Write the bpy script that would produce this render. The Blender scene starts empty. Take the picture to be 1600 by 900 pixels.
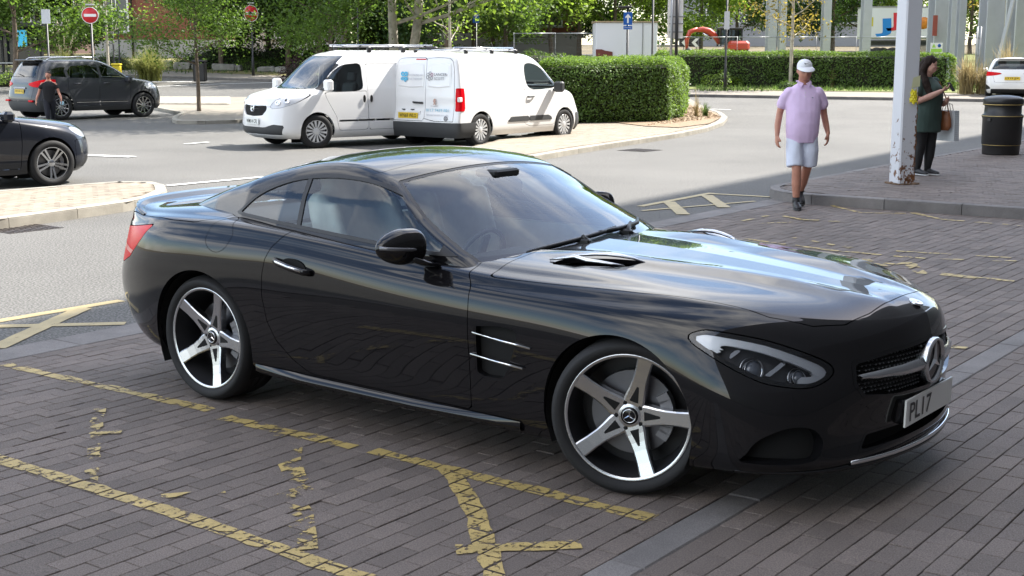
import bpy, bmesh, math, random
import numpy as np
from mathutils import Vector, Matrix
R = math.radians
random.seed(7)
SC = bpy.context.scene
COL = SC.collection

# ---------------------------------------------------------------- camera
FPX, PITCH, EYE = 2108.5, 0.172, 1.80
cam = bpy.data.cameras.new('camera')
cam.sensor_width = 36.0
cam.lens = 36.0 * FPX / 1600.0
cam.clip_start, cam.clip_end = 0.05, 2000.0
cam_ob = bpy.data.objects.new('camera', cam)
cam_ob.location = (0, 0, EYE)
cam_ob.rotation_euler = (R(90) - PITCH, 0, 0)
COL.objects.link(cam_ob)
SC.camera = cam_ob
# ---------------------------------------------------------------- light
SUN_AZ = math.atan2(0.862, 0.507)          # clockwise from +Y, towards the sun
SUN_EL = R(48)
world = bpy.data.worlds.new('World')
SC.world = world
world.use_nodes = True
nt = world.node_tree
bg = nt.nodes['Background']
sky = nt.nodes.new('ShaderNodeTexSky')
sky.sky_type = 'NISHITA'
sky.sun_disc = False
sky.sun_elevation = SUN_EL
sky.sun_rotation = SUN_AZ
sky.air_density, sky.dust_density, sky.ozone_density = 1.0, 0.8, 1.0
# thin bright cloud over most of the sky, as the car's reflections show
_tc = nt.nodes.new('ShaderNodeTexCoord'); _mp = nt.nodes.new('ShaderNodeMapping'); _mp.inputs['Scale'].default_value = (1, 1, 2.2); _mp.inputs['Location'].default_value = (3.1, 1.7, 0)
_no = nt.nodes.new('ShaderNodeTexNoise'); _no.inputs['Scale'].default_value = 2.1; _no.inputs['Detail'].default_value = 7; _no.inputs['Roughness'].default_value = .55
_rp = nt.nodes.new('ShaderNodeValToRGB'); _rp.color_ramp.elements[0].position = .43; _rp.color_ramp.elements[1].position = .69
_mx = nt.nodes.new('ShaderNodeMix'); _mx.data_type = 'RGBA'; _mx.inputs[7].default_value = (9.9, 9.6, 9.2, 1)
nt.links.new(_tc.outputs['Generated'], _mp.inputs[0]); nt.links.new(_mp.outputs[0], _no.inputs['Vector']); nt.links.new(_no.outputs[0], _rp.inputs[0])
nt.links.new(_rp.outputs[0], _mx.inputs[0]); nt.links.new(sky.outputs[0], _mx.inputs[6])
nt.links.new(_mx.outputs[2], bg.inputs[0])
bg.inputs[1].default_value = 0.15
sun = bpy.data.lights.new('sun', 'SUN')
sun.energy = 5.0
sun.angle = R(0.5)
sun.color = (1.0, 0.95, 0.87)
sun_ob = bpy.data.objects.new('sun', sun)
COL.objects.link(sun_ob)
sd = Vector((math.sin(SUN_AZ) * math.cos(SUN_EL), math.cos(SUN_AZ) * math.cos(SUN_EL), math.sin(SUN_EL)))
sun_ob.rotation_euler = (-sd).to_track_quat('-Z', 'Y').to_euler()
SC.view_settings.view_transform = 'Standard'
SC.view_settings.look = 'None'
SC.view_settings.exposure = 1.42
SC.view_settings.gamma = 1.0
SC.view_settings.use_curve_mapping = False
SC.render.engine = 'CYCLES'
SC.cycles.max_bounces = 8
SC.cycles.transparent_max_bounces = 16
SC.cycles.sample_clamp_indirect = 6.0

# ---------------------------------------------------------------- materials
MATS = {}
def M(name, col, rough=0.6, metal=0.0, var=0.0, vscale=8.0, bump=0.0, bscale=120.0, coat=0.0,
      trans=0.0, alpha=1.0, spec=0.5, emit=None, fleck=0.0, fscale=400.0, tone=0.0, toneattr=None, cr=0.03, ior=1.5):
    if name in MATS: return MATS[name]
    m = bpy.data.materials.new(name)
    m.use_nodes = True
    t = m.node_tree; N = t.nodes; L = t.links
    b = N['Principled BSDF']
    b.inputs['Base Color'].default_value = (*col, 1)
    b.inputs['Roughness'].default_value = rough
    b.inputs['Metallic'].default_value = metal
    b.inputs['IOR'].default_value = ior
    b.inputs['Specular IOR Level'].default_value = spec
    b.inputs['Coat Weight'].default_value = coat
    b.inputs['Coat Roughness'].default_value = cr
    b.inputs['Transmission Weight'].default_value = trans
    b.inputs['Alpha'].default_value = alpha
    if emit:
        b.inputs['Emission Color'].default_value = (*emit[0], 1)
        b.inputs['Emission Strength'].default_value = emit[1]
    src = None
    tc = N.new('ShaderNodeTexCoord')
    geo = N.new('ShaderNodeNewGeometry')
    def noise(scale, detail=4, r=0.6, glob=True):
        n = N.new('ShaderNodeTexNoise')
        n.inputs['Scale'].default_value = scale
        n.inputs['Detail'].default_value = detail
        n.inputs['Roughness'].default_value = r
        L.new(geo.outputs['Position'] if glob else tc.outputs['Object'], n.inputs['Vector'])
        return n
    def mul(cur, fac, lo, hi, fmin=0.3, fmax=0.7):
        mr = N.new('ShaderNodeMapRange')
        mr.inputs[1].default_value, mr.inputs[2].default_value = fmin, fmax
        mr.inputs[3].default_value, mr.inputs[4].default_value = lo, hi
        L.new(fac, mr.inputs[0])
        mx = N.new('ShaderNodeMix'); mx.data_type = 'RGBA'; mx.blend_type = 'MULTIPLY'
        mx.inputs[0].default_value = 1.0
        if cur is None: mx.inputs[6].default_value = (*col, 1)
        else: L.new(cur, mx.inputs[6])
        L.new(mr.outputs[0], mx.inputs[7])
        return mx.outputs[2]
    if var: src = mul(src, noise(vscale).outputs[0], 1 - var, 1 + var)
    if tone:
        if toneattr:
            a = N.new('ShaderNodeAttribute'); a.attribute_name = toneattr; o = a.outputs['Fac']
        else:
            a = N.new('ShaderNodeObjectInfo'); o = a.outputs['Random']
        src = mul(src, o, 1 - tone, 1 + tone, 0, 1)
    if fleck:
        src = mul(src, noise(fscale, 2).outputs[0], 1 - fleck, 1 + fleck * 1.4, 0.36, 0.68)
    if src is not None: L.new(src, b.inputs['Base Color'])
    if bump:
        bp = N.new('ShaderNodeBump')
        bp.inputs['Strength'].default_value = bump
        bp.inputs['Distance'].default_value = 0.01
        L.new(noise(bscale, 4).outputs[0], bp.inputs['Height'])
        L.new(bp.outputs[0], b.inputs['Normal'])
    MATS[name] = m
    return m

# ---------------------------------------------------------------- tools
def link(o, parent=None):
    COL.objects.link(o)
    if parent is not None: o.parent = parent
    return o
def tag(o, label=None, cat=None, group=None, kind=None):
    if label: o['label'] = label
    if cat: o['category'] = cat
    if group: o['group'] = group
    if kind: o['kind'] = kind
    return o
def empty(name, loc=(0, 0, 0), rz=0.0, label=None, cat=None, group=None):
    o = bpy.data.objects.new(name, None)
    o.empty_display_size = 0.2
    o.location = loc; o.rotation_euler = (0, 0, rz)
    link(o)
    return tag(o, label, cat, group)
def mesh_ob(name, verts, faces, mat, parent=None, smooth=False, normals=None):
    me = bpy.data.meshes.new(name)
    me.from_pydata([tuple(map(float, v)) for v in verts], [], [tuple(int(i) for i in f) for f in faces])
    if mat is not None:
        for m_ in (mat if isinstance(mat, (list, tuple)) else [mat]): me.materials.append(m_)
    if smooth: me.polygons.foreach_set('use_smooth', [True] * len(me.polygons))
    me.update()
    if normals is not None:
        me.normals_split_custom_set_from_vertices([tuple(map(float, n)) for n in normals])
    return link(bpy.data.objects.new(name, me), parent)

class MB:
    """collects simple shapes, builds ONE mesh object"""
    def __init__(s): s.v = []; s.f = []; s.sm = []
    def add(s, vs, fs, smooth=False):
        n = len(s.v)
        s.v += [tuple(map(float, v)) for v in vs]
        for f in fs: s.f.append(tuple(int(i) + n for i in f)); s.sm.append(smooth)
        return s
    def box(s, c, d, rz=0.0, bev=0.0, M4=None):
        x, y, z = d[0] / 2, d[1] / 2, d[2] / 2
        if bev <= 0:
            vs = [(-x, -y, -z), (x, -y, -z), (x, y, -z), (-x, y, -z), (-x, -y, z), (x, -y, z), (x, y, z), (-x, y, z)]
            fs = [(0, 3, 2, 1), (4, 5, 6, 7), (0, 1, 5, 4), (1, 2, 6, 5), (2, 3, 7, 6), (3, 0, 4, 7)]
        else:
            b = min(bev, x * .49, y * .49, z * .49)
            vs = []
            for zz, ins in ((-z, b), (-z + b, 0), (z - b, 0), (z, b)):
                X, Y = x - ins, y - ins
                k = b if ins == 0 else b * .6
                vs += [(-X + k, -Y, zz), (X - k, -Y, zz), (X, -Y + k, zz), (X, Y - k, zz), (X - k, Y, zz), (-X + k, Y, zz), (-X, Y - k, zz), (-X, -Y + k, zz)]
            fs = [tuple(range(7, -1, -1)), tuple(range(24, 32))]
            for r in range(3):
                for i in range(8):
                    j = (i + 1) % 8
                    fs.append((r * 8 + i, r * 8 + j, r * 8 + 8 + j, r * 8 + 8 + i))
        if M4 is not None: vs = [M4 @ Vector(v) for v in vs]
        else:
            ca, sa = math.cos(rz), math.sin(rz)
            vs = [(c[0] + v[0] * ca - v[1] * sa, c[1] + v[0] * sa + v[1] * ca, c[2] + v[2]) for v in vs]
        return s.add(vs, fs)
    def tube(s, pts, r, n=8, cap=True, smooth=True):
        pts = [Vector(p) for p in pts]
        rs = r if isinstance(r, list) else [r] * len(pts)
        vs = []; up = None
        for i, p in enumerate(pts):
            d = (pts[min(i + 1, len(pts) - 1)] - pts[max(i - 1, 0)]).normalized()
            if up is None: up = Vector((0, 0, 1)) if abs(d.z) < .9 else Vector((1, 0, 0))
            a = d.cross(up).normalized(); b = a.cross(d).normalized(); up = b
            rr = rs[i] if isinstance(rs[i], (list, tuple)) else (rs[i], rs[i])
            for k in range(n):
                t = 2 * math.pi * k / n
                vs.append(p + a * (math.cos(t) * rr[0]) + b * (math.sin(t) * rr[1]))
        fs = []
        for i in range(len(pts) - 1):
            for k in range(n):
                j = (k + 1) % n
                fs.append((i * n + k, i * n + j, (i + 1) * n + j, (i + 1) * n + k))
        if cap:
            fs.append(tuple(range(n - 1, -1, -1))); fs.append(tuple((len(pts) - 1) * n + k for k in range(n)))
        return s.add(vs, fs, smooth)
    def cyl(s, p, r, h, n=16, r2=None, axis='z'):
        e = {'z': (0, 0, h), 'x': (h, 0, 0), 'y': (0, h, 0)}[axis]
        return s.tube([p, (p[0] + e[0], p[1] + e[1], p[2] + e[2])], [r, r if r2 is None else r2], n)
    def lathe(s, prof, n=24, M4=None, axis='z', closed=False, smooth=True):
        vs = []; fs = []
        for (r, z) in prof:
            for k in range(n):
                t = 2 * math.pi * k / n
                v = (r * math.cos(t), r * math.sin(t), z) if axis == 'z' else (r * math.cos(t), z, r * math.sin(t))
                vs.append(M4 @ Vector(v) if M4 is not None else v)
        m = len(prof)
        for i in range(m if closed else m - 1):
            i2 = (i + 1) % m
            for k in range(n):
                j = (k + 1) % n
                q = (i * n + k, i * n + j, i2 * n + j, i2 * n + k)
                fs.append(q if axis == 'z' else q[::-1])
        return s.add(vs, fs, smooth)
    def prism(s, poly, h, M4=None):
        """poly: list of (x,y); extruded from z=0 to h then M4"""
        n = len(poly)
        vs = [(p[0], p[1], 0) for p in poly] + [(p[0], p[1], h) for p in poly]
        fs = [tuple(range(n - 1, -1, -1)), tuple(range(n, 2 * n))] + [(i, (i + 1) % n, n + (i + 1) % n, n + i) for i in range(n)]
        if M4 is not None: vs = [M4 @ Vector(v) for v in vs]
        return s.add(vs, fs)
    def build(s, name, mat, parent=None):
        me = bpy.data.meshes.new(name)
        me.from_pydata(s.v, [], s.f)
        for m_ in (mat if isinstance(mat, (list, tuple)) else [mat]): me.materials.append(m_)
        me.polygons.foreach_set('use_smooth', s.sm)
        me.update()
        return link(bpy.data.objects.new(name, me), parent)
def copy_tree(o, parent=None):
    c = o.copy(); COL.objects.link(c)
    if parent is not None: c.parent = parent
    for ch in list(o.children): copy_tree(ch, c)
    return c
_TXT = {}
def text_ob(name, s, size, mat, M4, parent=None, width=None, depth=0.002, bold=0.0, align='CENTER'):
    """flat lettering as a mesh; size = cap height, width = squeeze to that width"""
    key = (s, bold)
    if key not in _TXT:
        c = bpy.data.curves.new(name, 'FONT'); c.body = s; c.size = 1.0; c.offset = bold
        c.resolution_u = 3
        o = bpy.data.objects.new(name, c); COL.objects.link(o)
        dg = bpy.context.evaluated_depsgraph_get()
        me = bpy.data.meshes.new_from_object(o.evaluated_get(dg))
        bpy.data.objects.remove(o); bpy.data.curves.remove(c)
        _TXT[key] = ([v.co.copy() for v in me.vertices], [tuple(p.vertices) for p in me.polygons])
        bpy.data.meshes.remove(me)
    vs, fs = _TXT[key]
    x0, x1 = min(v.x for v in vs), max(v.x for v in vs); y0, y1 = min(v.y for v in vs), max(v.y for v in vs)
    ky = size / (y1 - y0); kx = (width / (x1 - x0)) if width else ky
    out = [M4 @ Vector(((v.x - (x0 + x1) / 2) * kx, (v.y - (y0 + y1) / 2) * ky, depth)) for v in vs]
    return mesh_ob(name, out, fs, mat, parent)
def face_M4(o, xd, yd):
    """frame with origin o, text x axis xd, text up yd"""
    xd = Vector(xd).normalized(); yd = Vector(yd).normalized(); zd = xd.cross(yd).normalized(); yd = zd.cross(xd)
    m = Matrix.Identity(4)
    for i in range(3): m[i][0], m[i][1], m[i][2], m[i][3] = xd[i], yd[i], zd[i], o[i]
    return m

# ---- terrain height and pixel-ray helpers (used to find where things stand on the ground)
def gz(y):
    if y < 33: return 0.0
    if y < 65: return 0.00085 * (y - 33) ** 2
    return 0.8704 + min(y - 65, 60) * 0.0544 * 0.55
def at(u, v, dz=0.0):
    dx, dy = (u - 800) / FPX, -(v - 450) / FPX
    d = (dx, math.cos(PITCH) + dy * math.sin(PITCH), -math.sin(PITCH) + dy * math.cos(PITCH))
    lo, hi = 2.0, 2.0
    f = lambda t: EYE + d[2] * t - gz(d[1] * t) - dz
    while f(hi) > 0 and hi < 400: lo = hi; hi *= 1.04
    for _ in range(40):
        m_ = (lo + hi) / 2
        if f(m_) > 0: lo = m_
        else: hi = m_
    return Vector((d[0] * hi, d[1] * hi, EYE + d[2] * hi))
def ray_y(u, v, Y):
    """point on the vertical plane at depth Y"""
    dx, dy = (u - 800) / FPX, -(v - 450) / FPX
    k = Y / (math.cos(PITCH) + dy * math.sin(PITCH))
    return Vector((dx * k, Y, EYE + (-math.sin(PITCH) + dy * math.cos(PITCH)) * k))
def inside(p, poly):
    c = False; n = len(poly); x, y = p[0], p[1]
    for i in range(n):
        a, b = poly[i], poly[(i + 1) % n]
        if (a[1] > y) != (b[1] > y) and x < (b[0] - a[0]) * (y - a[1]) / (b[1] - a[1]) + a[0]: c = not c
    return c

# ---- cutting of dense surfaces into panels
class Surf:
    """dense polygon surface: points, normals, polygons"""
    def __init__(s, p, n, f): s.p = np.asarray(p, float); s.n = np.asarray(n, float); s.f = f
def split(S, g):
    """cut along g=0; returns (g>0 part, g<0 part)"""
    g = np.asarray(g, float).copy(); g[np.abs(g) < 1e-7] = 1e-7
    P = [S.p]; Nn = [S.n]; extra_p = []; extra_n = []; cache = {}; base = len(S.p)
    pos = []; neg = []
    sg = g > 0
    for f in S.f:
        k = sum(1 for i in f if sg[i])
        if k == len(f): pos.append(f); continue
        if k == 0: neg.append(f); continue
        a = []; b = []
        for i in range(len(f)):
            i0, i1 = f[i], f[(i + 1) % len(f)]
            (a if sg[i0] else b).append(i0)
            if sg[i0] != sg[i1]:
                e = (i0, i1) if i0 < i1 else (i1, i0)
                if e not in cache:
                    t = g[e[0]] / (g[e[0]] - g[e[1]])
                    cache[e] = base + len(extra_p)
                    extra_p.append(S.p[e[0]] * (1 - t) + S.p[e[1]] * t)
                    extra_n.append(S.n[e[0]] * (1 - t) + S.n[e[1]] * t)
                a.append(cache[e]); b.append(cache[e])
        if len(a) > 2: pos.append(tuple(a))
        if len(b) > 2: neg.append(tuple(b))
    if extra_p:
        p = np.vstack([S.p, np.array(extra_p)]); n = np.vstack([S.n, np.array(extra_n)])
    else: p, n = S.p, S.n
    return compact(p, n, pos), compact(p, n, neg)
def compact(p, n, f):
    if not f: return Surf(np.zeros((0, 3)), np.zeros((0, 3)), [])
    used = np.unique(np.fromiter((i for q in f for i in q), int))
    m = -np.ones(len(p), int); m[used] = np.arange(len(used))
    return Surf(p[used], n[used], [tuple(m[i] for i in q) for q in f])
def sdpoly(P2, poly):
    """signed distance to polygon, positive inside"""
    P2 = np.asarray(P2); n = len(poly); d = np.full(len(P2), 1e9); ins = np.zeros(len(P2), bool)
    for i in range(n):
        a = np.array(poly[i], float); b = np.array(poly[(i + 1) % n], float)
        e = b - a; w = P2 - a
        t = np.clip((w @ e) / max(e @ e, 1e-12), 0, 1)
        d = np.minimum(d, np.linalg.norm(w - t[:, None] * e, axis=1))
        c = (a[1] > P2[:, 1]) != (b[1] > P2[:, 1])
        with np.errstate(divide='ignore', invalid='ignore'):
            xi = (b[0] - a[0]) * (P2[:, 1] - a[1]) / (b[1] - a[1]) + a[0]
        ins ^= c & (P2[:, 0] < xi)
    return np.where(ins, d, -d)
def smooth_poly(pts, n=6):
    """closed Catmull-Rom through the points"""
    out = []; m = len(pts); P = [np.array(p, float) for p in pts]
    for i in range(m):
        a, b, c, d = P[i - 1], P[i], P[(i + 1) % m], P[(i + 2) % m]
        for k in range(n):
            t = k / n
            out.append(tuple(.5 * (2 * b + (c - a) * t + (2 * a - 5 * b + 4 * c - d) * t * t + (3 * b - a - 3 * c + d) * t ** 3)))
    return out
def panel(name, S, mat, parent, depth=0.02, offset=0.0):
    """mesh from a cut surface with its border folded inwards (real panel gaps)"""
    p = S.p + S.n * offset if offset else S.p
    cnt = {}
    for f in S.f:
        for i in range(len(f)):
            a, b = f[i], f[(i + 1) % len(f)]
            cnt[(a, b)] = 1
    border = [e for e in cnt if (e[1], e[0]) not in cnt]
    V = list(p); Nm = list(S.n); F = list(S.f)
    if depth and border:
        out = {}
        for a, b in border:
            for i in (a, b):
                if i not in out:
                    V.append(p[i]); Nm.append(S.n[i]); out[i] = len(V) - 1
        low = {}
        for i in list(out):
            V.append(p[i] - S.n[i] * depth); Nm.append(S.n[i]); low[i] = len(V) - 1
        en = {}
        for a, b in border:
            e = p[b] - p[a]
            w = np.cross(e, S.n[a])
            for i in (a, b): en[i] = en.get(i, 0) + w
        for i in out:
            w = en[i]; l = np.linalg.norm(w)
            w = w / l if l > 1e-9 else S.n[i]
            Nm[out[i]] = w; Nm[low[i]] = w
        for a, b in border: F.append((b, a, low[a], low[b])) if False else F.append((out[b], out[a], low[a], low[b]))
    V = np.array(V); Nm = np.array(Nm)
    ln = np.linalg.norm(Nm, axis=1, keepdims=True); Nm = Nm / np.maximum(ln, 1e-9)
    return mesh_ob(name, V, F, mat, parent, True, Nm)
def grid_surf(G, flip=False):
    """G[i,j,3] dense grid -> Surf with smooth normals"""
    du = np.gradient(G, axis=0); dv = np.gradient(G, axis=1)
    n = np.cross(du, dv)
    l = np.linalg.norm(n, axis=2, keepdims=True); n = n / np.maximum(l, 1e-12)
    bad = l[..., 0] < 1e-10
    if bad.any():
        for i, j in np.argwhere(bad):
            i2 = min(max(i, 1), G.shape[0] - 2); j2 = min(max(j, 1), G.shape[1] - 2)
            n[i, j] = n[i2, j2]
    if flip: n = -n
    a, b = G.shape[:2]
    idx = np.arange(a * b).reshape(a, b)
    q = np.stack([idx[:-1, :-1], idx[1:, :-1], idx[1:, 1:], idx[:-1, 1:]], -1).reshape(-1, 4)
    if flip: q = q[:, ::-1]
    return Surf(G.reshape(-1, 3), n.reshape(-1, 3), [tuple(r) for r in q.tolist()])
def mirror(S):
    return Surf(S.p * [1, -1, 1], S.n * [1, -1, 1], [tuple(reversed(f)) for f in S.f])
def merge(*Ss):
    p = np.vstack([s.p for s in Ss]); n = np.vstack([s.n for s in Ss]); f = []; o = 0
    for s in Ss:
        f += [tuple(i + o for i in q) for q in s.f]; o += len(s.p)
    return Surf(p, n, f)
def bspline(C, n, axis, it=4):
    """cubic B-spline along axis through (nearly) the given points"""
    C = np.moveaxis(np.asarray(C, float), axis, 0)
    Q = C.copy()
    def ev(Q, ts):
        E = np.concatenate([2 * Q[:1] - Q[1:2], Q, 2 * Q[-1:] - Q[-2:-1]])
        i = np.minimum(ts.astype(int), len(Q) - 2); t = (ts - i)
        sh = (-1,) + (1,) * (Q.ndim - 1); t = t.reshape(sh)
        return ((1 - t) ** 3 * E[i] + (3 * t ** 3 - 6 * t ** 2 + 4) * E[i + 1] + (-3 * t ** 3 + 3 * t ** 2 + 3 * t + 1) * E[i + 2] + t ** 3 * E[i + 3]) / 6
    k = np.arange(len(C)).astype(float)
    for _ in range(it): Q = Q + (C - ev(Q, k))
    r = ev(Q, np.linspace(0, len(C) - 1, n))
    return np.moveaxis(r, 0, axis)
# ---------------------------------------------------------------- the tall shop building, unseen, sized to shade the forecourt
SH_A, SH_B = at(1, 505), at(1530, 211)                 # where its shadow edge lies on the ground
sd_dir = Vector((SH_B.x - SH_A.x, SH_B.y - SH_A.y, 0)).normalized()
sd_nrm = Vector((sd_dir.y, -sd_dir.x, 0))              # towards the shop
CAN_Z = 32.0
off = Vector((math.sin(SUN_AZ), math.cos(SUN_AZ), 0)) * (CAN_Z / math.tan(SUN_EL))
CAN_O = Vector((SH_A.x, SH_A.y, 0)) + sd_nrm * off.dot(sd_nrm)
# ================================================================ ground, roads, paving
E1 = Vector((math.cos(R(53.7)), math.sin(R(53.7)), 0)); E2 = Vector((E1.y, -E1.x, 0))
def st(s, t, z=0.0): return Vector((E1.x * s + E2.x * t, E1.y * s + E2.y * t, z))
def to_st(p): return (p[0] * E1.x + p[1] * E1.y, p[0] * E2.x + p[1] * E2.y)
def pix(p):
    y, z = p[1], p[2] - EYE
    d = y * math.cos(PITCH) - z * math.sin(PITCH); u = y * math.sin(PITCH) + z * math.cos(PITCH)
    return (800 + FPX * p[0] / d, 450 - FPX * u / d) if d > .1 else (-9999, 9999)
def in_view(p, m=90):
    u, v = pix(p); return -m < u < 1600 + m and -m < v < 900 + m

def asphalt(name, lo=.095, fleck=.30):
    m = M(name, (lo, lo * .97, lo * .90), rough=.85, var=.18, vscale=.28, bump=.6, bscale=130, fleck=fleck, fscale=55)
    return m
m_road = asphalt('asphalt', .106, .62)
m_soil = M('dry_soil', (.13, .105, .06), rough=.95, var=.3, vscale=1.2, bump=.5, bscale=30, fleck=.3, fscale=60)
m_joint = M('joint_sand', (.080, .070, .062), rough=.95, fleck=.3, fscale=300)
PAV = (.150, .122, .106)
m_paver = M('paver_block', PAV, rough=.8, var=.16, vscale=1.1, tone=.17, bump=.5, bscale=220, fleck=.34, fscale=170)
m_paverf = M('paver_block_field', PAV, rough=.8, var=.16, vscale=1.1, tone=.17, toneattr='tone', bump=.5, bscale=220, fleck=.34, fscale=170)
m_kerbd = M('kerb_concrete', (.175, .162, .155), rough=.85, var=.2, vscale=3, tone=.10, bump=.4, bscale=150, fleck=.22, fscale=220)
m_kerbl = M('pale_kerb_concrete', (.285, .265, .225), rough=.85, var=.2, vscale=3, tone=.08, bump=.3, bscale=150, fleck=.12, fscale=200)
m_paveL = M('sandy_block', (.235, .20, .155), rough=.85, var=.12, vscale=1.5, tone=.14, toneattr='tone', bump=.3, bscale=200, fleck=.15, fscale=200)
m_pavefar = M('pale_paving', (.225, .20, .165), rough=.88, var=.12, vscale=1.0, bump=.3, bscale=60, fleck=.12, fscale=60)

def sheet(name, pts_xy, dz, mat, step=2.0, kind='structure', parent=None):
    """flat-lying sheet following the terrain, from a polygon"""
    bm = bmesh.new()
    bm.faces.new([bm.verts.new((p[0], p[1], 0)) for p in pts_xy])
    ys = [p[1] for p in pts_xy]
    if max(ys) > 33:
        y = max(33.0, math.floor(min(ys)))
        while y < max(ys):
            if y > min(ys):
                bmesh.ops.bisect_plane(bm, geom=bm.verts[:] + bm.edges[:] + bm.faces[:], plane_co=(0, y, 0), plane_no=(0, 1, 0))
            y += step
    bmesh.ops.triangulate(bm, faces=bm.faces[:])
    for v in bm.verts: v.co.z = gz(v.co.y) + dz
    bmesh.ops.recalc_face_normals(bm, faces=bm.faces[:])
    if sum(f.normal.z for f in bm.faces) < 0: bmesh.ops.reverse_faces(bm, faces=bm.faces[:])
    me = bpy.data.meshes.new(name); bm.to_mesh(me); bm.free(); me.materials.append(mat)
    o = link(bpy.data.objects.new(name, me), parent)
    if kind: o['kind'] = kind
    return o

# the wide ground sheet
gx = [-400, -120, -60, 60, 120, 400]; gy = [-80, 0, 20, 33] + [33 + 2 * i for i in range(1, 17)] + [70, 80, 95, 110, 125, 160, 250, 700]
vs = [(x, y, gz(y) - .09) for y in gy for x in gx]; fs = [(r * 6 + c, r * 6 + c + 1, r * 6 + c + 7, r * 6 + c + 6) for r in range(len(gy) - 1) for c in range(5)]
mesh_ob('ground', vs, fs, m_soil)['kind'] = 'structure'
# road
T_EDGE = -7.37
road_poly = [st(-25, T_EDGE), st(100, T_EDGE), Vector((90, 95, 0)), Vector((-95, 95, 0)), Vector((-60, 0, 0))]
road = sheet('road', road_poly, 0.0, m_road, 3.0)

# forecourt
fore = sheet('forecourt_paving', [st(-25, T_EDGE + .002), st(-25, 22), st(75, 22), st(75, T_EDGE + .002)], -.012, m_joint)
def block_mesh(l, w, h=.014, ch=.0024):
    a, b = l / 2, w / 2
    vs = [(-a, -b, -h), (a, -b, -h), (a, b, -h), (-a, b, -h), (-a, -b, -ch), (a, -b, -ch), (a, b, -ch), (-a, b, -ch), (-a + ch, -b + ch, 0), (a - ch, -b + ch, 0), (a - ch, b - ch, 0), (-a + ch, b - ch, 0)]
    fs = [(0, 1, 5, 4), (1, 2, 6, 5), (2, 3, 7, 6), (3, 0, 4, 7), (4, 5, 9, 8), (5, 6, 10, 9), (6, 7, 11, 10), (7, 4, 8, 11), (8, 9, 10, 11)]
    return vs, fs
rng = random.Random(3)
PL, PW, GAP = .200, .100, .0040
pav_me = bpy.data.meshes.new('paver')
_v, _f = block_mesh(PL - GAP, PW - GAP); pav_me.from_pydata(_v, [], _f); pav_me.materials.append(m_paver)
PAVERS = []                                                # (s, t, z) centres along the courses
for (t0, t1) in ((-7.06, -2.46), (-2.31, 4.5)):
    n = int((t1 - t0) / PW + 1e-6)
    for i in range(n):
        t = t0 + PW * (i + .5)
        for k in range(int(18.5 / PL)):
            s = 1.0 + PL * (k + (.5 if i % 2 else 0) + (.03 * math.sin(i * 1.7)))
            if s > 15.4 and t > -7.3: continue
            if in_view(st(s, t), 460): PAVERS.append((s, t, rng.gauss(0, .0011)))
def field_mesh(name, items, l, w, mat, ang, parent, tone=1.0):
    V = []; F = []; col = []
    bv, bf = block_mesh(l, w)
    ca, sa = math.cos(ang), math.sin(ang)
    for (x, y, z) in items:
        n = len(V); tx, ty = rng.gauss(0, .004), rng.gauss(0, .006)
        for v in bv: V.append((x + v[0] * ca - v[1] * sa, y + v[0] * sa + v[1] * ca, z + v[2] + v[0] * tx + v[1] * ty))
        for f in bf: F.append(tuple(i + n for i in f))
        col += [rng.random()] * len(bv)
    me = bpy.data.meshes.new(name); me.from_pydata(V, [], F); me.materials.append(mat)
    at_ = me.attributes.new('tone', 'FLOAT', 'POINT'); at_.data.foreach_set('value', col)
    o = link(bpy.data.objects.new(name, me), parent); o['kind'] = 'stuff'
    return o
A1 = math.atan2(E1.y, E1.x)
PAVERS.sort(key=lambda q: st(q[0], q[1]).length if in_view(st(q[0], q[1]), 0) else 99)
for (s, t, z) in PAVERS[:300]:
    o = link(bpy.data.objects.new('paver', pav_me), fore)
    p = st(s, t, z); o.location = p; o.rotation_euler = (rng.gauss(0, .005), rng.gauss(0, .004), A1)
field_mesh('paver_field', [tuple(st(s, t, z)) for s, t, z in PAVERS[300:]], PL - GAP, PW - GAP, m_paverf, A1, fore)
# flush edging stones
for (t0, w, s0, s1, l) in ((-7.215, .305, .5, 16.2, .914), (-2.385, .145, 1.2, 15.1, .914)):
    ev, ef = block_mesh(l - .006, w, .06, .006)
    eme = bpy.data.meshes.new('edging_stone'); eme.from_pydata(ev, [], ef); eme.materials.append(m_kerbd)
    s = s0
    while s < s1:
        o = link(bpy.data.objects.new('edging_stone', eme), fore)
        o.location = st(s + l / 2, t0, .003 + rng.gauss(0, .001)); o.rotation_euler = (0, 0, A1); s += l

# ---- painted markings
def paint_mat(name, col, wear, scale=14):
    m = M(name, col, rough=.6, var=.16, vscale=5, fleck=.12, fscale=160)
    t = m.node_tree; N = t.nodes; L = t.links
    if any(n.type == 'VALTORGB' for n in N): return m
    g = N.new('ShaderNodeNewGeometry')
    n1 = N.new('ShaderNodeTexNoise'); n1.inputs['Scale'].default_value = scale; n1.inputs['Detail'].default_value = 6; n1.inputs['Roughness'].default_value = .72
    r = N.new('ShaderNodeValToRGB'); r.color_ramp.elements[0].position = wear; r.color_ramp.elements[1].position = wear + .03
    L.new(g.outputs['Position'], n1.inputs['Vector']); L.new(n1.outputs[0], r.inputs[0])
    L.new(r.outputs[0], N['Principled BSDF'].inputs['Alpha'])
    return m
YEL = (.44, .325, .115)
m_yel = paint_mat('yellow_paint', YEL, .425, 26)
m_yelw = paint_mat('worn_yellow_paint', YEL, .43, 11)
m_wht = paint_mat('white_paint', (.70, .70, .68), .34)
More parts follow.
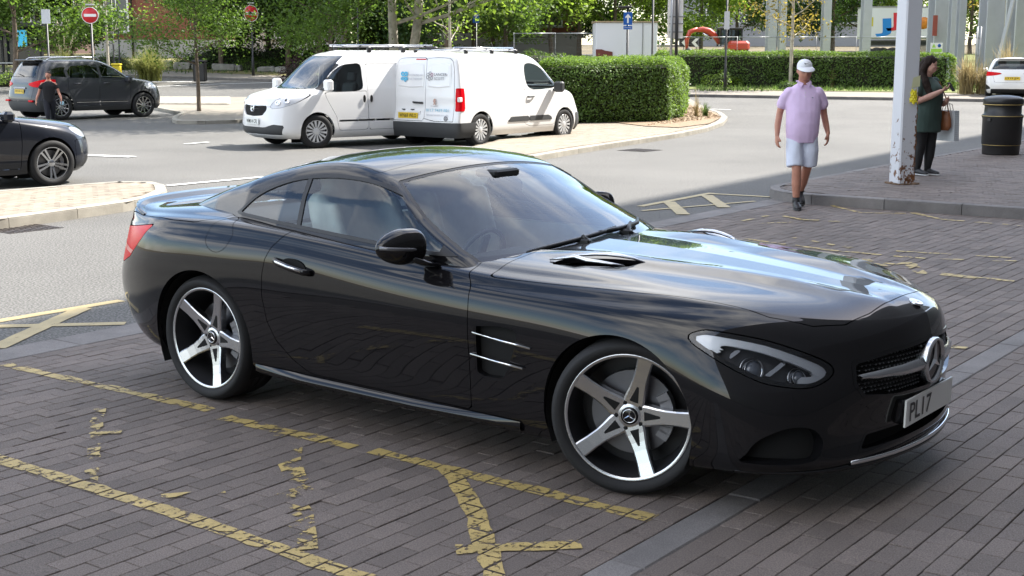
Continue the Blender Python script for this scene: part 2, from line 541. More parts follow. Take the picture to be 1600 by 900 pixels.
def clip_poly(P, C):
    """convex clip of polygon P by convex ccw polygon C"""
    for i in range(len(C)):
        a, b = C[i], C[(i + 1) % len(C)]
        out = []
        for k in range(len(P)):
            p, q = P[k], P[(k + 1) % len(P)]
            sp_ = (b[0] - a[0]) * (p[1] - a[1]) - (b[1] - a[1]) * (p[0] - a[0]); sq = (b[0] - a[0]) * (q[1] - a[1]) - (b[1] - a[1]) * (q[0] - a[0])
            if sp_ >= 0: out.append(p)
            if (sp_ >= 0) != (sq >= 0):
                u = sp_ / (sp_ - sq); out.append((p[0] + (q[0] - p[0]) * u, p[1] + (q[1] - p[1]) * u))
        P = out
        if len(P) < 3: return []
    return P
def stroke_quads(pts, w, jit=.12, seed=0):
    """polyline (s,t) -> ccw quads of ragged width"""
    r = random.Random(seed); P = []
    for a, b in zip(pts[:-1], pts[1:]):
        n = max(1, int(math.hypot(b[0] - a[0], b[1] - a[1]) / .08))
        for i in range(n): P.append((a[0] + (b[0] - a[0]) * i / n, a[1] + (b[1] - a[1]) * i / n))
    P.append(pts[-1]); L_ = []; R_ = []
    for i, p in enumerate(P):
        a, b = P[max(i - 1, 0)], P[min(i + 1, len(P) - 1)]
        d = math.hypot(b[0] - a[0], b[1] - a[1]); nx, ny = -(b[1] - a[1]) / d, (b[0] - a[0]) / d
        h1, h2 = w / 2 * (1 + r.uniform(-jit, jit)), w / 2 * (1 + r.uniform(-jit, jit))
        L_.append((p[0] + nx * h1, p[1] + ny * h1)); R_.append((p[0] - nx * h2, p[1] - ny * h2))
    return [[R_[i], R_[i + 1], L_[i + 1], L_[i]] for i in range(len(P) - 1)]
def paver_paint(name, strokes, mat, keep=1.0, seed=1):
    """paint lying on single blocks: clipped to each block's face, so the joints stay bare"""
    r = random.Random(seed); V = []; F = []
    cells = {}
    for (s, t, z) in PAVERS: cells.setdefault((int(s // .4), int(t // .4)), []).append((s, t, z))
    drop = {}; lift = .0020 + seed * .0003
    for pts, w in strokes:
        lift += .0006
        for q in stroke_quads(pts, w, .25, seed):
            c0 = min(p[0] for p in q), max(p[0] for p in q), min(p[1] for p in q), max(p[1] for p in q)
            for ci in range(int((c0[0] - .12) // .4), int((c0[1] + .12) // .4) + 1):
                for cj in range(int((c0[2] - .07) // .4), int((c0[3] + .07) // .4) + 1):
                    for (s, t, z) in cells.get((ci, cj), ()):
                        k = (s, t)
                        if k not in drop: drop[k] = r.random() < keep
                        if not drop[k]: continue
                        a, b = PL / 2 - .005, PW / 2 - .005
                        pl = clip_poly(q, [(s - a, t - b), (s + a, t - b), (s + a, t + b), (s - a, t + b)])
                        if len(pl) > 2:
                            n = len(V); V += [tuple(st(p[0], p[1], z + lift)) for p in pl]; F.append(tuple(range(n + len(pl) - 1, n - 1, -1)))
    o = mesh_ob(name, V, F, mat); o['kind'] = 'structure'
    return o
LIFT = [.003]
def road_paint(name, pts, w, mat, dz=.004, jit=.05):
    LIFT[0] += .0008; dz = LIFT[0] if LIFT[0] < .02 else .004
    V = []; F = []
    for q in stroke_quads([(p.x, p.y) for p in pts], w, jit, 5):
        n = len(V); V += [(p[0], p[1], gz(p[1]) + dz) for p in q]; F.append((n, n + 1, n + 2, n + 3))
    o = mesh_ob(name, V, F, mat); o['kind'] = 'structure'
    return o
S_ = lambda *px: [to_st(at(u, v)) for u, v in px]
paver_paint('yellow_marking', [(S_((8, 570), (330, 641)), .075), (S_((350, 653), (640, 719)), .085)], m_yelw, .97, 2)
paver_paint('yellow_marking', [(S_((640, 719), (1020, 811)), .082)], m_yel, 1.0, 3)
paver_paint('yellow_marking', [(S_((-40, 706), (250, 795), (575, 906)), .082)], m_yel, 1.0, 4)
paver_paint('yellow_marking', [(S_((700, 733), (742, 800), (775, 905)), .085), (S_((712, 860), (908, 853)), .085)], m_yel, .97, 6)
paver_paint('yellow_marking', [(S_((452, 700), (462, 760), (475, 860)), .10), (S_((252, 777), (352, 768)), .055), (S_((420, 772), (486, 762)), .09), (S_((132, 678), (190, 677)), .06), (S_((155, 640), (140, 760)), .06), (S_((130, 600), (168, 612)), .03), (S_((455, 676), (432, 684)), .05)], paint_mat('ghost_yellow_paint', YEL, .50, 9), .75, 8)
paver_paint('yellow_marking', [(S_((1160, 373), (1300, 392), (1450, 405), (1600, 409)), .06), (S_((1240, 372), (1330, 388)), .06), (S_((1400, 393), (1640, 407)), .06)], m_yelw, .55, 9)
paver_paint('yellow_marking', [(S_((1370, 414), (1420, 411), (1440, 428), (1530, 435)), .10), (S_((1470, 428), (1640, 446)), .07), (S_((1390, 420), (1350, 405)), .07)], m_yelw, .8, 10)
paver_paint('yellow_marking', [(S_((1300, 322), (1345, 333), (1415, 334)), .06), (S_((1425, 333), (1470, 343), (1515, 347)), .07), (S_((1515, 347), (1640, 357)), .05), (S_((1222, 338), (1255, 344), (1312, 347)), .07), (S_((1160, 346), (1200, 338)), .05), (S_((1185, 350), (1240, 348)), .04)], m_yelw, .85, 11)
paver_paint('yellow_marking', [(S_((1460, 541), (1512, 545)), .07)], m_yelw, .9, 12)
# on the asphalt
for a, b, w in (((-20, 505), (190, 470), .10), ((-20, 511), (196, 506), .10), ((-8, 545), (130, 482), .13),
                ((1000, 323), (1112, 302), .10), ((1108, 303), (1218, 309), .10), ((1003, 330), (1180, 315), .07), ((1045, 316), (1068, 336), .15), ((1104, 306), (1132, 325), .15)):
    road_paint('yellow_marking', [at(*a), at(*b)], w, paint_mat('road_yellow_paint', (.38, .30, .145), .33))
for k in (0, .13): 
    pts = [at(u, v) for u, v in ((-60, 352), (0, 345), (130, 331), (250, 319), (268, 312))]
    road_paint('yellow_double_line', [p + Vector((.10, -.05, 0)) * (k / .13) for p in pts], .055, paint_mat('pale_yellow_paint', (.62, .56, .33), .3))
for pts, w in ((((262, 291), (415, 277)), .13), (((130, 243), (208, 246)), .25), (((238, 128), (300, 128)), .22), (((236, 136), (330, 132), (440, 129)), .16),
               (((1112, 171), (1142, 172)), .12), (((290, 226), (325, 223)), .14)):
    road_paint('white_marking', [at(*p) for p in pts], w, m_wht)
# drain covers in the carriageway
m_iron = M('cast_iron', (.06, .05, .045), rough=.6, metal=.6, bump=.3, bscale=80)
for (u, v, rz) in ((1000, 235, .9), (32, 357, .9)):
    p = at(u, v); b = MB()
    b.box((p.x, p.y, .002), (.62, .62, .006), rz)
    c, s_ = math.cos(rz), math.sin(rz)
    for i in range(9):
        for j in range(3):
            lx, ly = -.26 + i * .065, -.2 + j * .2
            b.box((p.x + c * lx - s_ * ly, p.y + s_ * lx + c * ly, .007), (.03, .16, .006), rz)
    o = b.build('drain_cover', m_iron); o['kind'] = 'structure'

# ---- raised pavements and islands
def rounded(pts, n=4, closed=True):
    return smooth_poly(pts, n) if closed else pts
def raised(name, outline, h, mat, kerb_mat, kerb_idx, kw=.125, klen=.914, inset=None, parent_kind='structure', lip=.012):
    """outline: ccw list of xy; kerb_idx: (i0,i1) run of edges that get kerbstones"""
    top = sheet(name, outline, h - lip, mat, 2.0)
    # kerbstones
    run = [Vector((outline[i % len(outline)][0], outline[i % len(outline)][1], 0)) for i in range(kerb_idx[0], kerb_idx[1] + 1)]
    d = [0]
    for a, b in zip(run[:-1], run[1:]): d.append(d[-1] + (b - a).length)
    def pt(x):
        x = min(max(x, 0), d[-1])
        for i in range(len(run) - 1):
            if x <= d[i + 1] + 1e-9:
                return run[i].lerp(run[i + 1], (x - d[i]) / max(d[i + 1] - d[i], 1e-9))
        return run[-1]
    n = max(1, round(d[-1] / klen)); L0 = d[-1] / n
    for k in range(n):
        pts = [pt(k * L0 + .004 + (L0 - .008) * j / 4) for j in range(5)]
        V = []; F = []
        for j, p in enumerate(pts):
            a, b = pts[max(j - 1, 0)], pts[min(j + 1, 4)]
            t_ = (b - a).normalized(); nl = Vector((-t_.y, t_.x, 0))          # inwards for ccw
            z0 = gz(p.y)
            pr = [(.0, -.10), (.0, h - .022), (.006, h - .008), (.022, h), (kw, h), (kw, -.10)]
            for (ww, zz) in pr: q = p + nl * ww; V.append((q.x, q.y, z0 + zz))
        m_ = 6
        for j in range(4):
            for i in range(m_ - 1): F.append((j * m_ + i, (j + 1) * m_ + i, (j + 1) * m_ + i + 1, j * m_ + i + 1))
        F.append(tuple(range(m_))[::1]); F.append(tuple(range(4 * m_, 5 * m_))[::-1])
        mesh_ob('kerb_stone', V, F, kerb_mat, top)
    return top
def arc_st(cs, ct, r, a0, a1, n=8): return [st(cs + r * math.cos(R(a0 + (a1 - a0) * i / n)), ct + r * math.sin(R(a0 + (a1 - a0) * i / n))) for i in range(n + 1)]
# right-hand pavement (s forward, t right): front kerb at s=15.25, road kerb at t=-7.75
SF, TB, RC = 15.25, -7.62, .95
ol = [st(SF, 16), st(SF, TB + RC)] + arc_st(SF + RC, TB + RC, RC, 180, 270, 8)[1:] + [st(20, TB - .05), st(28, TB - .1), st(42, TB - .2), st(42, 16)]
ol_r = ol[::-1]
# orientation: make it ccw
def ccw(P): return P if sum(P[i][0] * P[(i + 1) % len(P)][1] - P[(i + 1) % len(P)][0] * P[i][1] for i in range(len(P))) > 0 else P[::-1]
oc = ccw(ol)
i0 = min(range(len(oc)), key=lambda i: (oc[i] - st(42, TB - .2)).length)
i1 = min(range(len(oc)), key=lambda i: (oc[i] - st(SF, 16)).length)
if i1 < i0: i1 += len(oc)
rp_ = raised('right_pavement', oc, .125, m_joint, m_kerbd, (i0, i1) if (i1 - i0) > 4 else (i1, i0 + len(oc)))
items = []
k = 0
for i in range(int(17 / .1)):
    s = SF + .13 + .1 * (i + .5)
    for j in range(70):
        t = TB + .1 + .2 * (j + (.5 if i % 2 else 0))
        p = st(s, t)
        if in_view(p, 60) and inside(p, [q[:2] for q in ol]) and not (s < SF + RC and t < TB + RC and math.hypot(s - SF - RC, t - TB - RC) > RC - .2): items.append((p.x, p.y, .125 + rng.gauss(0, .0012)))
field_mesh('paver_field', items, .1955, .0955, m_paverf, A1 - math.pi / 2, rp_)
# left traffic island
lo_ = [at(u, v, .12) for u, v in ((-120, 354), (0, 341), (120, 325), (200, 314), (243, 305), (261, 296), (258, 288), (238, 283), (180, 283), (100, 289), (0, 297), (-140, 310))]
lo_ = ccw(lo_)
li_ = raised('left_island', lo_, .12, M('sandy_joint', (.12, .10, .08), rough=.95), m_kerbl, (0, len(lo_) - 1), kw=.14, klen=1.0)
ang = math.atan2((lo_[2] - lo_[1]).y, (lo_[2] - lo_[1]).x)
d1 = Vector((.46, .888, 0)); d2 = Vector((.888, -.46, 0)); items = []
inn = [q[:2] for q in lo_]
for i in range(-60, 60):
    for j in range(-60, 60):
        p = lo_[3] + d1 * (.2 * (i + (.5 if j % 2 else 0))) + d2 * (.1 * j)
        if inside(p, inn) and min((p - Vector((a[0] + (b[0] - a[0]) * k / 6, a[1] + (b[1] - a[1]) * k / 6, p.z))).length for a, b in zip(inn, inn[1:] + inn[:1]) for k in range(6)) > .19:
            items.append((p.x, p.y, .12 + rng.gauss(0, .001)))
field_mesh('paver_field', items, .1945, .0945, m_paveL, math.atan2(d1.y, d1.x), li_)
# central island with the clipped hedge
co = [at(u, v, .10) for u, v in ((835, 243), (900, 232), (985, 219), (1060, 208), (1105, 199), (1130, 190), (1137, 182), (1128, 175), (1105, 168))]
co += [Vector((6.3, 52, 0)), Vector((3.0, 52, 0)), Vector((2.6, 38, 0)), Vector((1.75, 33.6, 0)), Vector((-.2, 27.3, 0)), Vector((-1.0, 24.0, 0))]
co2 = ccw(co)
flip_ = co2 is not co
nk = 8
kr = (len(co) - 1 - nk, len(co) - 1) if flip_ else (0, nk)
ci_ = raised('central_island', co2, .10, m_pavefar, m_kerbl, kr, kw=.16, klen=1.0)
items = []
for i in range(-20, 120):
    for j in range(-60, 60):
        p = co[0] + d1 * (.2 * (i + (.5 if j % 2 else 0))) + d2 * (.1 * j)
        if p.y < 36 and inside(p, [q[:2] for q in co]) and min((p - q).length for q in [a.lerp(b, k / 12) for a, b in zip(co[:8], co[1:9]) for k in range(12)]) > .24:
            items.append((p.x, p.y, gz(p.y) + .102))
field_mesh('paver_field', items, .196, .096, m_paveL, math.atan2(d1.y, d1.x), ci_)
m_mulch = M('wood_mulch', (.24, .17, .11), rough=.95, var=.35, vscale=8, bump=.8, bscale=40, fleck=.4, fscale=60)
bed = [at(u, v, .115) for u, v in ((905, 190), (960, 191), (1010, 197), (1060, 199), (1108, 193), (1126, 184), (1120, 177), (1100, 171), (1078, 165), (1060, 150), (905, 150))]
sheet('mulch_bed', bed, .118, m_mulch, 2.0, 'structure')
V = []; F = []
for i in range(2600):
    a = bed[2].lerp(bed[5], rng.random()).lerp(bed[7].lerp(bed[9], rng.random() ** 2), rng.random())
    if not inside(a, [q[:2] for q in bed]): continue
    n = len(V); r1 = rng.uniform(.02, .06); th = rng.uniform(0, 6.28); zz = gz(a.y) + .12
    for k in range(4): V.append((a.x + r1 * math.cos(th + k * 1.57) * (1 if k % 2 else .4), a.y + r1 * math.sin(th + k * 1.57) * (1 if k % 2 else .4), zz + rng.uniform(0, .035)))
    F.append((n, n + 1, n + 2, n + 3))
o = mesh_ob('bark_chips', V, F, M('bark_chip', (.36, .27, .18), rough=.9, var=.4, vscale=30)); o['kind'] = 'stuff'
# tree island on the left
to = [at(u, v, .10) for u, v in ((238, 166), (283, 175), (272, 180), (268, 185), (276, 188), (310, 188.5), (366, 187), (480, 180), (520, 160), (470, 151), (360, 151), (240, 152))]
to2 = ccw(to); fl2 = to2 is not to
ti_ = raised('tree_island', to2, .10, m_pavefar, m_kerbl, (len(to) - 8, len(to) - 1) if fl2 else (0, 7), kw=.14)
V = []; F = []
a0, a1, b0, b1 = at(246, 162, .10), at(358, 163, .10), at(246, 152.5, .10), at(358, 152.5, .10)
for i in range(60):
    for j in range(26):
        p = a0.lerp(a1, (i + (.5 if j % 2 else 0) + rng.uniform(-.1, .1)) / 60).lerp(b0.lerp(b1, i / 60), (j + .5) / 26)
        n = len(V); r1 = .085
        z = gz(p.y) + .095
        for (rr, dz) in ((1, 0), (.8, .03), (.35, .048)):
            for k in range(6): V.append((p.x + r1 * rr * math.cos(k * 1.047), p.y + r1 * 1.7 * rr * math.sin(k * 1.047), z + dz))
        for q in range(2):
            for k in range(6): F.append((n + q * 6 + k, n + q * 6 + (k + 1) % 6, n + q * 6 + 6 + (k + 1) % 6, n + q * 6 + 6 + k))
        F.append(tuple(n + 12 + k for k in range(6)))
o = mesh_ob('cobbles', V, F, M('cobble_stone', (.30, .27, .22), rough=.9, var=.3, vscale=6), ti_, True); o['kind'] = 'stuff'
# far pavements and verges
m_grassd = M('dry_grass', (.20, .18, .07), rough=.95, var=.35, vscale=1.2, bump=.6, bscale=30, fleck=.3, fscale=20)
fl_ = [at(u, v, .1) for u, v in ((-200, 112), (120, 114.5), (210, 117.5), (330, 121), (450, 125), (560, 129), (700, 134))]
fb_ = [Vector((-2, 92, 0)), Vector((-70, 92, 0))]
fo_ = ccw(fl_ + fb_)
raised('left_far_pavement', fo_, .11, m_pavefar, m_kerbd, (0, 6) if fo_[0] is fl_[0] else (len(fo_) - 7, len(fo_) - 1), kw=.15)
gl_ = [at(u, v, .1) for u, v in ((-200, 106), (120, 107), (215, 109), (330, 114), (450, 118.5), (560, 122), (700, 126))]
sheet('left_verge', gl_ + fb_, .115, m_grassd, 2.0)
fr_ = [at(u, v, .1) for u, v in ((1000, 147), (1090, 147.5), (1300, 151), (1400, 152.5), (1600, 156), (1750, 158))]
fb2 = [Vector((42, 92, 0)), Vector((5.5, 92, 0))]
fo2 = ccw(fr_ + fb2)
raised('right_far_pavement', fo2, .11, m_pavefar, m_kerbd, (0, 5) if fo2[0] is fr_[0] else (len(fo2) - 6, len(fo2) - 1), kw=.15)
gr_ = [at(u, v, .1) for u, v in ((1000, 139.5), (1090, 140), (1300, 143), (1400, 144), (1530, 146), (1750, 148))]
sheet('right_verge', gr_ + fb2, .116, M('green_verge', (.15, .17, .05), rough=.95, var=.4, vscale=1.0, bump=.6, bscale=30, fleck=.3, fscale=20), 2.0)
# ---------------------------------------------------------------- the tall shop building out of view beside the camera, added to shade the forecourt
def blocker():
    root = empty('blocker_building', (CAN_O.x, CAN_O.y, 0), math.atan2(sd_dir.y, sd_dir.x), 'unseen tall grey shop building whose shade covers the forecourt', 'building')
    m_wall = M('grey_cladding', (.14, .135, .135), rough=.8, var=.04, vscale=.5)
    mw = M('dark_cladding', (.07, .062, .058), rough=.6)  # both wall tones picked for what the car paint mirrors
    x0, x1, n = -50, 90, 28
    MB().box(((x0 + x1) / 2, -4.0, CAN_Z / 2), (x1 - x0, 8.0, CAN_Z)).build('wall', m_wall, root)
    for i in range(n):
        x = x0 + (i + .5) * 5
        MB().box((x, .03, 2.3), (4.985, .06, 4.6)).build('dark_panel', mw, root)
blocker()
# ---------------------------------------------------------------- hero car surface tables (x forward, y left, z up)
def hero_grid(nu=240, nv=84):
    L = []
    def lv(X, Y, Z): L.append(np.array([X, Y, Z]).T)
    lv([-2.17,-2.16,-2.11,-1.98,-1.83,-1.62,-1.29,-.98,-.6,-.05,.5,.93,1.29,1.64,1.88,2.06,2.15,2.20,2.215],
       [0,.36,.60,.74,.82,.865,.875,.87,.86,.86,.86,.865,.87,.87,.82,.68,.48,.24,0],
       [.24,.24,.24,.25,.24,.22,.20,.20,.18,.17,.17,.17,.17,.185,.19,.195,.195,.195,.195])
    lv([-2.24,-2.23,-2.17,-2.02,-1.84,-1.62,-1.29,-.98,-.6,-.05,.5,.93,1.29,1.64,1.89,2.075,2.17,2.225,2.24],
       [0,.37,.63,.77,.855,.90,.91,.905,.90,.90,.90,.90,.905,.90,.845,.70,.49,.245,0],
       [.30,.30,.30,.31,.29,.27,.26,.26,.25,.235,.235,.235,.235,.235,.232,.23,.23,.23,.23])
    lv([-2.28,-2.27,-2.21,-2.05,-1.85,-1.62,-1.29,-.98,-.6,-.05,.5,.93,1.29,1.64,1.89,2.065,2.155,2.215,2.235],
       [0,.38,.65,.795,.875,.915,.925,.919,.914,.911,.911,.914,.922,.91,.845,.70,.48,.24,0],
       [.42,.42,.42,.42,.40,.38,.37,.37,.36,.35,.35,.35,.35,.34,.33,.32,.32,.32,.32])
    lv([-2.30,-2.29,-2.225,-2.065,-1.855,-1.62,-1.29,-.98,-.6,-.05,.5,.93,1.29,1.64,1.88,2.055,2.165,2.238,2.265],
       [0,.39,.66,.81,.89,.93,.94,.930,.925,.9225,.922,.925,.932,.912,.835,.69,.47,.235,0],
       [.56,.56,.56,.56,.55,.54,.53,.53,.52,.50,.5,.5,.5,.5,.49,.48,.47,.47,.47])
    lv([-2.26,-2.25,-2.19,-2.04,-1.85,-1.62,-1.29,-.98,-.6,-.05,.5,.93,1.29,1.62,1.85,2.02,2.155,2.24,2.268],
       [0,.385,.65,.80,.885,.932,.945,.94,.932,.93,.93,.93,.93,.893,.80,.65,.45,.225,0],
       [.72,.72,.72,.72,.715,.71,.705,.70,.69,.665,.65,.65,.65,.64,.62,.60,.59,.585,.585])
    lv([-2.255,-2.245,-2.18,-2.02,-1.84,-1.62,-1.29,-.98,-.6,-.05,.5,.93,1.29,1.60,1.82,1.985,2.125,2.218,2.245],
       [0,.38,.635,.77,.855,.91,.928,.926,.92,.915,.91,.905,.895,.85,.755,.615,.43,.215,0],
       [.85,.85,.85,.845,.845,.845,.845,.84,.83,.79,.77,.765,.765,.755,.735,.71,.698,.695,.695])
    lv([-2.25,-2.24,-2.17,-2.0,-1.83,-1.62,-1.29,-1.0,-.6,-.05,.5,.93,1.28,1.57,1.78,1.935,2.08,2.185,2.222],
       [0,.37,.61,.735,.80,.85,.865,.868,.868,.862,.845,.825,.80,.755,.675,.56,.40,.20,0],
       [.955,.953,.945,.925,.925,.935,.945,.945,.925,.885,.845,.835,.835,.825,.80,.775,.757,.750,.748])
    lv([-2.19,-2.18,-2.13,-1.99,-1.86,-1.62,-1.29,-1.0,-.6,-.05,.5,.93,1.27,1.54,1.74,1.885,2.01,2.10,2.132],
       [0,.30,.48,.56,.58,.60,.60,.60,.60,.60,.60,.58,.55,.50,.44,.36,.26,.13,0],
       [.968,.967,.962,.96,.968,.985,1.0,1.0,.98,.93,.90,.888,.872,.855,.836,.820,.809,.804,.802])
    lv([-2.12,-2.11,-2.09,-1.98,-1.86,-1.62,-1.29,-1.0,-.6,-.05,.5,.93,1.27,1.54,1.73,1.86,1.95,2.0,2.02],
       [0]*19,
       [.97,.97,.97,.972,.98,.998,1.015,1.015,1.0,.95,.925,.915,.895,.872,.853,.838,.828,.822,.820])
    # an extra level just under the shoulder keeps the wing and nose edge crisp
    a_ = np.interp(np.arange(19), [0, 3, 6, 12, 14, 18], [.45, .5, .5, .5, .84, .86])[:, None]
    L.insert(6, L[5] * (1 - a_) + L[6] * a_ + np.array([.004, 0, 0]) * (a_ > .7))
    b_ = np.interp(np.arange(19), [0, 12, 14, 18], [.30, .30, .22, .22])[:, None]
    L.insert(8, L[7] * (1 - b_) + L[8] * b_ + np.array([0, 0, .004]))
    C = np.array(L)                                  # level, station, 3
    C = bspline(C, nv, 0, 5)
    C = bspline(C, nu, 1, 5)
    C[:, 0, 1] = 0; C[:, -1, 1] = 0; C[-1, :, 1] = 0
    G = np.transpose(C, (1, 0, 2)).copy()            # station, level
    # bonnet power domes: two soft ridges running from the screen corners to the badge
    x, y, z = G[..., 0], G[..., 1], G[..., 2]
    yr = np.interp(x, [.4, .9, 1.4, 2.1], [.47, .40, .30, .17])
    w = np.clip((x - .45) / .35, 0, 1) * np.clip((2.2 - x) / .5, 0, 1)
    top = np.clip((z - .70) / .06, 0, 1)
    d = y - yr
    G[..., 2] += top * w * (.027 * np.exp(-(np.where(d > 0, d / .09, d / .034)) ** 2))
    return G
# ================================================================ hero car
def glass_mat(name, tint, refl=0.08, rough=0.0, ior=1.5):
    if name in MATS: return MATS[name]
    m = bpy.data.materials.new(name); m.use_nodes = True
    t = m.node_tree; N = t.nodes; L = t.links
    N.remove(N['Principled BSDF'])
    tr = N.new('ShaderNodeBsdfTransparent'); tr.inputs[0].default_value = (*tint, 1)
    gl = N.new('ShaderNodeBsdfGlossy'); gl.inputs['Roughness'].default_value = rough
    fr = N.new('ShaderNodeFresnel'); fr.inputs[0].default_value = ior
    mr = N.new('ShaderNodeMapRange'); mr.inputs[1].default_value = 0.04; mr.inputs[2].default_value = .72
    mr.inputs[3].default_value = refl; mr.inputs[4].default_value = 1
    mx = N.new('ShaderNodeMixShader')
    L.new(fr.outputs[0], mr.inputs[0]); L.new(mr.outputs[0], mx.inputs[0])
    L.new(tr.outputs[0], mx.inputs[1]); L.new(gl.outputs[0], mx.inputs[2])
    L.new(mx.outputs[0], N['Material Output'].inputs[0])
    MATS[name] = m
    return m
m_black = M('black_paint', (.006, .0056, .0065), rough=.35, metal=0.0, coat=1.0, cr=.012, spec=.02)
m_trim = M('black_trim', (.012, .012, .013), rough=.45)
m_gloss = M('gloss_black', (.006, .006, .007), rough=.06)
m_dark = M('dark_void', (.004, .004, .004), rough=.9)
m_chrome = M('chrome', (.75, .76, .78), rough=.08, metal=1)
m_satin = M('satin_silver', (.55, .56, .58), rough=.22, metal=1)
m_tyre = M('tyre_rubber', (.011, .011, .012), rough=.75, bump=.15, bscale=90)
m_alloy = M('machined_alloy', (.60, .61, .63), rough=.26, metal=1)
m_alloyd = M('grey_alloy', (.12, .12, .13), rough=.4, metal=.7)
m_disc = M('brake_disc', (.17, .17, .18), rough=.45, metal=1)
m_glass = glass_mat('screen_glass', (.80, .88, .88), .07)
m_sideglass = glass_mat('side_glass', (.76, .86, .88), .09)
m_lens = glass_mat('lamp_lens', (.9, .92, .95), .04)
m_red = M('red_lens', (.62, .004, .010), rough=.25, spec=.12)
m_leather = M('pale_leather', (.72, .70, .63), rough=.55, var=.1)
m_cabin = M('cabin_plastic', (.10, .105, .11), rough=.6)
m_white_plate = M('white_plate', (.78, .79, .76), rough=.35)
m_yellow_plate = M('yellow_plate', (.72, .50, .03), rough=.35)
m_ink = M('plate_black', (.01, .01, .01), rough=.4)
m_led = M('lamp_white', (.93, .95, .97), rough=.3, metal=.2)

def emblem_star(name, R0, mat, M4, parent, ring=True, th=.006):
    b = MB()
    for k in range(3):
        a = math.pi / 2 + k * 2 * math.pi / 3
        tip = (R0 * math.cos(a), R0 * math.sin(a)); w = R0 * .17
        l = (w * math.cos(a + math.pi / 3), w * math.sin(a + math.pi / 3)); r = (w * math.cos(a - math.pi / 3), w * math.sin(a - math.pi / 3))
        vs = [(0, 0, th), (l[0], l[1], 0), (tip[0], tip[1], th * .3), (r[0], r[1], 0)]
        b.add([M4 @ Vector(v) for v in vs], [(0, 2, 1), (0, 3, 2)])
    if ring:
        prof = [(R0 * .98, 0), (R0 * 1.0, th), (R0 * 1.10, th), (R0 * 1.13, 0)]
        b.lathe(prof, 32, M4)
    return b.build(name, mat, parent)

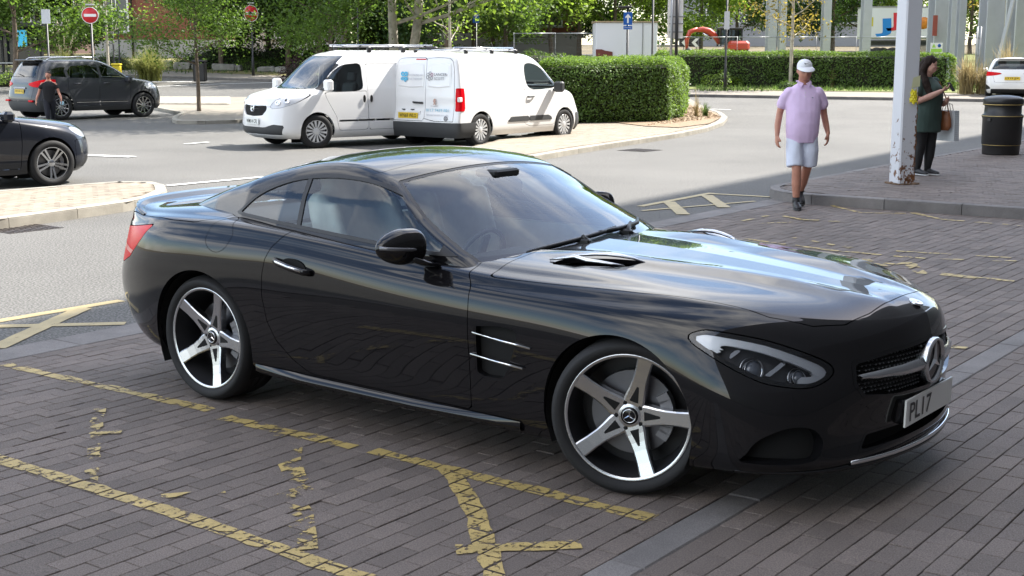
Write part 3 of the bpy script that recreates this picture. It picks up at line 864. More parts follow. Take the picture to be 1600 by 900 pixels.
def make_wheel(parent, loc, out, steer=0.0, ang=0.0, width=.255, ro=.331, rr=.243, style='star', tyre_side=None):
    """one wheel; out = +1 left side, -1 right side (outer face towards out*y)"""
    w = bpy.data.objects.new('wheel', None); w.empty_display_size = .1
    link(w, parent)
    w.location = loc; w.rotation_euler = (0, 0, steer + (math.pi if out < 0 else 0))
    # axis along +y : lathe axis 'y'
    h = width / 2
    t = MB().lathe([(rr - .004, h * .80), (rr + .010, h * .93), (rr + .035, h), (ro - .020, h * .95), (ro - .005, h * .80), (ro, h * .55), (ro, h * .2), (ro - .006, h * .18), (ro - .006, h * .12), (ro, h * .10),
                    (ro, -h * .10), (ro - .006, -h * .12), (ro - .006, -h * .18), (ro, -h * .2), (ro, -h * .55), (ro - .005, -h * .8), (ro - .02, -h * .95), (rr + .035, -h), (rr - .004, -h * .8)], 64, None, 'y')
    t.build('tyre', m_tyre, w)
    rim = MB().lathe([(rr - .002, h * .83), (rr + .004, h * .86), (rr - .004, h * .88), (rr - .013, h * .84)], 64, None, 'y')
    rim.build('rim_lip', m_alloy, w)
    bar = MB().lathe([(rr - .012, h * .84), (rr - .022, h * .5), (rr - .03, 0), (rr - .03, -h * .8)], 64, None, 'y').lathe([(.0, -h * .55), (rr - .03, -h * .55)], 48, None, 'y')
    bar.build('barrel', m_dark if style != 'star' else M('barrel_black', (.02, .02, .022), rough=.4), w)
    MB().lathe([(.07, h * .02), (.178, h * .02), (.178, -.02), (.07, -.02)], 40, None, 'y', smooth=False).build('brake_disc', m_disc, w)
    b = MB()
    for k in range(7):
        a = R(150 + k * 10)
        b.box((0, 0, 0), (.05, .05, .034), M4=Matrix.Rotation(-a, 4, 'Y') @ Matrix.Translation((.155, .02, 0)))
    b.build('caliper', M('caliper_grey', (.22, .22, .23), rough=.4, metal=.4), w)
    if style == 'star':
        prof = [(.042, .047), (.08, .043), (.115, .036), (.15, .0315), (.20, .031), (rr - .014, .0345)]
        face = lambda r: h * .52 + (h * .86 - h * .52) * (min(r / rr, 1)) ** 1.6
        base = []
        sv = []; sf = []
        for (r, hw) in prof:
            a = face(r)
            sv += [(-hw, a - .004, r), (-hw * .82, a, r), (hw * .82, a, r), (hw, a - .004, r), (hw * 1.05, a - .04, r), (-hw * 1.05, a - .04, r)]
        for i in range(len(prof) - 1):
            for j in range(6):
                k = (j + 1) % 6
                sf.append((i * 6 + j, i * 6 + k, (i + 1) * 6 + k, (i + 1) * 6 + j))
        slot = [(.062, .019), (.130, .004)]
        for k in range(5):
            a = ang + k * 2 * math.pi / 5
            Mx = Matrix.Rotation(a, 4, 'Y')
            sp = MB().add([Mx @ Vector(v) for v in sv], sf).build('spoke', m_alloy, w)
            z0, z1 = slot[0][0], slot[1][0]
            q = []
            for (r, hw) in slot:
                for s_ in (-1, 1): q.append((s_ * hw, face(r) + .0015, r))
                for s_ in (-1, 1): q.append((s_ * hw, face(r) - .006, r))
            MB().add([Mx @ Vector(v) for v in q], [(0, 1, 5, 4), (0, 4, 6, 2), (1, 3, 7, 5), (2, 3, 1, 0), (4, 5, 7, 6)]).build('spoke_slot', m_dark, sp)
        hubm = MB().lathe([(0, h * .56), (.03, h * .56), (.05, h * .54), (.062, h * .48), (.07, h * .2)], 32, None, 'y')
        hubm.build('hub', m_alloy, w)
        for k in range(5):
            a = ang + (k + .5) * 2 * math.pi / 5
            MB().lathe([(0, h * .50), (.010, h * .50), (.012, h * .4)], 8, Matrix.Translation((.058 * math.sin(a), .006, .058 * math.cos(a))), 'y').build('wheel_bolt', m_dark, w)
        cp_ = MB().lathe([(0, h * .60), (.030, h * .60), (.037, h * .57), (.038, h * .5)], 32, None, 'y').build('centre_cap', m_gloss, w)
        F4 = face_M4((0, h * .605, 0), (-1, 0, 0), (0, 0, 1))
        emblem_star('star_emblem', .026, m_chrome, F4, cp_, True, .003)
    elif style in ('multi', 'vee'):
        ns = 5 if style == 'vee' else 10
        for k in range(ns):
            for dd in ((-1, 1) if style == 'vee' else (0,)):
                a = ang + k * 2 * math.pi / ns
                Mx = Matrix.Rotation(a, 4, 'Y')
                o_ = dd * .022
                q = [(o_ * .6 - .012, h * .55, .04), (o_ * .6 + .012, h * .55, .04), (o_ * 1.5 + .014, h * .86, rr - .012), (o_ * 1.5 - .014, h * .86, rr - .012)]
                q2 = [(x, y - .03, z) for x, y, z in q]
                MB().add([Mx @ Vector(v) for v in q + q2], [(0, 1, 2, 3), (0, 4, 5, 1), (1, 5, 6, 2), (2, 6, 7, 3), (3, 7, 4, 0)]).build('spoke', m_alloy, w)
        MB().lathe([(0, h * .6), (.035, h * .6), (.055, h * .5), (.06, h * .2)], 20, None, 'y').build('hub', m_alloy, w)
    elif style == 'cover':
        ns = 14
        for k in range(ns):
            Mx = Matrix.Rotation(ang + k * 2 * math.pi / ns, 4, 'Y')
            q = [(-.008, h * .84, .05), (.008, h * .84, .05), (.022, h * .9, rr - .014), (-.022, h * .9, rr - .014)]
            q2 = [(x, y - .02, z) for x, y, z in q]
            MB().add([Mx @ Vector(v) for v in q + q2], [(0, 1, 2, 3), (0, 4, 5, 1), (1, 5, 6, 2), (2, 6, 7, 3), (3, 7, 4, 0)]).build('spoke', M('wheel_cover_silver', (.62, .63, .64), rough=.35, metal=.3), w)
        MB().lathe([(0, h * .88), (.05, h * .87), (.065, h * .8), (.07, h * .3)], 20, None, 'y').build('hub', MATS['wheel_cover_silver'], w)
    return w

def remesh_soft(name, mb, mat, parent, vox=.022, it=6):
    me = bpy.data.meshes.new(name); me.from_pydata(mb.v, [], mb.f); me.update()
    o = bpy.data.objects.new(name, me); COL.objects.link(o)
    m = o.modifiers.new('r', 'REMESH'); m.mode = 'VOXEL'; m.voxel_size = vox
    s = o.modifiers.new('s', 'SMOOTH'); s.iterations = it; s.factor = .5
    me2 = bpy.data.meshes.new_from_object(o.evaluated_get(bpy.context.evaluated_depsgraph_get()))
    bpy.data.objects.remove(o); bpy.data.meshes.remove(me); me2.name = name
    me2.materials.clear(); me2.materials.append(mat); me2.polygons.foreach_set('use_smooth', [True] * len(me2.polygons))
    return link(bpy.data.objects.new(name, me2), parent)
def build_hero():
    root = empty('black_coupe', (-.05, 6.85, 0), -.654, 'glossy black two-door hardtop coupe parked across the block paving in front', 'car')
    G = hero_grid()
    Sg = grid_surf(G)
    mid = np.argmin(np.abs(Sg.p[:, 0]) + np.abs(Sg.p[:, 2] - .5))
    if Sg.n[mid, 1] < 0: Sg = grid_surf(G, True)
    S = merge(Sg, mirror(Sg))
    ay = lambda S: np.abs(S.p[:, 1])
    XZ = lambda S: S.p[:, [0, 2]]
    XY = lambda S: S.p[:, [0, 1]]
    YZ = lambda S: S.p[:, [1, 2]]
    sym = lambda q: list(q) + [(x, -y) for x, y in reversed(q)]
    for cx, cz, r in ((1.290, .322, .358), (-1.272, .322, .376)):
        g = np.hypot(S.p[:, 0] - cx, (S.p[:, 2] - cz) * 1.0) - r
        g = np.where((ay(S) > .5) & (S.p[:, 2] < .85), g, .5)
        S, _ = split(S, g)
    # cockpit opening
    ck = sym([(-1.62, .52), (-1.15, .775), (-.6, .80), (.36, .80), (.50, .72), (.60, .42), (.63, 0)])
    g = np.minimum(sdpoly(XY(S), ck), S.p[:, 2] - .82)
    _, S = split(S, g)
    # bonnet
    hp = sym([(.585, .845), (1.02, .813), (1.32, .786), (1.589, .730), (1.843, .662), (1.985, .565), (2.07, .45), (2.108, .30), (2.122, .15), (2.126, 0)])
    gb = np.minimum(sdpoly(XY(S), hp), S.p[:, 2] - .72)
    hood, S = split(S, gb - .0018)
    _, S = split(S, np.minimum(sdpoly(XY(S), hp), S.p[:, 2] - .72) + .0022)
    # bonnet vents
    vent = lambda s: [(.755, s * .595), (.79, s * .535), (.98, s * .46), (1.09, s * .425), (1.135, s * .46), (1.05, s * .535), (.87, s * .62), (.775, s * .645)]
    gv = np.maximum(sdpoly(XY(hood), vent(1)), sdpoly(XY(hood), vent(-1)))
    hv, hood = split(hood, gv)
    ho = panel('bonnet', hood, m_black, root, .02)
    for s in (1, -1):
        pts = hv.p[hv.p[:, 1] * s > 0]
        vv = MB().add([(x, y, float(np.interp(x, [.75, 1.12], [.885, .872])) - .02) for x, y in vent(s)], [tuple(range(8)) if s < 0 else tuple(range(7, -1, -1))])
        vo = vv.build('bonnet_vent', m_dark, ho)
        for (x0, y0, x1, y1, dz) in ((.735, .600, 1.065, .500, .016), (.80, .535, 1.125, .425, .022)):
            q = []
            for t in np.linspace(0, 1, 7):
                x = x0 + (x1 - x0) * t; y = s * (y0 + (y1 - y0) * t)
                j = np.argmin((hood.p[:, 0] - x) ** 2 + (hood.p[:, 1] - y) ** 2)
                q.append((x, y, hood.p[j, 2] + dz * math.sin(math.pi * min(1, .15 + t * .85)) + .001))
            MB().tube(q, [(.012 * math.sin(math.pi * (.06 + .9 * t)) + .002, .008 * math.sin(math.pi * (.06 + .9 * t)) + .002) for t in np.linspace(0, 1, 7)], 8).build('vent_fin', m_satin, ho)
    # doors
    dp = [(.452, .90), (.475, .845), (.522, .79), (.529, .70), (.531, .243), (-.48, .258), (-.60, .315), (-.71, .40), (-.765, .49), (-.788, .62), (-.78, .72), (-.762, .80), (-.72, .875), (-.655, .935), (-.60, .99)]
    dm = lambda S: np.where(ay(S) > .72, sdpoly(XZ(S), dp), -1.0)
    d, S = split(S, dm(S) - .0018)
    _, S = split(S, dm(S) + .0022)
    for s in (1, -1):
        k, d_ = split(d, d.p[:, 1] * s)
        do = panel('door', k, m_black, root, .02)
        hb = MB().tube([(-.69, s * .930, .803), (-.64, s * .957, .798), (-.55, s * .966, .784), (-.47, s * .957, .769), (-.435, s * .932, .763)], [(.012, .016)] * 5, 10)
        hb.build('handle', m_black, do)
        MB().tube([(-.685, s * .944, .808), (-.64, s * .970, .803), (-.55, s * .979, .789), (-.47, s * .970, .774)], [(.004, .007)] * 4, 8).build('handle_strip', m_chrome, do)
        MB().lathe([(0, 0), (.05, .001), (.062, .004)], 24, face_M4((-.56, s * .9265, .785), (1, 0, -.1), (0, 0, 1)) @ Matrix.Diagonal((1.35, .6, .6, 1))).build('handle_recess', m_dark, do)
    # boot lid
    bp = sym([(-1.17, .76), (-1.24, .84), (-1.34, .872), (-1.55, .862), (-1.74, .825), (-1.90, .775), (-2.10, .69), (-2.215, .55), (-2.27, .3), (-2.28, 0)])
    bm_ = lambda S: np.minimum(sdpoly(XY(S), bp), S.p[:, 2] - .88)
    lid, S = split(S, bm_(S) - .0018)
    _, S = split(S, bm_(S) + .0022)
    lo = panel('boot_lid', lid, m_black, root, .02)
    # lip spoiler
    q = [(-1.90, -.765, .928), (-2.03, -.705, .945), (-2.15, -.60, .965), (-2.215, -.40, .980), (-2.235, 0, .986)]
    q = q + [(x, -y, z) for x, y, z in reversed(q[:-1])]
    q = bspline(np.array(q), 41, 0, 3)
    sp = []; fs = []
    for i, p in enumerate(q):
        n_ = np.array([p[0] + 1.2, p[1] * .9, 0]); n_ /= np.linalg.norm(n_)
        e = math.sin(math.pi * (i + 1) / 42) ** .35
        sp += [tuple(p + n_ * -.10 * e + np.array([0, 0, -.022])), tuple(p + n_ * -.02 + np.array([0, 0, .002 * e])), tuple(p + n_ * .012 * e + np.array([0, 0, .010 * e])), tuple(p + n_ * .008 + np.array([0, 0, -.004])), tuple(p + n_ * -.02 + np.array([0, 0, -.03]))]
    for i in range(len(q) - 1):
        for j in range(4): fs.append((i * 5 + j, i * 5 + j + 1, i * 5 + j + 6, i * 5 + j + 5))
    mesh_ob('spoiler', sp, fs, m_black, lo, True)
    # fuel flap (right side)
    fm = lambda S: np.where((S.p[:, 1] < -.6), .092 - np.hypot(S.p[:, 0] + 1.122, (S.p[:, 2] - .888) * 1.12), -1.)
    fl, S = split(S, fm(S) - .0012)
    _, S = split(S, fm(S) + .0015)
    panel('fuel_flap', fl, m_black, root, .01)
    # lamps
    tp = [(-1.70, .897), (-1.79, .81), (-1.92, .705), (-2.04, .662), (-2.5, .645), (-2.5, .835), (-2.1, .845), (-1.93, .866)]
    tm = lambda S: np.where((ay(S) > .40) & (S.p[:, 0] < -1.5), np.minimum(sdpoly(XZ(S), tp), ay(S) - .40), -1.)
    tl, S = split(S, tm(S) - .001); _, S = split(S, tm(S) + .003)
    hpz = smooth_poly([(1.605, .700), (1.635, .729), (1.70, .733), (1.88, .700), (2.045, .625), (2.085, .572), (2.045, .530), (1.96, .536), (1.87, .560), (1.704, .640)], 4)
    hm = lambda S: np.where((ay(S) > .35) & (S.p[:, 0] > 1.4), sdpoly(XZ(S), hpz), -1.)
    hl, S = split(S, hm(S) - .001); _, S = split(S, hm(S) + .003)
    for s in (1, -1):
        k, _ = split(tl, tl.p[:, 1] * s)
        to = panel('tail_lamp', k, m_red, root, .02)
        tin = split(k, np.abs(k.p[:, 2] - (.745 + (k.p[:, 0] + 2) * -.12)) - .012)[1]
        if tin.f: panel('lamp_band', tin, M('pale_lens', (.75, .25, .22), rough=.1), to, 0, .002)
        k, _ = split(hl, hl.p[:, 1] * s)
        h0 = panel('headlamp', Surf(k.p - k.n * .075, k.n, k.f), M('lamp_housing', (.06, .062, .07), rough=.2), root, 0)
        panel('lens', k, m_lens, h0, .0)
        # side wall of the housing
        panel('lamp_rim', split(k, .016 - hm(k))[0], m_gloss, h0, .07, -.003)
        g2 = hm(k)
        top_ln = k.p[:, 2] - np.interp(k.p[:, 0], [1.6, 1.75, 1.9, 2.05, 2.1], [.700, .684, .652, .598, .560])
        band = split(k, np.minimum(g2 - .016, .042 - g2))[0]
        upper = split(band, np.maximum(top_ln + .012, .06 - np.abs(k.p[:, 0].min() + .05 - band.p[:, 0]) if False else -9 + 0 * band.p[:, 0]) if False else band.p[:, 2] - np.interp(band.p[:, 0], [1.6, 1.75, 1.9, 2.05, 2.1], [.660, .668, .628, .570, .54]))[0]
        if upper.f: panel('light_strip', upper, m_led, h0, .015, -.006)
        fin = split(k, np.minimum(np.minimum(g2 - .02, k.p[:, 0] - 1.635), np.minimum(1.735 - k.p[:, 0] - (k.p[:, 2] - .66) * 1.2, .012 + .03 - np.abs(k.p[:, 2] - (.672 - (k.p[:, 0] - 1.66) * .42)))))[0]
        if fin.f: panel('light_strip', fin, m_led, h0, .01, -.008)
        hook = split(k, np.minimum(np.minimum(g2 - .016, .040 - g2), np.minimum(k.p[:, 0] - 2.0, k.p[:, 2] - .545)))[0]
        if hook.f: panel('light_strip', hook, m_led, h0, .012, -.008)
        for xd in (1.925, 1.765):
            zc_ = float(np.interp(xd, [1.7, 2.0], [.655, .580]))
            dv_ = split(k, np.minimum(g2 - .03, np.minimum(.011 - np.abs(k.p[:, 0] - xd - (k.p[:, 2] - zc_) * .9), .036 - np.abs(k.p[:, 2] - zc_))))[0]
            if dv_.f: panel('lamp_divider', dv_, m_chrome, h0, .02, -.03)
        for (x, z, rr_) in ((1.86, .607, .042), (2.0, .575, .034)):
            j = np.argmin((k.p[:, 0] - x) ** 2 + (k.p[:, 2] - z) ** 2)
            c = k.p[j] - k.n[j] * .05; nn = Vector(k.n[j]); nn = (nn + Vector((.7, 0, 0))).normalized()
            F4 = face_M4(c, nn.orthogonal(), nn.cross(nn.orthogonal()))
            MB().lathe([(rr_, -.02), (rr_, .012), (rr_ * .9, .014), (rr_ * .86, .0)], 24, F4).build('projector_ring', m_chrome, h0)
            MB().lathe([(rr_ * .86, .0), (rr_ * .6, .016), (rr_ * .3, .022), (0, .024)], 24, F4).build('projector', M('projector_glass', (.22, .24, .28), rough=.03, coat=1), h0)
            MB().lathe([(rr_ * 1.18, -.012), (rr_ * 1.22, 0), (rr_ * 1.26, -.012)], 24, F4).build('projector_trim', m_chrome, h0)
    # grille and intakes
    gp = [(-.50, .612), (-.30, .640), (0, .655), (.30, .640), (.50, .612), (.515, .52), (.47, .462), (.30, .440), (0, .432), (-.30, .440), (-.47, .462), (-.515, .52)]
    gm = lambda S: np.where(S.p[:, 0] > 1.95, sdpoly(YZ(S), gp), -1.)
    gr, S = split(S, gm(S))
    go = panel('grille', Surf(gr.p - gr.n * .05, gr.n, gr.f), m_dark, root, 0)
    panel('grille_surround', split(gr, .016 - gm(gr))[0], m_gloss, go, .05, .002)
    pins = MB()
    row = 0
    for z in np.arange(.448, .645, .017):
        row += 1
        for y in np.arange(-.50 + (.011 if row % 2 else 0), .50, .022):
            if sdpoly(np.array([[y, z]]), gp)[0] < .022: continue
            if np.hypot(y, z - .545) < .10: continue
            j = np.argmin((gr.p[:, 1] - y) ** 2 + (gr.p[:, 2] - z) ** 2); p = gr.p[j] - gr.n[j] * .02
            p = (p[0], y, z)
            pins.add([(p[0] + .006, y, z), (p[0], y - .005, z), (p[0], y, z + .0045), (p[0], y + .005, z), (p[0], y, z - .0045)], [(0, 1, 2), (0, 2, 3), (0, 3, 4), (0, 4, 1)])
            pins.add([(p[0], y - .003, z), (p[0], y + .003, z), (p[0] - .03, y, z)], [(0, 1, 2)])
    tag(pins.build('diamond_pins', M('pin_silver', (.24, .24, .25), rough=.3, metal=1), go), kind='stuff')
    for s in (1, -1):
        q = []
        for y, hz in ((.475, .010), (.40, .017), (.25, .024), (.12, .028), (.075, .030)):
            j = np.argmin((gr.p[:, 1] - y * s) ** 2 + (gr.p[:, 2] - .545) ** 2)
            q.append((gr.p[j, 0] + .006, y * s, .545, hz))
        vs = []; fs = []
        for x, y, z, hz in q: vs += [(x - .03, y, z - hz), (x, y, z - hz * .7), (x + .006, y, z + hz * .2), (x - .012, y, z + hz)]
        for i in range(len(q) - 1):
            for j in range(3): fs.append((i * 4 + j, i * 4 + j + 1, i * 4 + j + 5, i * 4 + j + 4) if s < 0 else (i * 4 + j, i * 4 + j + 4, i * 4 + j + 5, i * 4 + j + 1))
        mesh_ob('grille_bar', vs, fs, m_satin, go, True)
    F4 = face_M4((2.270, 0, .548), (0, 1, 0), (.03, 0, 1))
    eb = MB().lathe([(.094, -.04), (.096, 0), (.092, .012), (.086, .012), (.082, 0)], 48, F4).build('emblem_ring', m_satin, go)
    MB().lathe([(.083, 0), (0, .0)], 48, F4).build('emblem_disc', m_gloss, go)
    emblem_star('star_emblem', .083, m_chrome, F4 @ Matrix.Translation((0, 0, .002)), go, False, .012)
    ins = [[(-.50, .245), (.50, .245), (.44, .318), (.3, .322), (-.3, .322), (-.44, .318)]]
    for s in (1, -1): ins.append(smooth_poly([(s * .865, .228), (s * .868, .28), (s * .84, .345), (s * .77, .390), (s * .69, .376), (s * .65, .31), (s * .70, .235)], 4))
    for poly in ins:
        im = lambda S: np.where((S.p[:, 0] > 1.7), sdpoly(YZ(S), poly), -1.)
        i_, S = split(S, im(S))
        io = panel('air_intake', Surf(i_.p - i_.n * .06, i_.n, i_.f), m_dark, root, 0)
        panel('intake_surround', split(i_, .010 - im(i_))[0], m_gloss, io, .06, .001)
    # splitter blade under the nose
    lipx = [(1.80, .845), (1.9, .80), (2.0, .735), (2.09, .63), (2.17, .46), (2.225, .24), (2.245, 0)]
    lipx = bspline(np.array(lipx + [(x, -y) for x, y in reversed(lipx[:-1])]), 41, 0, 3)
    vs = []; fs = []
    for x, y in lipx: vs += [(x - .06, y * .95, .190), (x + .012, y * 1.012, .188), (x + .014, y * 1.013, .198), (x - .03, y * .97, .218)]
    for i in range(40):
        for j in range(3): fs.append((i * 4 + j, i * 4 + j + 1, i * 4 + j + 5, i * 4 + j + 4))
    mesh_ob('front_splitter', vs, fs, m_black, root, True)
    MB().tube([(x + .014, y, .212) for x, y in lipx[12:29]], [(.004, .010)] * 17, 8).build('chrome_lip', m_chrome, root)
    # side vents in the wings
    vp = [(.566, .640), (.70, .655), (.815, .645), (.80, .57), (.755, .46), (.72, .405), (.62, .398), (.562, .415)]
    vm = lambda S: np.where(ay(S) > .75, sdpoly(XZ(S), vp), -1.)
    ve, S = split(S, vm(S))
    for s in (1, -1):
        k, _ = split(ve, ve.p[:, 1] * s)
        vo = panel('side_vent', Surf(k.p - k.n * .035, k.n, k.f), m_dark, root, 0)
        panel('vent_frame', split(k, .010 - vm(k))[0], m_gloss, vo, .035, -.001)
        for (x0, z0, x1, z1) in ((.557, .600, .875, .571), (.546, .503, .835, .478)):
            MB().tube([(x0, s * .930, z0), ((x0 + x1) / 2, s * .937, (z0 + z1) / 2), (x1, s * .934, z1)], [(.004, .005)] * 3, 8).build('vent_fin', m_chrome, vo)
    # bumpers and wings as separate panels
    bl = lambda S: S.p[:, 0] + 1.62 + .10 * np.clip(.70 - S.p[:, 2], 0, 1) * 0
    rb, S = split(S, np.minimum(-1.66 - S.p[:, 0], .655 - S.p[:, 2]) - .0008)
    panel('rear_bumper', rb, m_black, root, .015)
    cut2 = np.minimum(S.p[:, 0] - 1.655, np.interp(S.p[:, 0], [1.6, 1.7, 2.05, 2.3], [.615, .60, .66, .70]) - S.p[:, 2])
    fb, S = split(S, cut2 - .0008)
    panel('front_bumper', fb, m_black, root, .015)
    panel('body_shell', S, m_black, root, .03)
    # dark liner under the panel gaps + wheel housings + floor
    for cx, r in ((1.290, .356), (-1.272, .374)):
        for s in (1, -1):
            li = MB()
            n_ = 24; vs = []; fs = []
            for i in range(n_ + 1):
                a = R(-25) + (math.pi + R(50)) * i / n_
                for yy in (.90, .60): vs.append((cx + r * 1.0 * math.cos(a), s * yy, .322 + r * math.sin(a)))
            for i in range(n_): fs.append((2 * i, 2 * i + 1, 2 * i + 3, 2 * i + 2))
            li.add(vs, fs)
            li.add([(cx - r, s * .60, .1), (cx + r, s * .60, .1), (cx + r, s * .60, .72), (cx - r, s * .60, .72)], [(0, 1, 2, 3)])
            li.build('wheel_housing', m_dark, root)
    fl_ = MB()
    for x0, x1 in ((-.87, .90), (1.69, 1.95), (-2.0, -1.68)): fl_.box(((x0 + x1) / 2, 0, .20), (x1 - x0, 1.62 if x0 < 1 and x0 > -1 else 1.2, .04))
    fl_.box((0, 0, .205), (4.0, 1.16, .04))
    fl_.build('floor_pan', m_dark, root)
    inner = MB()
    inner.box((-.13, .80, .53), (1.5, .02, .56)).box((-.13, -.80, .53), (1.5, .02, .56)).box((1.2, 0, .66), (1.3, 1.10, .12)).box((-1.75, 0, .60), (.8, 1.2, .40))
    inner.box((.70, 0, .60), (.04, 1.5, .42))
    inner.build('inner_structure', m_dark, root)
    # sill skirts
    for s in (1, -1):
        vs = []; fs = []
        xs = np.linspace(-.88, .80, 15)
        for i, x in enumerate(xs):
            e = min(1, i / 3, (14 - i) / 5)
            zz = .222 - .012 * (x + .9)
            vs += [(x, s * (.905), zz + .03), (x, s * (.905 + .032 * e), zz + .012), (x, s * (.905 + .030 * e), zz - .006), (x, s * .875, zz - .02)]
        for i in range(14):
            for j in range(3): fs.append((i * 4 + j, i * 4 + j + 1, i * 4 + j + 5, i * 4 + j + 4)[::s])
        mesh_ob('side_skirt', vs, fs, m_black, root, True)

    # ------------------------------------------------ cabin top
    Px = [-1.95, -1.75, -1.5, -1.2, -.9, -.6, -.35, -.12, .10, .35, .55, .68]
    Pz = [.935, 1.01, 1.10, 1.20, 1.275, 1.312, 1.305, 1.262, 1.172, 1.045, .938, .868]
    pp = bspline(np.array([Px, Pz]).T, 200, 0, 6)
    P = lambda x: np.interp(x, pp[:, 0], pp[:, 1])
    def kk(x): return np.interp(x, [-1.2, -.6, -.2, .1], [-.20, -.02, .12, .29])
    def T(x, y): return P(np.clip(x + kk(x) * y * y, -1.95, .68)) - .055 * (y / .65) ** 2 * np.interp(x, [-1.6, -.9, -.1, .4], [.5, 1, 1, .35])
    wbx = ([-1.95, -1.7, -1.4, -1.1, -.8, -.3, .2, .45, .7], [.50, .62, .735, .808, .836, .842, .836, .815, .76])
    zbx = ([-1.95, -1.3, -1.0, -.6, -.05, .5, .7], [.93, .935, .935, .918, .880, .842, .838])
    wb = lambda x: np.interp(x, *wbx)
    zb = lambda x: np.interp(x, *zbx)
    W = lambda x, z: wb(x) - .47 * np.maximum(z - .90, 0) - .25 * np.maximum(z - 1.1, 0)
    n1, n2 = 26, 44
    rows = []; qs = []
    for x in np.linspace(-1.93, .66, 170):
        lo, hi = zb(x) - .04, 1.32
        if T(x, W(x, lo)) < lo: hi = lo
        for _ in range(40):
            m_ = (lo + hi) / 2
            if T(x, W(x, m_)) > m_: lo = m_
            else: hi = m_
        zc = lo; yc = W(x, zc)
        if zc <= zb(x) - .035:   # no side wall here: find where the top meets the belt
            yy = np.linspace(0, wb(x), 200); ok = T(x, yy) > zb(x) - .04
            yc = yy[ok].max() if ok.any() else 0.0; zc = T(x, yc)
        ls = max(zc - (zb(x) - .04), 0.0); r = min(.055, ls * .7, yc * .5)
        side = lambda q: (W(x, zc + q * .9), zc + q * .9)
        top = lambda q: (max(yc - q, 0), T(x, max(yc - q, 0)))
        row = []; qr = []
        sq = np.concatenate([np.linspace(-max(ls / .9, 1e-4), 0, n1)[:-1], np.array([0]), yc * np.linspace(0, 1, n2)[1:] ** 1.35])
        for q in sq:
            if abs(q) < r:
                t = (q + r) / (2 * r); a, b, c = side(-r), (yc, zc), top(r)
                y = (1 - t) ** 2 * a[0] + 2 * t * (1 - t) * b[0] + t * t * c[0]; z = (1 - t) ** 2 * a[1] + 2 * t * (1 - t) * b[1] + t * t * c[1]
            else: y, z = side(q) if q < 0 else top(q)
            row.append((x, y, z)); qr.append(q)
        rows.append(row); qs.append(qr)
    C = np.array(rows); Q = np.array(qs)
    C[:, -1, 1] = 0
    Sc = grid_surf(C)
    j = np.argmin(np.abs(Sc.p[:, 0] + .4) + np.abs(Sc.p[:, 1]))
    if Sc.n[j, 2] < 0: Sc = grid_surf(C, True)
    # carry q through the cuts by storing it as a 4th coordinate
    Sc.p = np.hstack([Sc.p, Q.reshape(-1, 1)])
    def m4(S): 
        s = Surf(S.p * [1, -1, 1, 1], S.n * [1, -1, 1], [tuple(reversed(f)) for f in S.f]); return s
    A = merge4 = Surf(np.vstack([Sc.p, m4(Sc).p]), np.vstack([Sc.n, m4(Sc).n]), Sc.f + [tuple(i + len(Sc.p) for i in f) for f in m4(Sc).f])
    drop = lambda S: Surf(S.p[:, :3], S.n, S.f)
    wl = lambda S: S.p[:, 0] + kk(S.p[:, 0]) * S.p[:, 1] ** 2
    q4 = lambda S: S.p[:, 3]
    dlo = smooth_poly([(.395, .905), (.30, .955), (.10, 1.075), (-.06, 1.158), (-.28, 1.205), (-.55, 1.212), (-.80, 1.180), (-1.0, 1.105), (-1.115, 1.015), (-1.135, .985), (-.9, .968), (-.62, .951), (-.2, .925), (.2, .903)], 4)
    dm2 = lambda S: np.where(q4(S) < .03, sdpoly(S.p[:, [0, 2]], dlo), -1.)
    win, A = split(A, dm2(A))
    fr = split(win, .016 - dm2(win))[0]; win = split(win, dm2(win) - .016)[0]
    fo = panel('window_frame', drop(fr), m_trim, root, .012, .003)
    corner = split(win, win.p[:, 0] - .275)[0]
    for s in (1, -1): panel('mirror_triangle', drop(split(corner, corner.p[:, 1] * s)[0]), m_trim, root, .01, .0)
    win = split(win, .274 - win.p[:, 0])[0]
    bx = lambda S: S.p[:, 0] - (-.640 - (S.p[:, 2] - .945) * .16)
    bar = split(win, .014 - np.abs(bx(win)))[0]
    for s in (1, -1): panel('window_pillar', drop(split(bar, bar.p[:, 1] * s)[0]), m_trim, root, .01, .002)
    for s in (1, -1):
        k = split(win, win.p[:, 1] * s)[0]
        a, b = split(k, bx(k))
        panel('side_window', drop(a), m_sideglass, root, 0, -.002)
        panel('quarter_window', drop(b), m_sideglass, root, 0, -.002)
    wm = lambda S: np.minimum(q4(S) - .058, np.minimum(wl(S) + .085, 3 + 0 * wl(S)))
    ws, A = split(A, wm(A))
    band = split(ws, .022 - wm(ws))[0]; ws = split(ws, wm(ws) - .022)[0]
    panel('windscreen_seal', drop(band), m_trim, root, .01, -.002)
    panel('windscreen', drop(ws), m_glass, root, 0, -.003)
    rw, A = split(A, np.minimum(q4(A) - .07, -1.10 - wl(A)))
    rw, rs_ = split(rw, np.minimum(-1.72 * 0 + wl(rw) + 1.80, q4(rw) - .0))
    panel('rear_window', drop(rw), m_sideglass, root, .01, -.002)
    if rs_.f: panel('rear_scuttle', drop(rs_), m_black, root, .01)
    rp, A = split(A, np.minimum(np.minimum(q4(A) - .028, -.215 - wl(A)), wl(A) + .95) - .0015)
    _, A = split(A, np.minimum(np.minimum(q4(A) - .028, -.215 - wl(A)), wl(A) + .95) + .0018)
    panel('roof_panel', drop(rp), m_black, root, .02)
    # joints across the pillars
    j1 = lambda S: np.abs(S.p[:, 0] - (-.085 + (S.p[:, 2] - 1.2) * .5)) - .002
    _, A = split(A, np.where(q4(A) < .03, .002 - np.abs(A.p[:, 0] + .10), -1.))
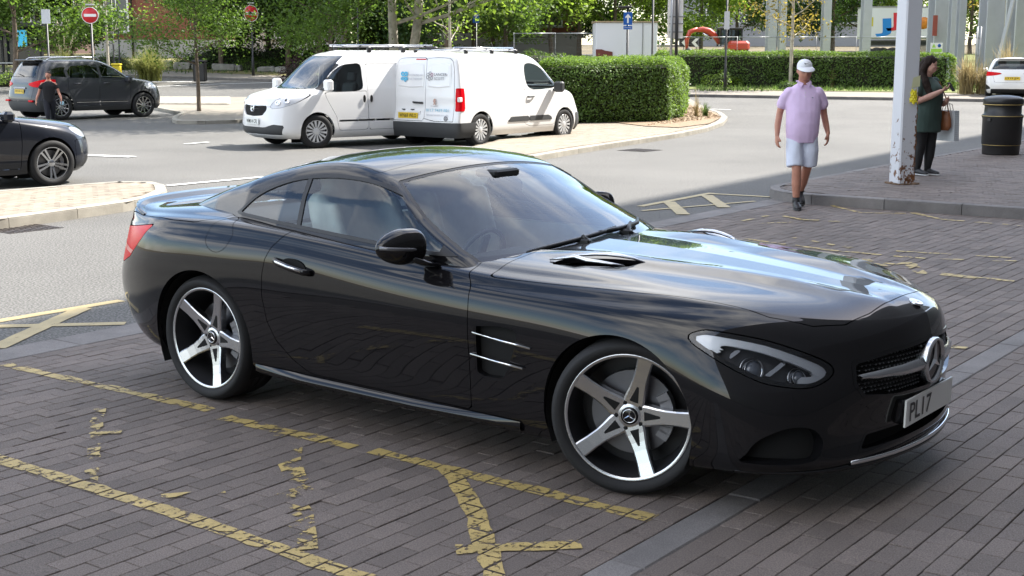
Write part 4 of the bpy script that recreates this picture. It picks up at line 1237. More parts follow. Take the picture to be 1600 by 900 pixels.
    _, A = split(A, np.where(q4(A) < .03, .002 - np.abs(A.p[:, 0] + 1.03 + .3 * (A.p[:, 2] - 1.1)), -1.))
    panel('roof_frame', drop(A), m_black, root, .02)
    # black scuttle under the screen + wipers
    vs = []; fs = []
    ys = np.linspace(-.76, .76, 25)
    for y in ys:
        xb = .66 - .30 * y * y
        vs += [(xb - .10, y, .905 - .02 * abs(y)), (xb, y, .884 - .02 * abs(y) - .01), (xb + .10, y, .866 - .03 * abs(y))]
    for i in range(24):
        for j in range(2): fs.append((i * 3 + j, i * 3 + j + 1, i * 3 + j + 4, i * 3 + j + 3))
    mesh_ob('scuttle_panel', vs, fs, m_trim, root, True)
    wz = lambda x, y: float(T(x, y))
    def on_glass(x, y, d=.012): return (x + d * .4, y, wz(x, y) + d)
    for (pts, piv) in (([(.545, -.52), (.57, -.35), (.585, -.15), (.575, .05), (.55, .20)], (.635, -.12)), ([(.575, .02), (.56, .2), (.53, .36), (.48, .52), (.44, .58)], (.60, .30))):
        wo = MB().tube([on_glass(x, y, .016) for x, y in pts], [(.010, .012)] * 5, 8).build('wiper', m_trim, root)
        mp = pts[2]
        MB().tube([(piv[0], piv[1], .90), (piv[0] - .02, piv[1] - .02, .925), on_glass(mp[0], mp[1], .035)], [.016, .014, .008], 8).build('wiper_arm', m_trim, wo)
        MB().box((piv[0] - .03, piv[1] - .02, .918), (.06, .05, .03), .3, .008).build('wiper_pivot', m_trim, wo)
    # mirrors
    for s in (1, -1):
        n_u, n_v = 24, 16; vs = []; fs = []
        for i in range(n_v + 1):
            ph = math.pi * i / n_v
            for k in range(n_u):
                th = 2 * math.pi * k / n_u
                ly = -math.cos(ph)                                   # -1 inner end .. 1 outer end
                ry = (1 - abs(ly) ** (6 if ly < 0 else 2.5)) ** .5 if abs(ly) < 1 else 0
                hz = .082 * (1 - .30 * max(ly, 0)); hx = .062 * (1 - .2 * max(ly, 0))
                x = .195 + hx * ry * math.copysign(abs(math.cos(th)) ** .85, math.cos(th)) * (1.15 if math.cos(th) > 0 else .75)
                y = 1.0 + .118 * ly
                z = .953 + hz * ry * math.copysign(abs(math.sin(th)) ** .85, math.sin(th)) + .012 * ly * 0
                x -= (y - 1.0) * .22
                if s > 0: x, y = .06 - (y - .9) * .9, .915 + (x - .2) * .45      # left mirror is folded in
                vs.append((x, s * y, z))
        for i in range(n_v):
            for k in range(n_u):
                j = (k + 1) % n_u
                fs.append(((i * n_u + k, i * n_u + j, (i + 1) * n_u + j, (i + 1) * n_u + k))[::-s])
        mo = mesh_ob('mirror', vs, fs, m_black, root, True)
        if s > 0: continue
        MB().tube([(.27, s * .84, .862), (.255, s * .90, .875), (.235, s * .965, .905)], [(.05, .016), (.042, .016), (.035, .018)], 10).build('mirror_arm', m_gloss, mo)
        MB().tube([(.262, s * .92, .940), (.273, s * 1.0, .948), (.245, s * 1.10, .958), (.20, s * 1.13, .962)], [(.005, .008)] * 4, 8).build('mirror_indicator', M('indicator_glass', (.10, .10, .11), rough=.1, coat=1), mo)
    # plate
    F4 = face_M4((2.258, 0, .368), (0, 1, 0), (.02, 0, 1))
    pl = MB().box((0, 0, 0), (.52, .112, .012), bev=.003, M4=F4 @ Matrix.Identity(4))
    pl = MB()
    pl.prism([(-.26, -.056), (.26, -.056), (.26, .056), (-.26, .056)], .008, F4 @ Matrix.Translation((0, 0, -.004)))
    po = pl.build('number_plate', m_white_plate, root)
    text_ob('plate_lettering', 'PL17', .078, m_ink, F4 @ Matrix.Translation((-.105, 0, .004)), po, .235, bold=.012)
    MB().box((2.225, 0, .368), (.05, .50, .10), bev=.01).build('plate_plinth', m_gloss, root)
    F5 = face_M4((2.182, 0, .7815), (0, 1, 0), (-.72, 0, .25))
    bo = MB().lathe([(.030, -.003), (.030, .003), (.027, .004), (0, .004)], 32, F5).build('bonnet_badge', m_satin, root)
    emblem_star('star_emblem', .022, m_chrome, F5 @ Matrix.Translation((0, 0, .0045)), bo, False, .002)
    # wheels
    aw = R(-14)
    make_wheel(root, (1.2925, -.772, .331), -1, R(19), R(-16), .255, .331, .268)
    make_wheel(root, (1.2925, .772, .331), 1, R(19), R(20), .255, .331, .268)
    make_wheel(root, (-1.2725, -.772, .331), -1, 0, R(-22), .275, .331, .268)
    make_wheel(root, (-1.2725, .772, .331), 1, 0, R(20), .275, .331, .268)
    # interior
    for s in (1, -1):
        st = MB().box((-.33, s * .37, .52), (.52, .50, .16), bev=.05)
        remesh_soft('seat_cushion', st, m_leather, root)
        b = MB()
        tr = Matrix.Translation((-.60, s * .37, .60)) @ Matrix.Rotation(R(-17), 4, 'Y')
        b.box((0, 0, 0), (.13, .50, .62), bev=.045, M4=tr @ Matrix.Translation((0, 0, .22)))
        b.box((0, 0, 0), (.11, .28, .20), bev=.045, M4=tr @ Matrix.Translation((.01, 0, .60)))
        for s2 in (1, -1): b.box((0, 0, 0), (.20, .08, .50), bev=.035, M4=tr @ Matrix.Translation((.05, s2 * .22, .20)))
        remesh_soft('seat_back', b, m_leather, root)
    MB().box((.40, 0, .76), (.36, 1.5, .16), bev=.05).box((.33, -.37, .83), (.22, .40, .08), bev=.03).build('dashboard', m_cabin, root)
    sw = face_M4((.14, -.37, .80), (0, 1, 0), (.4, 0, 1))
    MB().lathe([(.165, 0), (.172, .012), (.186, .012), (.190, 0), (.180, -.01)], 32, sw, closed=True).box((0, 0, 0), (.32, .05, .02), bev=.008, M4=sw).box((0, 0, 0), (.05, .3, .02), bev=.008, M4=sw).build('steering_wheel', m_cabin, root)
    MB().box((-.95, 0, .78), (.16, 1.40, .28), bev=.04).build('rear_bulkhead', m_leather, root)
    MB().box((-1.35, 0, .93), (.75, 1.2, .02)).build('parcel_shelf', m_cabin, root)
    for s in (1, -1):
        MB().tube([(-.86, s * .30, .92), (-.88, s * .30, 1.04), (-.88, s * .48, 1.04), (-.86, s * .48, .92)], .014, 8).build('roll_hoop', m_satin, root)
    MB().box((.02, 0, 1.135), (.06, .24, .07), bev=.02).tube([(.03, 0, 1.16), (-.02, 0, 1.215)], .012).build('rear_view_mirror', m_trim, root)
    MB().box((-.03, 0, 1.205), (.14, .20, .04), bev=.015).build('sensor_housing', m_trim, root)
    for s in (1, -1): MB().box((-.25, s * .79, .70), (.95, .03, .32), bev=.01).build('door_lining', m_leather, root)
    for s in (1, -1): MB().box((-.30, s * .795, .875), (.95, .035, .04), bev=.012).build('door_top', m_cabin, root)
    # parking ticket on the dashboard
    c, s_ = math.cos(-.654), math.sin(-.654)
    pt = Vector((.44, -.33, .852))
    w = MB().box((0, 0, 0), (.10, .21, .002)).build('paper_ticket', M('paper', (.75, .78, .78), rough=.7))
    w.location = (-.05 + c * pt.x - s_ * pt.y, 6.85 + s_ * pt.x + c * pt.y, pt.z + .012)
    w.rotation_euler = (0, R(-6), -.654)
    tag(w, 'white paper slip lying on the dashboard of the black coupe', 'paper')
    return root
build_hero()
# ================================================================ other vehicles
m_white = M('white_paint_coat', (.80, .80, .80), rough=.28, coat=.8, cr=.03)
m_grey = M('grey_metal_paint', (.055, .058, .066), rough=.35, metal=.2, coat=.6, cr=.03, spec=.2)
m_navy = M('dark_blue_paint', (.010, .012, .018), rough=.3, coat=.9, cr=.02, spec=.1)
m_plastic = M('grey_plastic', (.045, .047, .05), rough=.6)
m_vglass = glass_mat('vehicle_glass', (.16, .20, .20), .08)
m_vglass2 = glass_mat('vehicle_glass_light', (.45, .52, .52), .08)

def veh_surf(levels, nx=44, nz_each=4, top=8):
    """levels: (z, xr, xf, w, nr, nf, Lr, Lf, bow) from bottom to roof edge; plan outline at each is a rounded box.
    returns a Surf (full, closed roof) with x forward, right side y<0"""
    Lv = np.array(levels, float)
    n = len(Lv)
    P = bspline(Lv, (n - 1) * nz_each + 1, 0, 5)
    rows = []
    def outline(z, xr, xf, w, nr, nf, Lr, Lf, crown):
        pts = []
        th = np.linspace(-np.pi / 2, 0, nx // 4 + 1)      # rear right half-cap handled by symmetric angle list
        A = np.linspace(0, np.pi / 2, nx // 3 + 1)
        # right side, from rear centre to front centre
        for a in A:
            pts.append((xr + Lr * (1 - abs(np.cos(a)) ** (2 / nr)), w * abs(np.sin(a)) ** (2 / nr)))
        xs = np.linspace(xr + Lr, xf - Lf, nx)[1:-1]
        for x in xs: pts.append((x, w))
        for a in A[::-1]:
            pts.append((xf - Lf * (1 - abs(np.cos(a)) ** (2 / nf)), w * abs(np.sin(a)) ** (2 / nf)))
        return np.array([(x, y, z) for x, y in pts])
    for p in P: rows.append(outline(*p))
    # roof: shrink the last outline towards its middle with a crown
    last = P[-1]; base = rows[-1]
    crown = last[8]
    for k in range(1, top + 1):
        t = k / top
        o = base.copy()
        cx = (last[1] + last[2]) / 2
        o[:, 1] *= (1 - t)
        ex = .10 * t
        o[:, 0] = cx + (o[:, 0] - cx) * (1 - ex)
        o[:, 2] = last[0] + crown * (1 - (1 - t) ** 2)
        rows.append(o)
    G = np.array(rows).transpose(1, 0, 2)       # along outline, level
    s = grid_surf(G)
    # half surface has y>=0 ; fix normals outward
    j = np.argmax(s.p[:, 1])
    if s.n[j, 1] < 0: s = grid_surf(G, True)
    return merge(s, mirror(s))
SIDE = lambda S: S.p[:, [0, 2]]
FRONT = lambda S: S.p[:, [1, 2]]
def cut_part(S, g, name, mat, root, off=0.0, depth=.015, gap=.004, per_side=False, inset_mat=None):
    """take g(S)>0 out of S as its own part; returns remaining S and part(s)"""
    a, S2 = split(S, g(S) - gap * .5)
    _, S2 = split(S2, g(S2) + gap * .5)
    parts = []
    if a.f:
        if per_side:
            for s in (1, -1):
                k = split(a, a.p[:, 1] * s)[0]
                if k.f: parts.append(panel(name, k, mat, root, depth, off))
        else: parts.append(panel(name, a, mat, root, depth, off))
    return S2, parts, a
def side_g(poly, ymin=.3): return lambda S: np.where(np.abs(S.p[:, 1]) > ymin, sdpoly(SIDE(S), poly), -1.)
def front_g(poly, x, sgn=1): return lambda S: np.where((S.p[:, 0] - x) * sgn > 0, sdpoly(FRONT(S), poly), -1.)
def arches(S, wheels, mat=None, root=None, band=0.0):
    for cx, cz, r in wheels:
        g = lambda S: np.where((np.abs(S.p[:, 1]) > .45) & (S.p[:, 2] < cz + r + .3), r - np.hypot(S.p[:, 0] - cx, S.p[:, 2] - cz), -1.)
        a, S = split(S, g(S))
        if band:
            g2 = lambda S: np.where((np.abs(S.p[:, 1]) > .45) & (S.p[:, 2] < cz + r + .3), r + band - np.hypot(S.p[:, 0] - cx, S.p[:, 2] - cz), -1.)
            b, S = split(S, g2(S))
            for s in (1, -1):
                k = split(b, b.p[:, 1] * s)[0]
                if k.f: panel('arch_trim', k, mat, root, .02, .004)
        
    return S
def underbody(root, wheels, x0, x1, w, z, h=.6):
    MB().box(((x0 + x1) / 2, 0, z), (x1 - x0, w * 1.1, .05)).build('floor_pan', m_dark, root)
    for cx, cz, r in wheels:
        for s in (1, -1):
            vs = []; fs = []
            for i in range(17):
                a = R(-15) + (math.pi + R(30)) * i / 16
                for yy in (w - .03, w - .34): vs.append((cx + (r + .0) * math.cos(a), s * yy, cz + (r + .0) * math.sin(a)))
            for i in range(16): fs.append((2 * i, 2 * i + 1, 2 * i + 3, 2 * i + 2))
            n = len(vs)
            vs += [(cx - r, s * (w - .34), cz - r * .6), (cx + r, s * (w - .34), cz - r * .6), (cx + r, s * (w - .34), cz + r), (cx - r, s * (w - .34), cz + r)]
            fs.append((n, n + 1, n + 2, n + 3))
            MB().add(vs, fs).build('wheel_housing', m_dark, root)
def plate(root, o, xd, yd, txt, mat, w=.52, h=.112):
    F4 = face_M4(o, xd, yd)
    po = MB().prism([(-w / 2, -h / 2), (w / 2, -h / 2), (w / 2, h / 2), (-w / 2, h / 2)], .008, F4 @ Matrix.Translation((0, 0, -.004))).build('number_plate', mat, root)
    text_ob('plate_lettering', txt, h * .68, m_ink, F4 @ Matrix.Translation((0, 0, .0045)), po, w * .86, bold=.012)
    return po
def seats(root, xs, z, w=.46, h=.62, mat=None, y=.36):
    for x in xs:
        for s in (1, -1):
            b = MB(); tr = Matrix.Translation((x, s * y, z)) @ Matrix.Rotation(R(-12), 4, 'Y')
            b.box((0, 0, 0), (.13, w, h), bev=.05, M4=tr @ Matrix.Translation((0, 0, h / 2))).box((0, 0, 0), (.10, .26, .18), bev=.05, M4=tr @ Matrix.Translation((0, 0, h + .12)))
            b.build('seat', mat or m_cabin, root)
def place(root, rear, front, rear_x, front_x, side_y):
    """stand a vehicle so that two ground contacts on its visible side lie at the given ground points"""
    d = Vector((front.x - rear.x, front.y - rear.y, 0)); a = math.atan2(d.y, d.x)
    m = (rear + front) / 2; c, s = math.cos(a), math.sin(a); lx, ly = (rear_x + front_x) / 2, side_y
    root.rotation_euler = (0, 0, a)
    root.location = (m.x - (c * lx - s * ly), m.y - (s * lx + c * ly), gz(m.y))
    return a
def mirror_unit(root, x, y, z, mat, sx=.16, sy=.13, sz=.20, arm=True):
    for s in (1, -1):
        mo = MB().box((x, s * (y + sy / 2 + .05), z), (sx, sy * 1.3, sz), bev=.05).build('door_mirror', mat, root)
        MB().box((x + .03, s * (y + .02), z - sz * .3), (.08, .14, .06), bev=.02).build('mirror_arm', m_plastic, mo)

# ---------------------------------------------------------------- white panel van seen from behind
def rear_van():
    root = empty('panel_van', (0, 0, 0), 0, 'white panel van seen from behind with logos on its twin rear doors', 'van', 'white vans parked side by side')
    WB = 2.785; xr_, xf_ = -2.10, 2.28
    Wh = ((-1.3925, .325, .365), (1.3925, .325, .365))
    # z, xr, xf, w, nr, nf, Lr, Lf, crown
    S = veh_surf([
        (.20, -2.06, 2.16, .86, 5, 3.2, .15, .70, .05),
        (.34, -2.12, 2.26, .915, 5, 3.0, .15, .75, .05),
        (.55, -2.12, 2.29, .925, 5, 2.8, .15, .85, .05),
        (.75, -2.08, 2.26, .925, 5, 2.6, .15, .95, .05),
        (.93, -2.075, 2.16, .92, 5, 2.5, .15, .95, .05),
        (1.02, -2.07, 1.98, .915, 5, 2.6, .15, .95, .05),
        (1.09, -2.065, 1.62, .905, 5, 2.9, .15, .75, .05),
        (1.17, -2.06, 1.40, .895, 5, 3.2, .15, .62, .05),
        (1.38, -2.04, 1.10, .865, 5, 3.2, .15, .50, .05),
        (1.58, -2.02, .82, .825, 5, 3.4, .15, .42, .05),
        (1.72, -1.99, .56, .785, 5, 3.4, .15, .36, .05),
        (1.785, -1.93, .36, .71, 4, 3.4, .24, .32, .05),
        (1.80, -1.88, .28, .64, 4, 3.4, .22, .30, .045)], 60, 5, 10)
    # rear bumper
    S, _, _ = cut_part(S, lambda S: np.minimum(.475 - S.p[:, 2], -1.60 - S.p[:, 0] - .0 * S.p[:, 2]), 'rear_bumper', m_plastic, root, .03, .03)
    S = arches(S, Wh, m_white, root)
    # rear lamps
    lp = [(-.93, .74), (-.80, .74), (-.80, 1.12), (-.93, 1.12)]
    g = lambda S: np.where(S.p[:, 0] < -1.75, np.minimum(np.minimum(np.abs(S.p[:, 1]) - .815, -1.90 - S.p[:, 0]), np.minimum(S.p[:, 2] - .70, 1.14 - S.p[:, 2])), -1.)
    S, tl, _ = cut_part(S, g, 'tail_lamp', m_red, root, .008, .02, .004, True)
    for s in (1, -1):
        MB().box((-2.02, s * .90, .925), (.10, .06, .09), bev=.01).build('reverse_lens', M('clear_lens', (.7, .7, .7), rough=.15), tl[0 if s > 0 else -1])
    # twin rear doors
    dl = smooth_poly([(.780, .50), (.785, .70), (.785, 1.10), (.76, 1.45), (.72, 1.66), (.60, 1.715), (.1, 1.735), (-.035 + .04, 1.735), (.002 + .003, 1.2), (.005, .50)], 3)
    big = [(.79, .50), (.785, 1.10), (.755, 1.50), (.71, 1.66), (.64, 1.705), (.50, 1.72), (-.06, 1.73), (-.06, .50)]
    sml = [(-.79, .50), (-.785, 1.10), (-.755, 1.50), (-.71, 1.66), (-.64, 1.705), (-.50, 1.72), (-.06, 1.73), (-.06, .50)]
    S, dA, _ = cut_part(S, front_g(big, -1.6, -1), 'rear_door', m_white, root, 0, .02, .010)
    S, dB, _ = cut_part(S, front_g(sml, -1.6, -1), 'rear_door', m_white, root, 0, .02, .010)
    dA, dB = dA[0], dB[0]
    # stamped window blanks on the rear doors
    for d_, y0, y1 in ((dA, .70, -.01), (dB, -.11, -.70)):
        yy = np.array([y0, y1]); w_ = abs(y0 - y1); cy = (y0 + y1) / 2
        sg = 1 if y0 > 0 else -1
        def rx(z): return float(np.interp(z, [.5, 1.0, 1.4, 1.6, 1.72], [-2.10, -2.075, -2.045, -2.02, -1.99]))
        V = []; F = []
        for k, (ins, dx) in enumerate(((0, .003), (.03, .010), (.05, .008))):
            for (fy, z) in ((0, 1.16), (.5, 1.14), (1, 1.16), (1, 1.40), (.96, 1.60), (.5, 1.63), (.04, 1.60), (0, 1.40)):
                y = y0 + (y1 - y0) * fy; y = cy + (y - cy) * (1 - ins * 2 / w_ * 1.4); zz = 1.38 + (z - 1.38) * (1 - ins * 3)
                V.append((rx(zz) + .13 * max(0, abs(y) - .60) ** 1.0 * 1.2 - dx, y, zz))
        for k in range(2):
            for i in range(8): F.append((k * 8 + i, k * 8 + (i + 1) % 8, k * 8 + 8 + (i + 1) % 8, k * 8 + 8 + i))
        F.append(tuple(range(16, 24)))
        if sg > 0: F = [f[::-1] for f in F]
        if True: mesh_ob('pressed_panel', V, [f[::-1] for f in F], m_white, d_, False)
    # cab side windows + windscreen
    sw = smooth_poly([(.13, 1.14), (.06, 1.30), (.07, 1.52), (.16, 1.60), (.42, 1.585), (.70, 1.47), (.97, 1.275), (1.06, 1.12), (.6, 1.085), (.30, 1.085)], 3)
    S, sws, _ = cut_part(S, side_g(sw, .5), 'side_window', m_vglass2, root, -.004, 0, .012, True)
    qw = [(.985, 1.27), (1.30, 1.10), (1.10, 1.09)]
    S, _, _ = cut_part(S, side_g(qw, .5), 'quarter_panel', m_plastic, root, 0, .01, .008, True)
    ws = lambda S: np.minimum(np.minimum(S.p[:, 2] - 1.15, 1.76 - S.p[:, 2]), np.where(S.p[:, 0] > .3, np.interp(S.p[:, 2], [1.1, 1.4, 1.78], [.80, .76, .62]) - np.abs(S.p[:, 1]), -1))
    S, _, _ = cut_part(S, ws, 'windscreen', m_vglass2, root, -.003, 0, .01)
    # side mouldings
    for x0, x1 in ((-.62, .14), (.15, .93)):
        po = [(x0, .445), (x1, .445), (x1 - (0 if x1 < .5 else .02), .50), (x1 - (0 if x1 < .5 else .12), .545), (x0 + (.16 if x0 < 0 else 0), .545), (x0 + (.08 if x0 < 0 else 0), .47)]
        S, _, _ = cut_part(S, side_g(po, .5), 'side_moulding', m_plastic, root, .012, .02, .004, True)
    # front bumper, headlamps
    S, _, _ = cut_part(S, lambda S: np.minimum(.56 - S.p[:, 2], S.p[:, 0] - 1.80), 'front_bumper', m_plastic, root, .012, .03)
    S, _, _ = cut_part(S, lambda S: np.where(S.p[:, 0] > 1.6, np.minimum(np.abs(S.p[:, 1]) - .45, np.minimum(S.p[:, 2] - .78, .96 - S.p[:, 2])), -1), 'headlamp', M('clear_lens', (.7, .7, .7), rough=.15), root, .004, .02, .004, True)
    # cab door
    dd = [(-.0, 1.11), (-.06, .75), (-.03, .40), (.18, .34), (1.02, .34), (1.03, .70), (1.10, 1.06), (1.05, 1.075), (.05, 1.075)]
    S, dr, _ = cut_part(S, side_g(dd, .5), 'door', m_white, root, 0, .015, .007, True)
    for s in (1, -1):
        MB().tube([(.07, s * .93, .93), (.12, s * .955, .93), (.25, s * .955, .935), (.30, s * .93, .935)], [(.012, .018)] * 4, 8).build('door_handle', m_plastic, dr[0 if s > 0 else -1])
    panel('body', S, m_white, root, .02)
    mirror_unit(root, .98, .93, 1.12, m_plastic, .14, .17, .22)
    underbody(root, Wh, -1.95, 2.0, .86, .24)
    # rear details
    MB().tube([(-2.085, .26, .86), (-2.12, .20, .855), (-2.12, .04, .85), (-2.085, -.0, .85)], [(.016, .02)] * 4, 8).build('door_handle', m_trim, dA)
    MB().box((-1.995, .10, 1.69), (.03, .26, .022), bev=.005).build('high_brake_light', m_red, dA)
    plate(root, (-2.125, .36, .60), (0, -1, 0), (.02, 0, 1), 'WN69 WLO', m_yellow_plate)
    MB().box((-2.095, .36, .60), (.03, .62, .19), bev=.02).build('plate_recess', m_white, dA)
    for y in (.50, .26): MB().box((-2.10, y, .715), (.02, .08, .018)).build('plate_lamp', m_dark, dA)
    # lettering and logos on the doors
    def Fd(y, z): return face_M4((float(np.interp(z, [.5, 1.0, 1.4, 1.6, 1.72], [-2.128, -2.096, -2.072, -2.05, -2.02])), y, z), (0, -1, 0), (.07, 0, 1))
    mb_ = M('sky_blue_vinyl', (.09, .45, .70), rough=.4); mg_ = M('grey_vinyl', (.22, .22, .24), rough=.4); mp_ = M('plum_vinyl', (.30, .05, .16), rough=.4); mbl = M('pale_blue_vinyl', (.25, .50, .62), rough=.4)
    for t_, y, z in (('co', .49, 1.405), ('op', .49, 1.30)): text_ob('logo_lettering', t_, .095, mb_, Fd(y, z), dA, .19, bold=.055)
    for t_, y, z in (('WORKING IN', .19, 1.385), ('PARTNERSHIP', .19, 1.31)): text_ob('slogan_lettering', t_, .042, M('pale_grey_vinyl', (.45, .46, .50), rough=.4), Fd(y, z), dA, .36)
    for t_, y, z in (('LANCER', -.455, 1.40), ('SCOTT', -.425, 1.32)): text_ob('logo_lettering', t_, .055, mg_, Fd(y, z), dB, .32 if t_ == 'LANCER' else .25, bold=.015)
    for k, (y, z) in enumerate(((-.135, 1.40), (-.185, 1.425), (-.235, 1.395), (-.225, 1.33), (-.165, 1.315), (-.125, 1.345))):
        MB().lathe([(.026, 0), (.026, .003), (.036, .003), (.036, 0)], 6, Fd(y, z)).build('logo_ring', mp_ if k in (2,) else mg_, dB)
    text_ob('phone_lettering', '0117 9439 801', .055, mbl, Fd(-.40, .715), dB, .58, bold=.012)
    text_ob('web_lettering', 'lancerscott.co.uk', .038, M('pale_grey_vinyl', (.45, .46, .50), rough=.4), Fd(-.40, .625), dB, .56)
    # maker's emblem (small standing-animal outline) and crest
    lion = [(-.03, -.06), (-.015, -.02), (-.035, .01), (-.02, .05), (.005, .065), (.03, .05), (.02, .02), (.045, .015), (.02, -.005), (.035, -.06), (.015, -.06), (.005, -.02), (-.01, -.06)]
    MB().prism(lion, .004, Fd(-.32, .875)).build('maker_emblem', M('copper_vinyl', (.50, .32, .26), rough=.4), dB)
    text_ob('maker_lettering', 'PEUGEOT', .022, mg_, Fd(-.32, .792), dB, .19)
    MB().lathe([(.030, 0), (.032, .003), (.046, .003), (.048, 0)], 20, Fd(-.62, .56)).prism([(-.018, -.02), (0, .022), (.018, -.02)], .003, Fd(-.62, .56)).build('crest_sticker', mg_, dB)
    # roof bars
    for x in (-1.55, -.75, .02):
        b = MB().tube([(x, -.66, 1.87), (x, .66, 1.87)], (.02, .014), 8)
        b.build('roof_bar', m_satin, root)
        for s in (1, -1): MB().box((x, s * .66, 1.825), (.07, .06, .10), bev=.012).build('bar_foot', m_trim, root)
    MB().tube([(-1.75, -.52, 1.90), (.10, -.52, 1.90)], .028, 8).build('roof_pipe', m_satin, root)
    MB().tube([(-1.6, .30, 1.895), (-.2, .30, 1.895)], .022, 8).build('roof_pipe', m_trim, root)
    MB().tube([(.15, 0, 1.84), (.05, 0, 2.02)], .006, 6).build('aerial', m_trim, root)
    seats(root, (.25,), .62)
    MB().box((-.15, 0, 1.1), (.04, 1.5, 1.1)).build('bulkhead', m_cabin, root)
    MB().box((1.2, 0, .98), (.5, 1.4, .2), bev=.06).build('dashboard', m_cabin, root)
    for cx, cz, r in Wh:
        for s in (1, -1): make_wheel(root, (cx, s * .81, .325), s, 0, .2, .205, .325, .215, 'cover')
    return root
v1 = rear_van()
v1.location = (-.46, 28.3, 0); v1.rotation_euler = (0, 0, .905)

# ---------------------------------------------------------------- white van facing left
def front_van():
    root = empty('panel_van', (0, 0, 0), 0, 'white panel van facing left with a black grille and roof bars', 'van', 'white vans parked side by side')
    Wh = ((-1.375, .325, .37), (1.375, .325, .37))
    S = veh_surf([
        (.19, -2.08, 2.10, .84, 5, 3.0, .3, .75, .05),
        (.30, -2.12, 2.25, .905, 5, 3.2, .3, .70, .05),
        (.50, -2.12, 2.28, .915, 5, 3.1, .3, .75, .05),
        (.68, -2.11, 2.27, .915, 5, 3.0, .3, .80, .05),
        (.88, -2.10, 2.235, .91, 5, 2.9, .3, .84, .05),
        (1.00, -2.09, 2.15, .905, 5, 2.8, .3, .90, .05),
        (1.07, -2.08, 1.93, .90, 5, 2.8, .3, .92, .05),
        (1.125, -2.07, 1.66, .895, 5, 2.9, .3, .82, .05),
        (1.185, -2.06, 1.46, .885, 5, 3.2, .3, .66, .05),
        (1.36, -2.04, 1.20, .855, 5, 3.4, .3, .52, .05),
        (1.58, -2.02, .95, .81, 5, 3.4, .28, .44, .05),
        (1.74, -1.99, .72, .765, 5, 3.4, .26, .40, .05),
        (1.81, -1.93, .52, .70, 4, 3.4, .24, .36, .05),
        (1.83, -1.88, .42, .62, 4, 3.4, .22, .32, .04)], 60, 5, 10)
    S = arches(S, Wh)
    # windows
    sw = smooth_poly([(.36, 1.13), (.345, 1.35), (.36, 1.585), (.55, 1.60), (.78, 1.56), (1.02, 1.38), (1.24, 1.12), (1.0, 1.085), (.6, 1.085)], 3)
    S, _, _ = cut_part(S, side_g(sw, .5), 'side_window', m_vglass2, root, -.004, 0, .014, True)
    ws = lambda S: np.minimum(np.minimum(S.p[:, 2] - 1.135, 1.755 - S.p[:, 2]), np.where(S.p[:, 0] > .4, np.interp(S.p[:, 2], [1.1, 1.4, 1.76], [.79, .745, .62]) - np.abs(S.p[:, 1]), -1))
    w2, _ = split(S, ws(S)); 
    S, _, _ = cut_part(S, lambda S: ws(S), 'windscreen_seal', m_trim, root, -.004, 0, .004) if False else (S, 0, 0)
    S, _, _ = cut_part(S, ws, 'windscreen', m_vglass2, root, -.003, 0, .012)
    S, _, _ = (S, 0, 0)
    ap = [(1.26, 1.10), (1.02, 1.41), (.78, 1.59), (.83, 1.62), (1.08, 1.44), (1.36, 1.12)]
    S, _, _ = cut_part(S, side_g(ap, .5), 'pillar_trim', m_trim, root, .001, .01, .003, True)
    # nose
    gl = [(-.44, .83), (0, .81), (.44, .83), (.46, .74), (.34, .635), (0, .615), (-.34, .635), (-.46, .74)]
    S, g_, _ = cut_part(S, front_g(gl, 1.8), 'grille', m_dark, root, -.02, .0, .004)
    gg = g_[0]
    for z0, mm in ((.805, m_chrome), (.755, m_trim), (.71, m_trim), (.66, m_trim)):
        hw = .43 if z0 > .73 else .36
        MB().tube([(2.235 - .0 * y * y - .35 * abs(y) ** 2.4 * 1.4, y, z0 + (.015 if z0 > .76 else 0)) for y in np.linspace(-hw, hw, 9)], (.012, .014 if mm is m_chrome else .008), 6).build('grille_bar', mm, gg)
    F4 = face_M4((2.29, 0, .765), (0, 1, 0), (-.1, 0, 1))
    MB().lathe([(.050, -.01), (.052, .008), (.062, .010), (.066, -.01)], 24, F4).prism([(-.035, -.02), (.04, .012), (.012, .012), (.02, .03), (-.03, .0)], .008, F4).build('maker_emblem', m_chrome, gg)
    lower = [(-.76, .27), (.76, .27), (.82, .45), (.64, .47), (.42, .41), (-.42, .41), (-.64, .47), (-.82, .45)]
    S, _, _ = cut_part(S, front_g(lower, 1.6), 'lower_grille', m_plastic, root, -.004, .02, .004)
    for s in (1, -1):
        MB().lathe([(.05, -.03), (.055, .01), (.04, .02), (0, .02)], 16, face_M4((2.03, s * .66, .385), (-s * .6, 1 * 1.0, 0), (0, 0, 1)) if False else Matrix.Translation((2.07, s * .66, .39)) @ Matrix.Rotation(R(90), 4, 'Y')).build('fog_lamp', M('clear_lens', (.7, .7, .7), rough=.15), root)
    hl = smooth_poly([(.54, .78), (.58, .88), (.68, .98), (.80, 1.03), (.875, 1.04), (.89, .95), (.85, .85), (.72, .78)], 3)
    for s in (1, -1):
        S, h_, k_ = cut_part(S, front_g([(s * y, z) for y, z in hl], 1.3), 'headlamp', M('lamp_silver', (.62, .64, .68), rough=.12, coat=1), root, -.004, .02, .006)
        for (y, z) in ((.67, .88), (.78, .91)):
            j = np.argmin((k_.p[:, 1] - s * y) ** 2 + (k_.p[:, 2] - z) ** 2)
            MB().lathe([(.05, -.01), (.052, .012), (.044, .014), (.03, .004), (0, .0)], 16, face_M4(k_.p[j], Vector(k_.n[j]).orthogonal(), Vector(k_.n[j]).cross(Vector(k_.n[j]).orthogonal()))).build('lamp_reflector', m_chrome, h_[0])
    # bonnet seam
    bon = [(.745, 1.13), (.80, 1.0)]
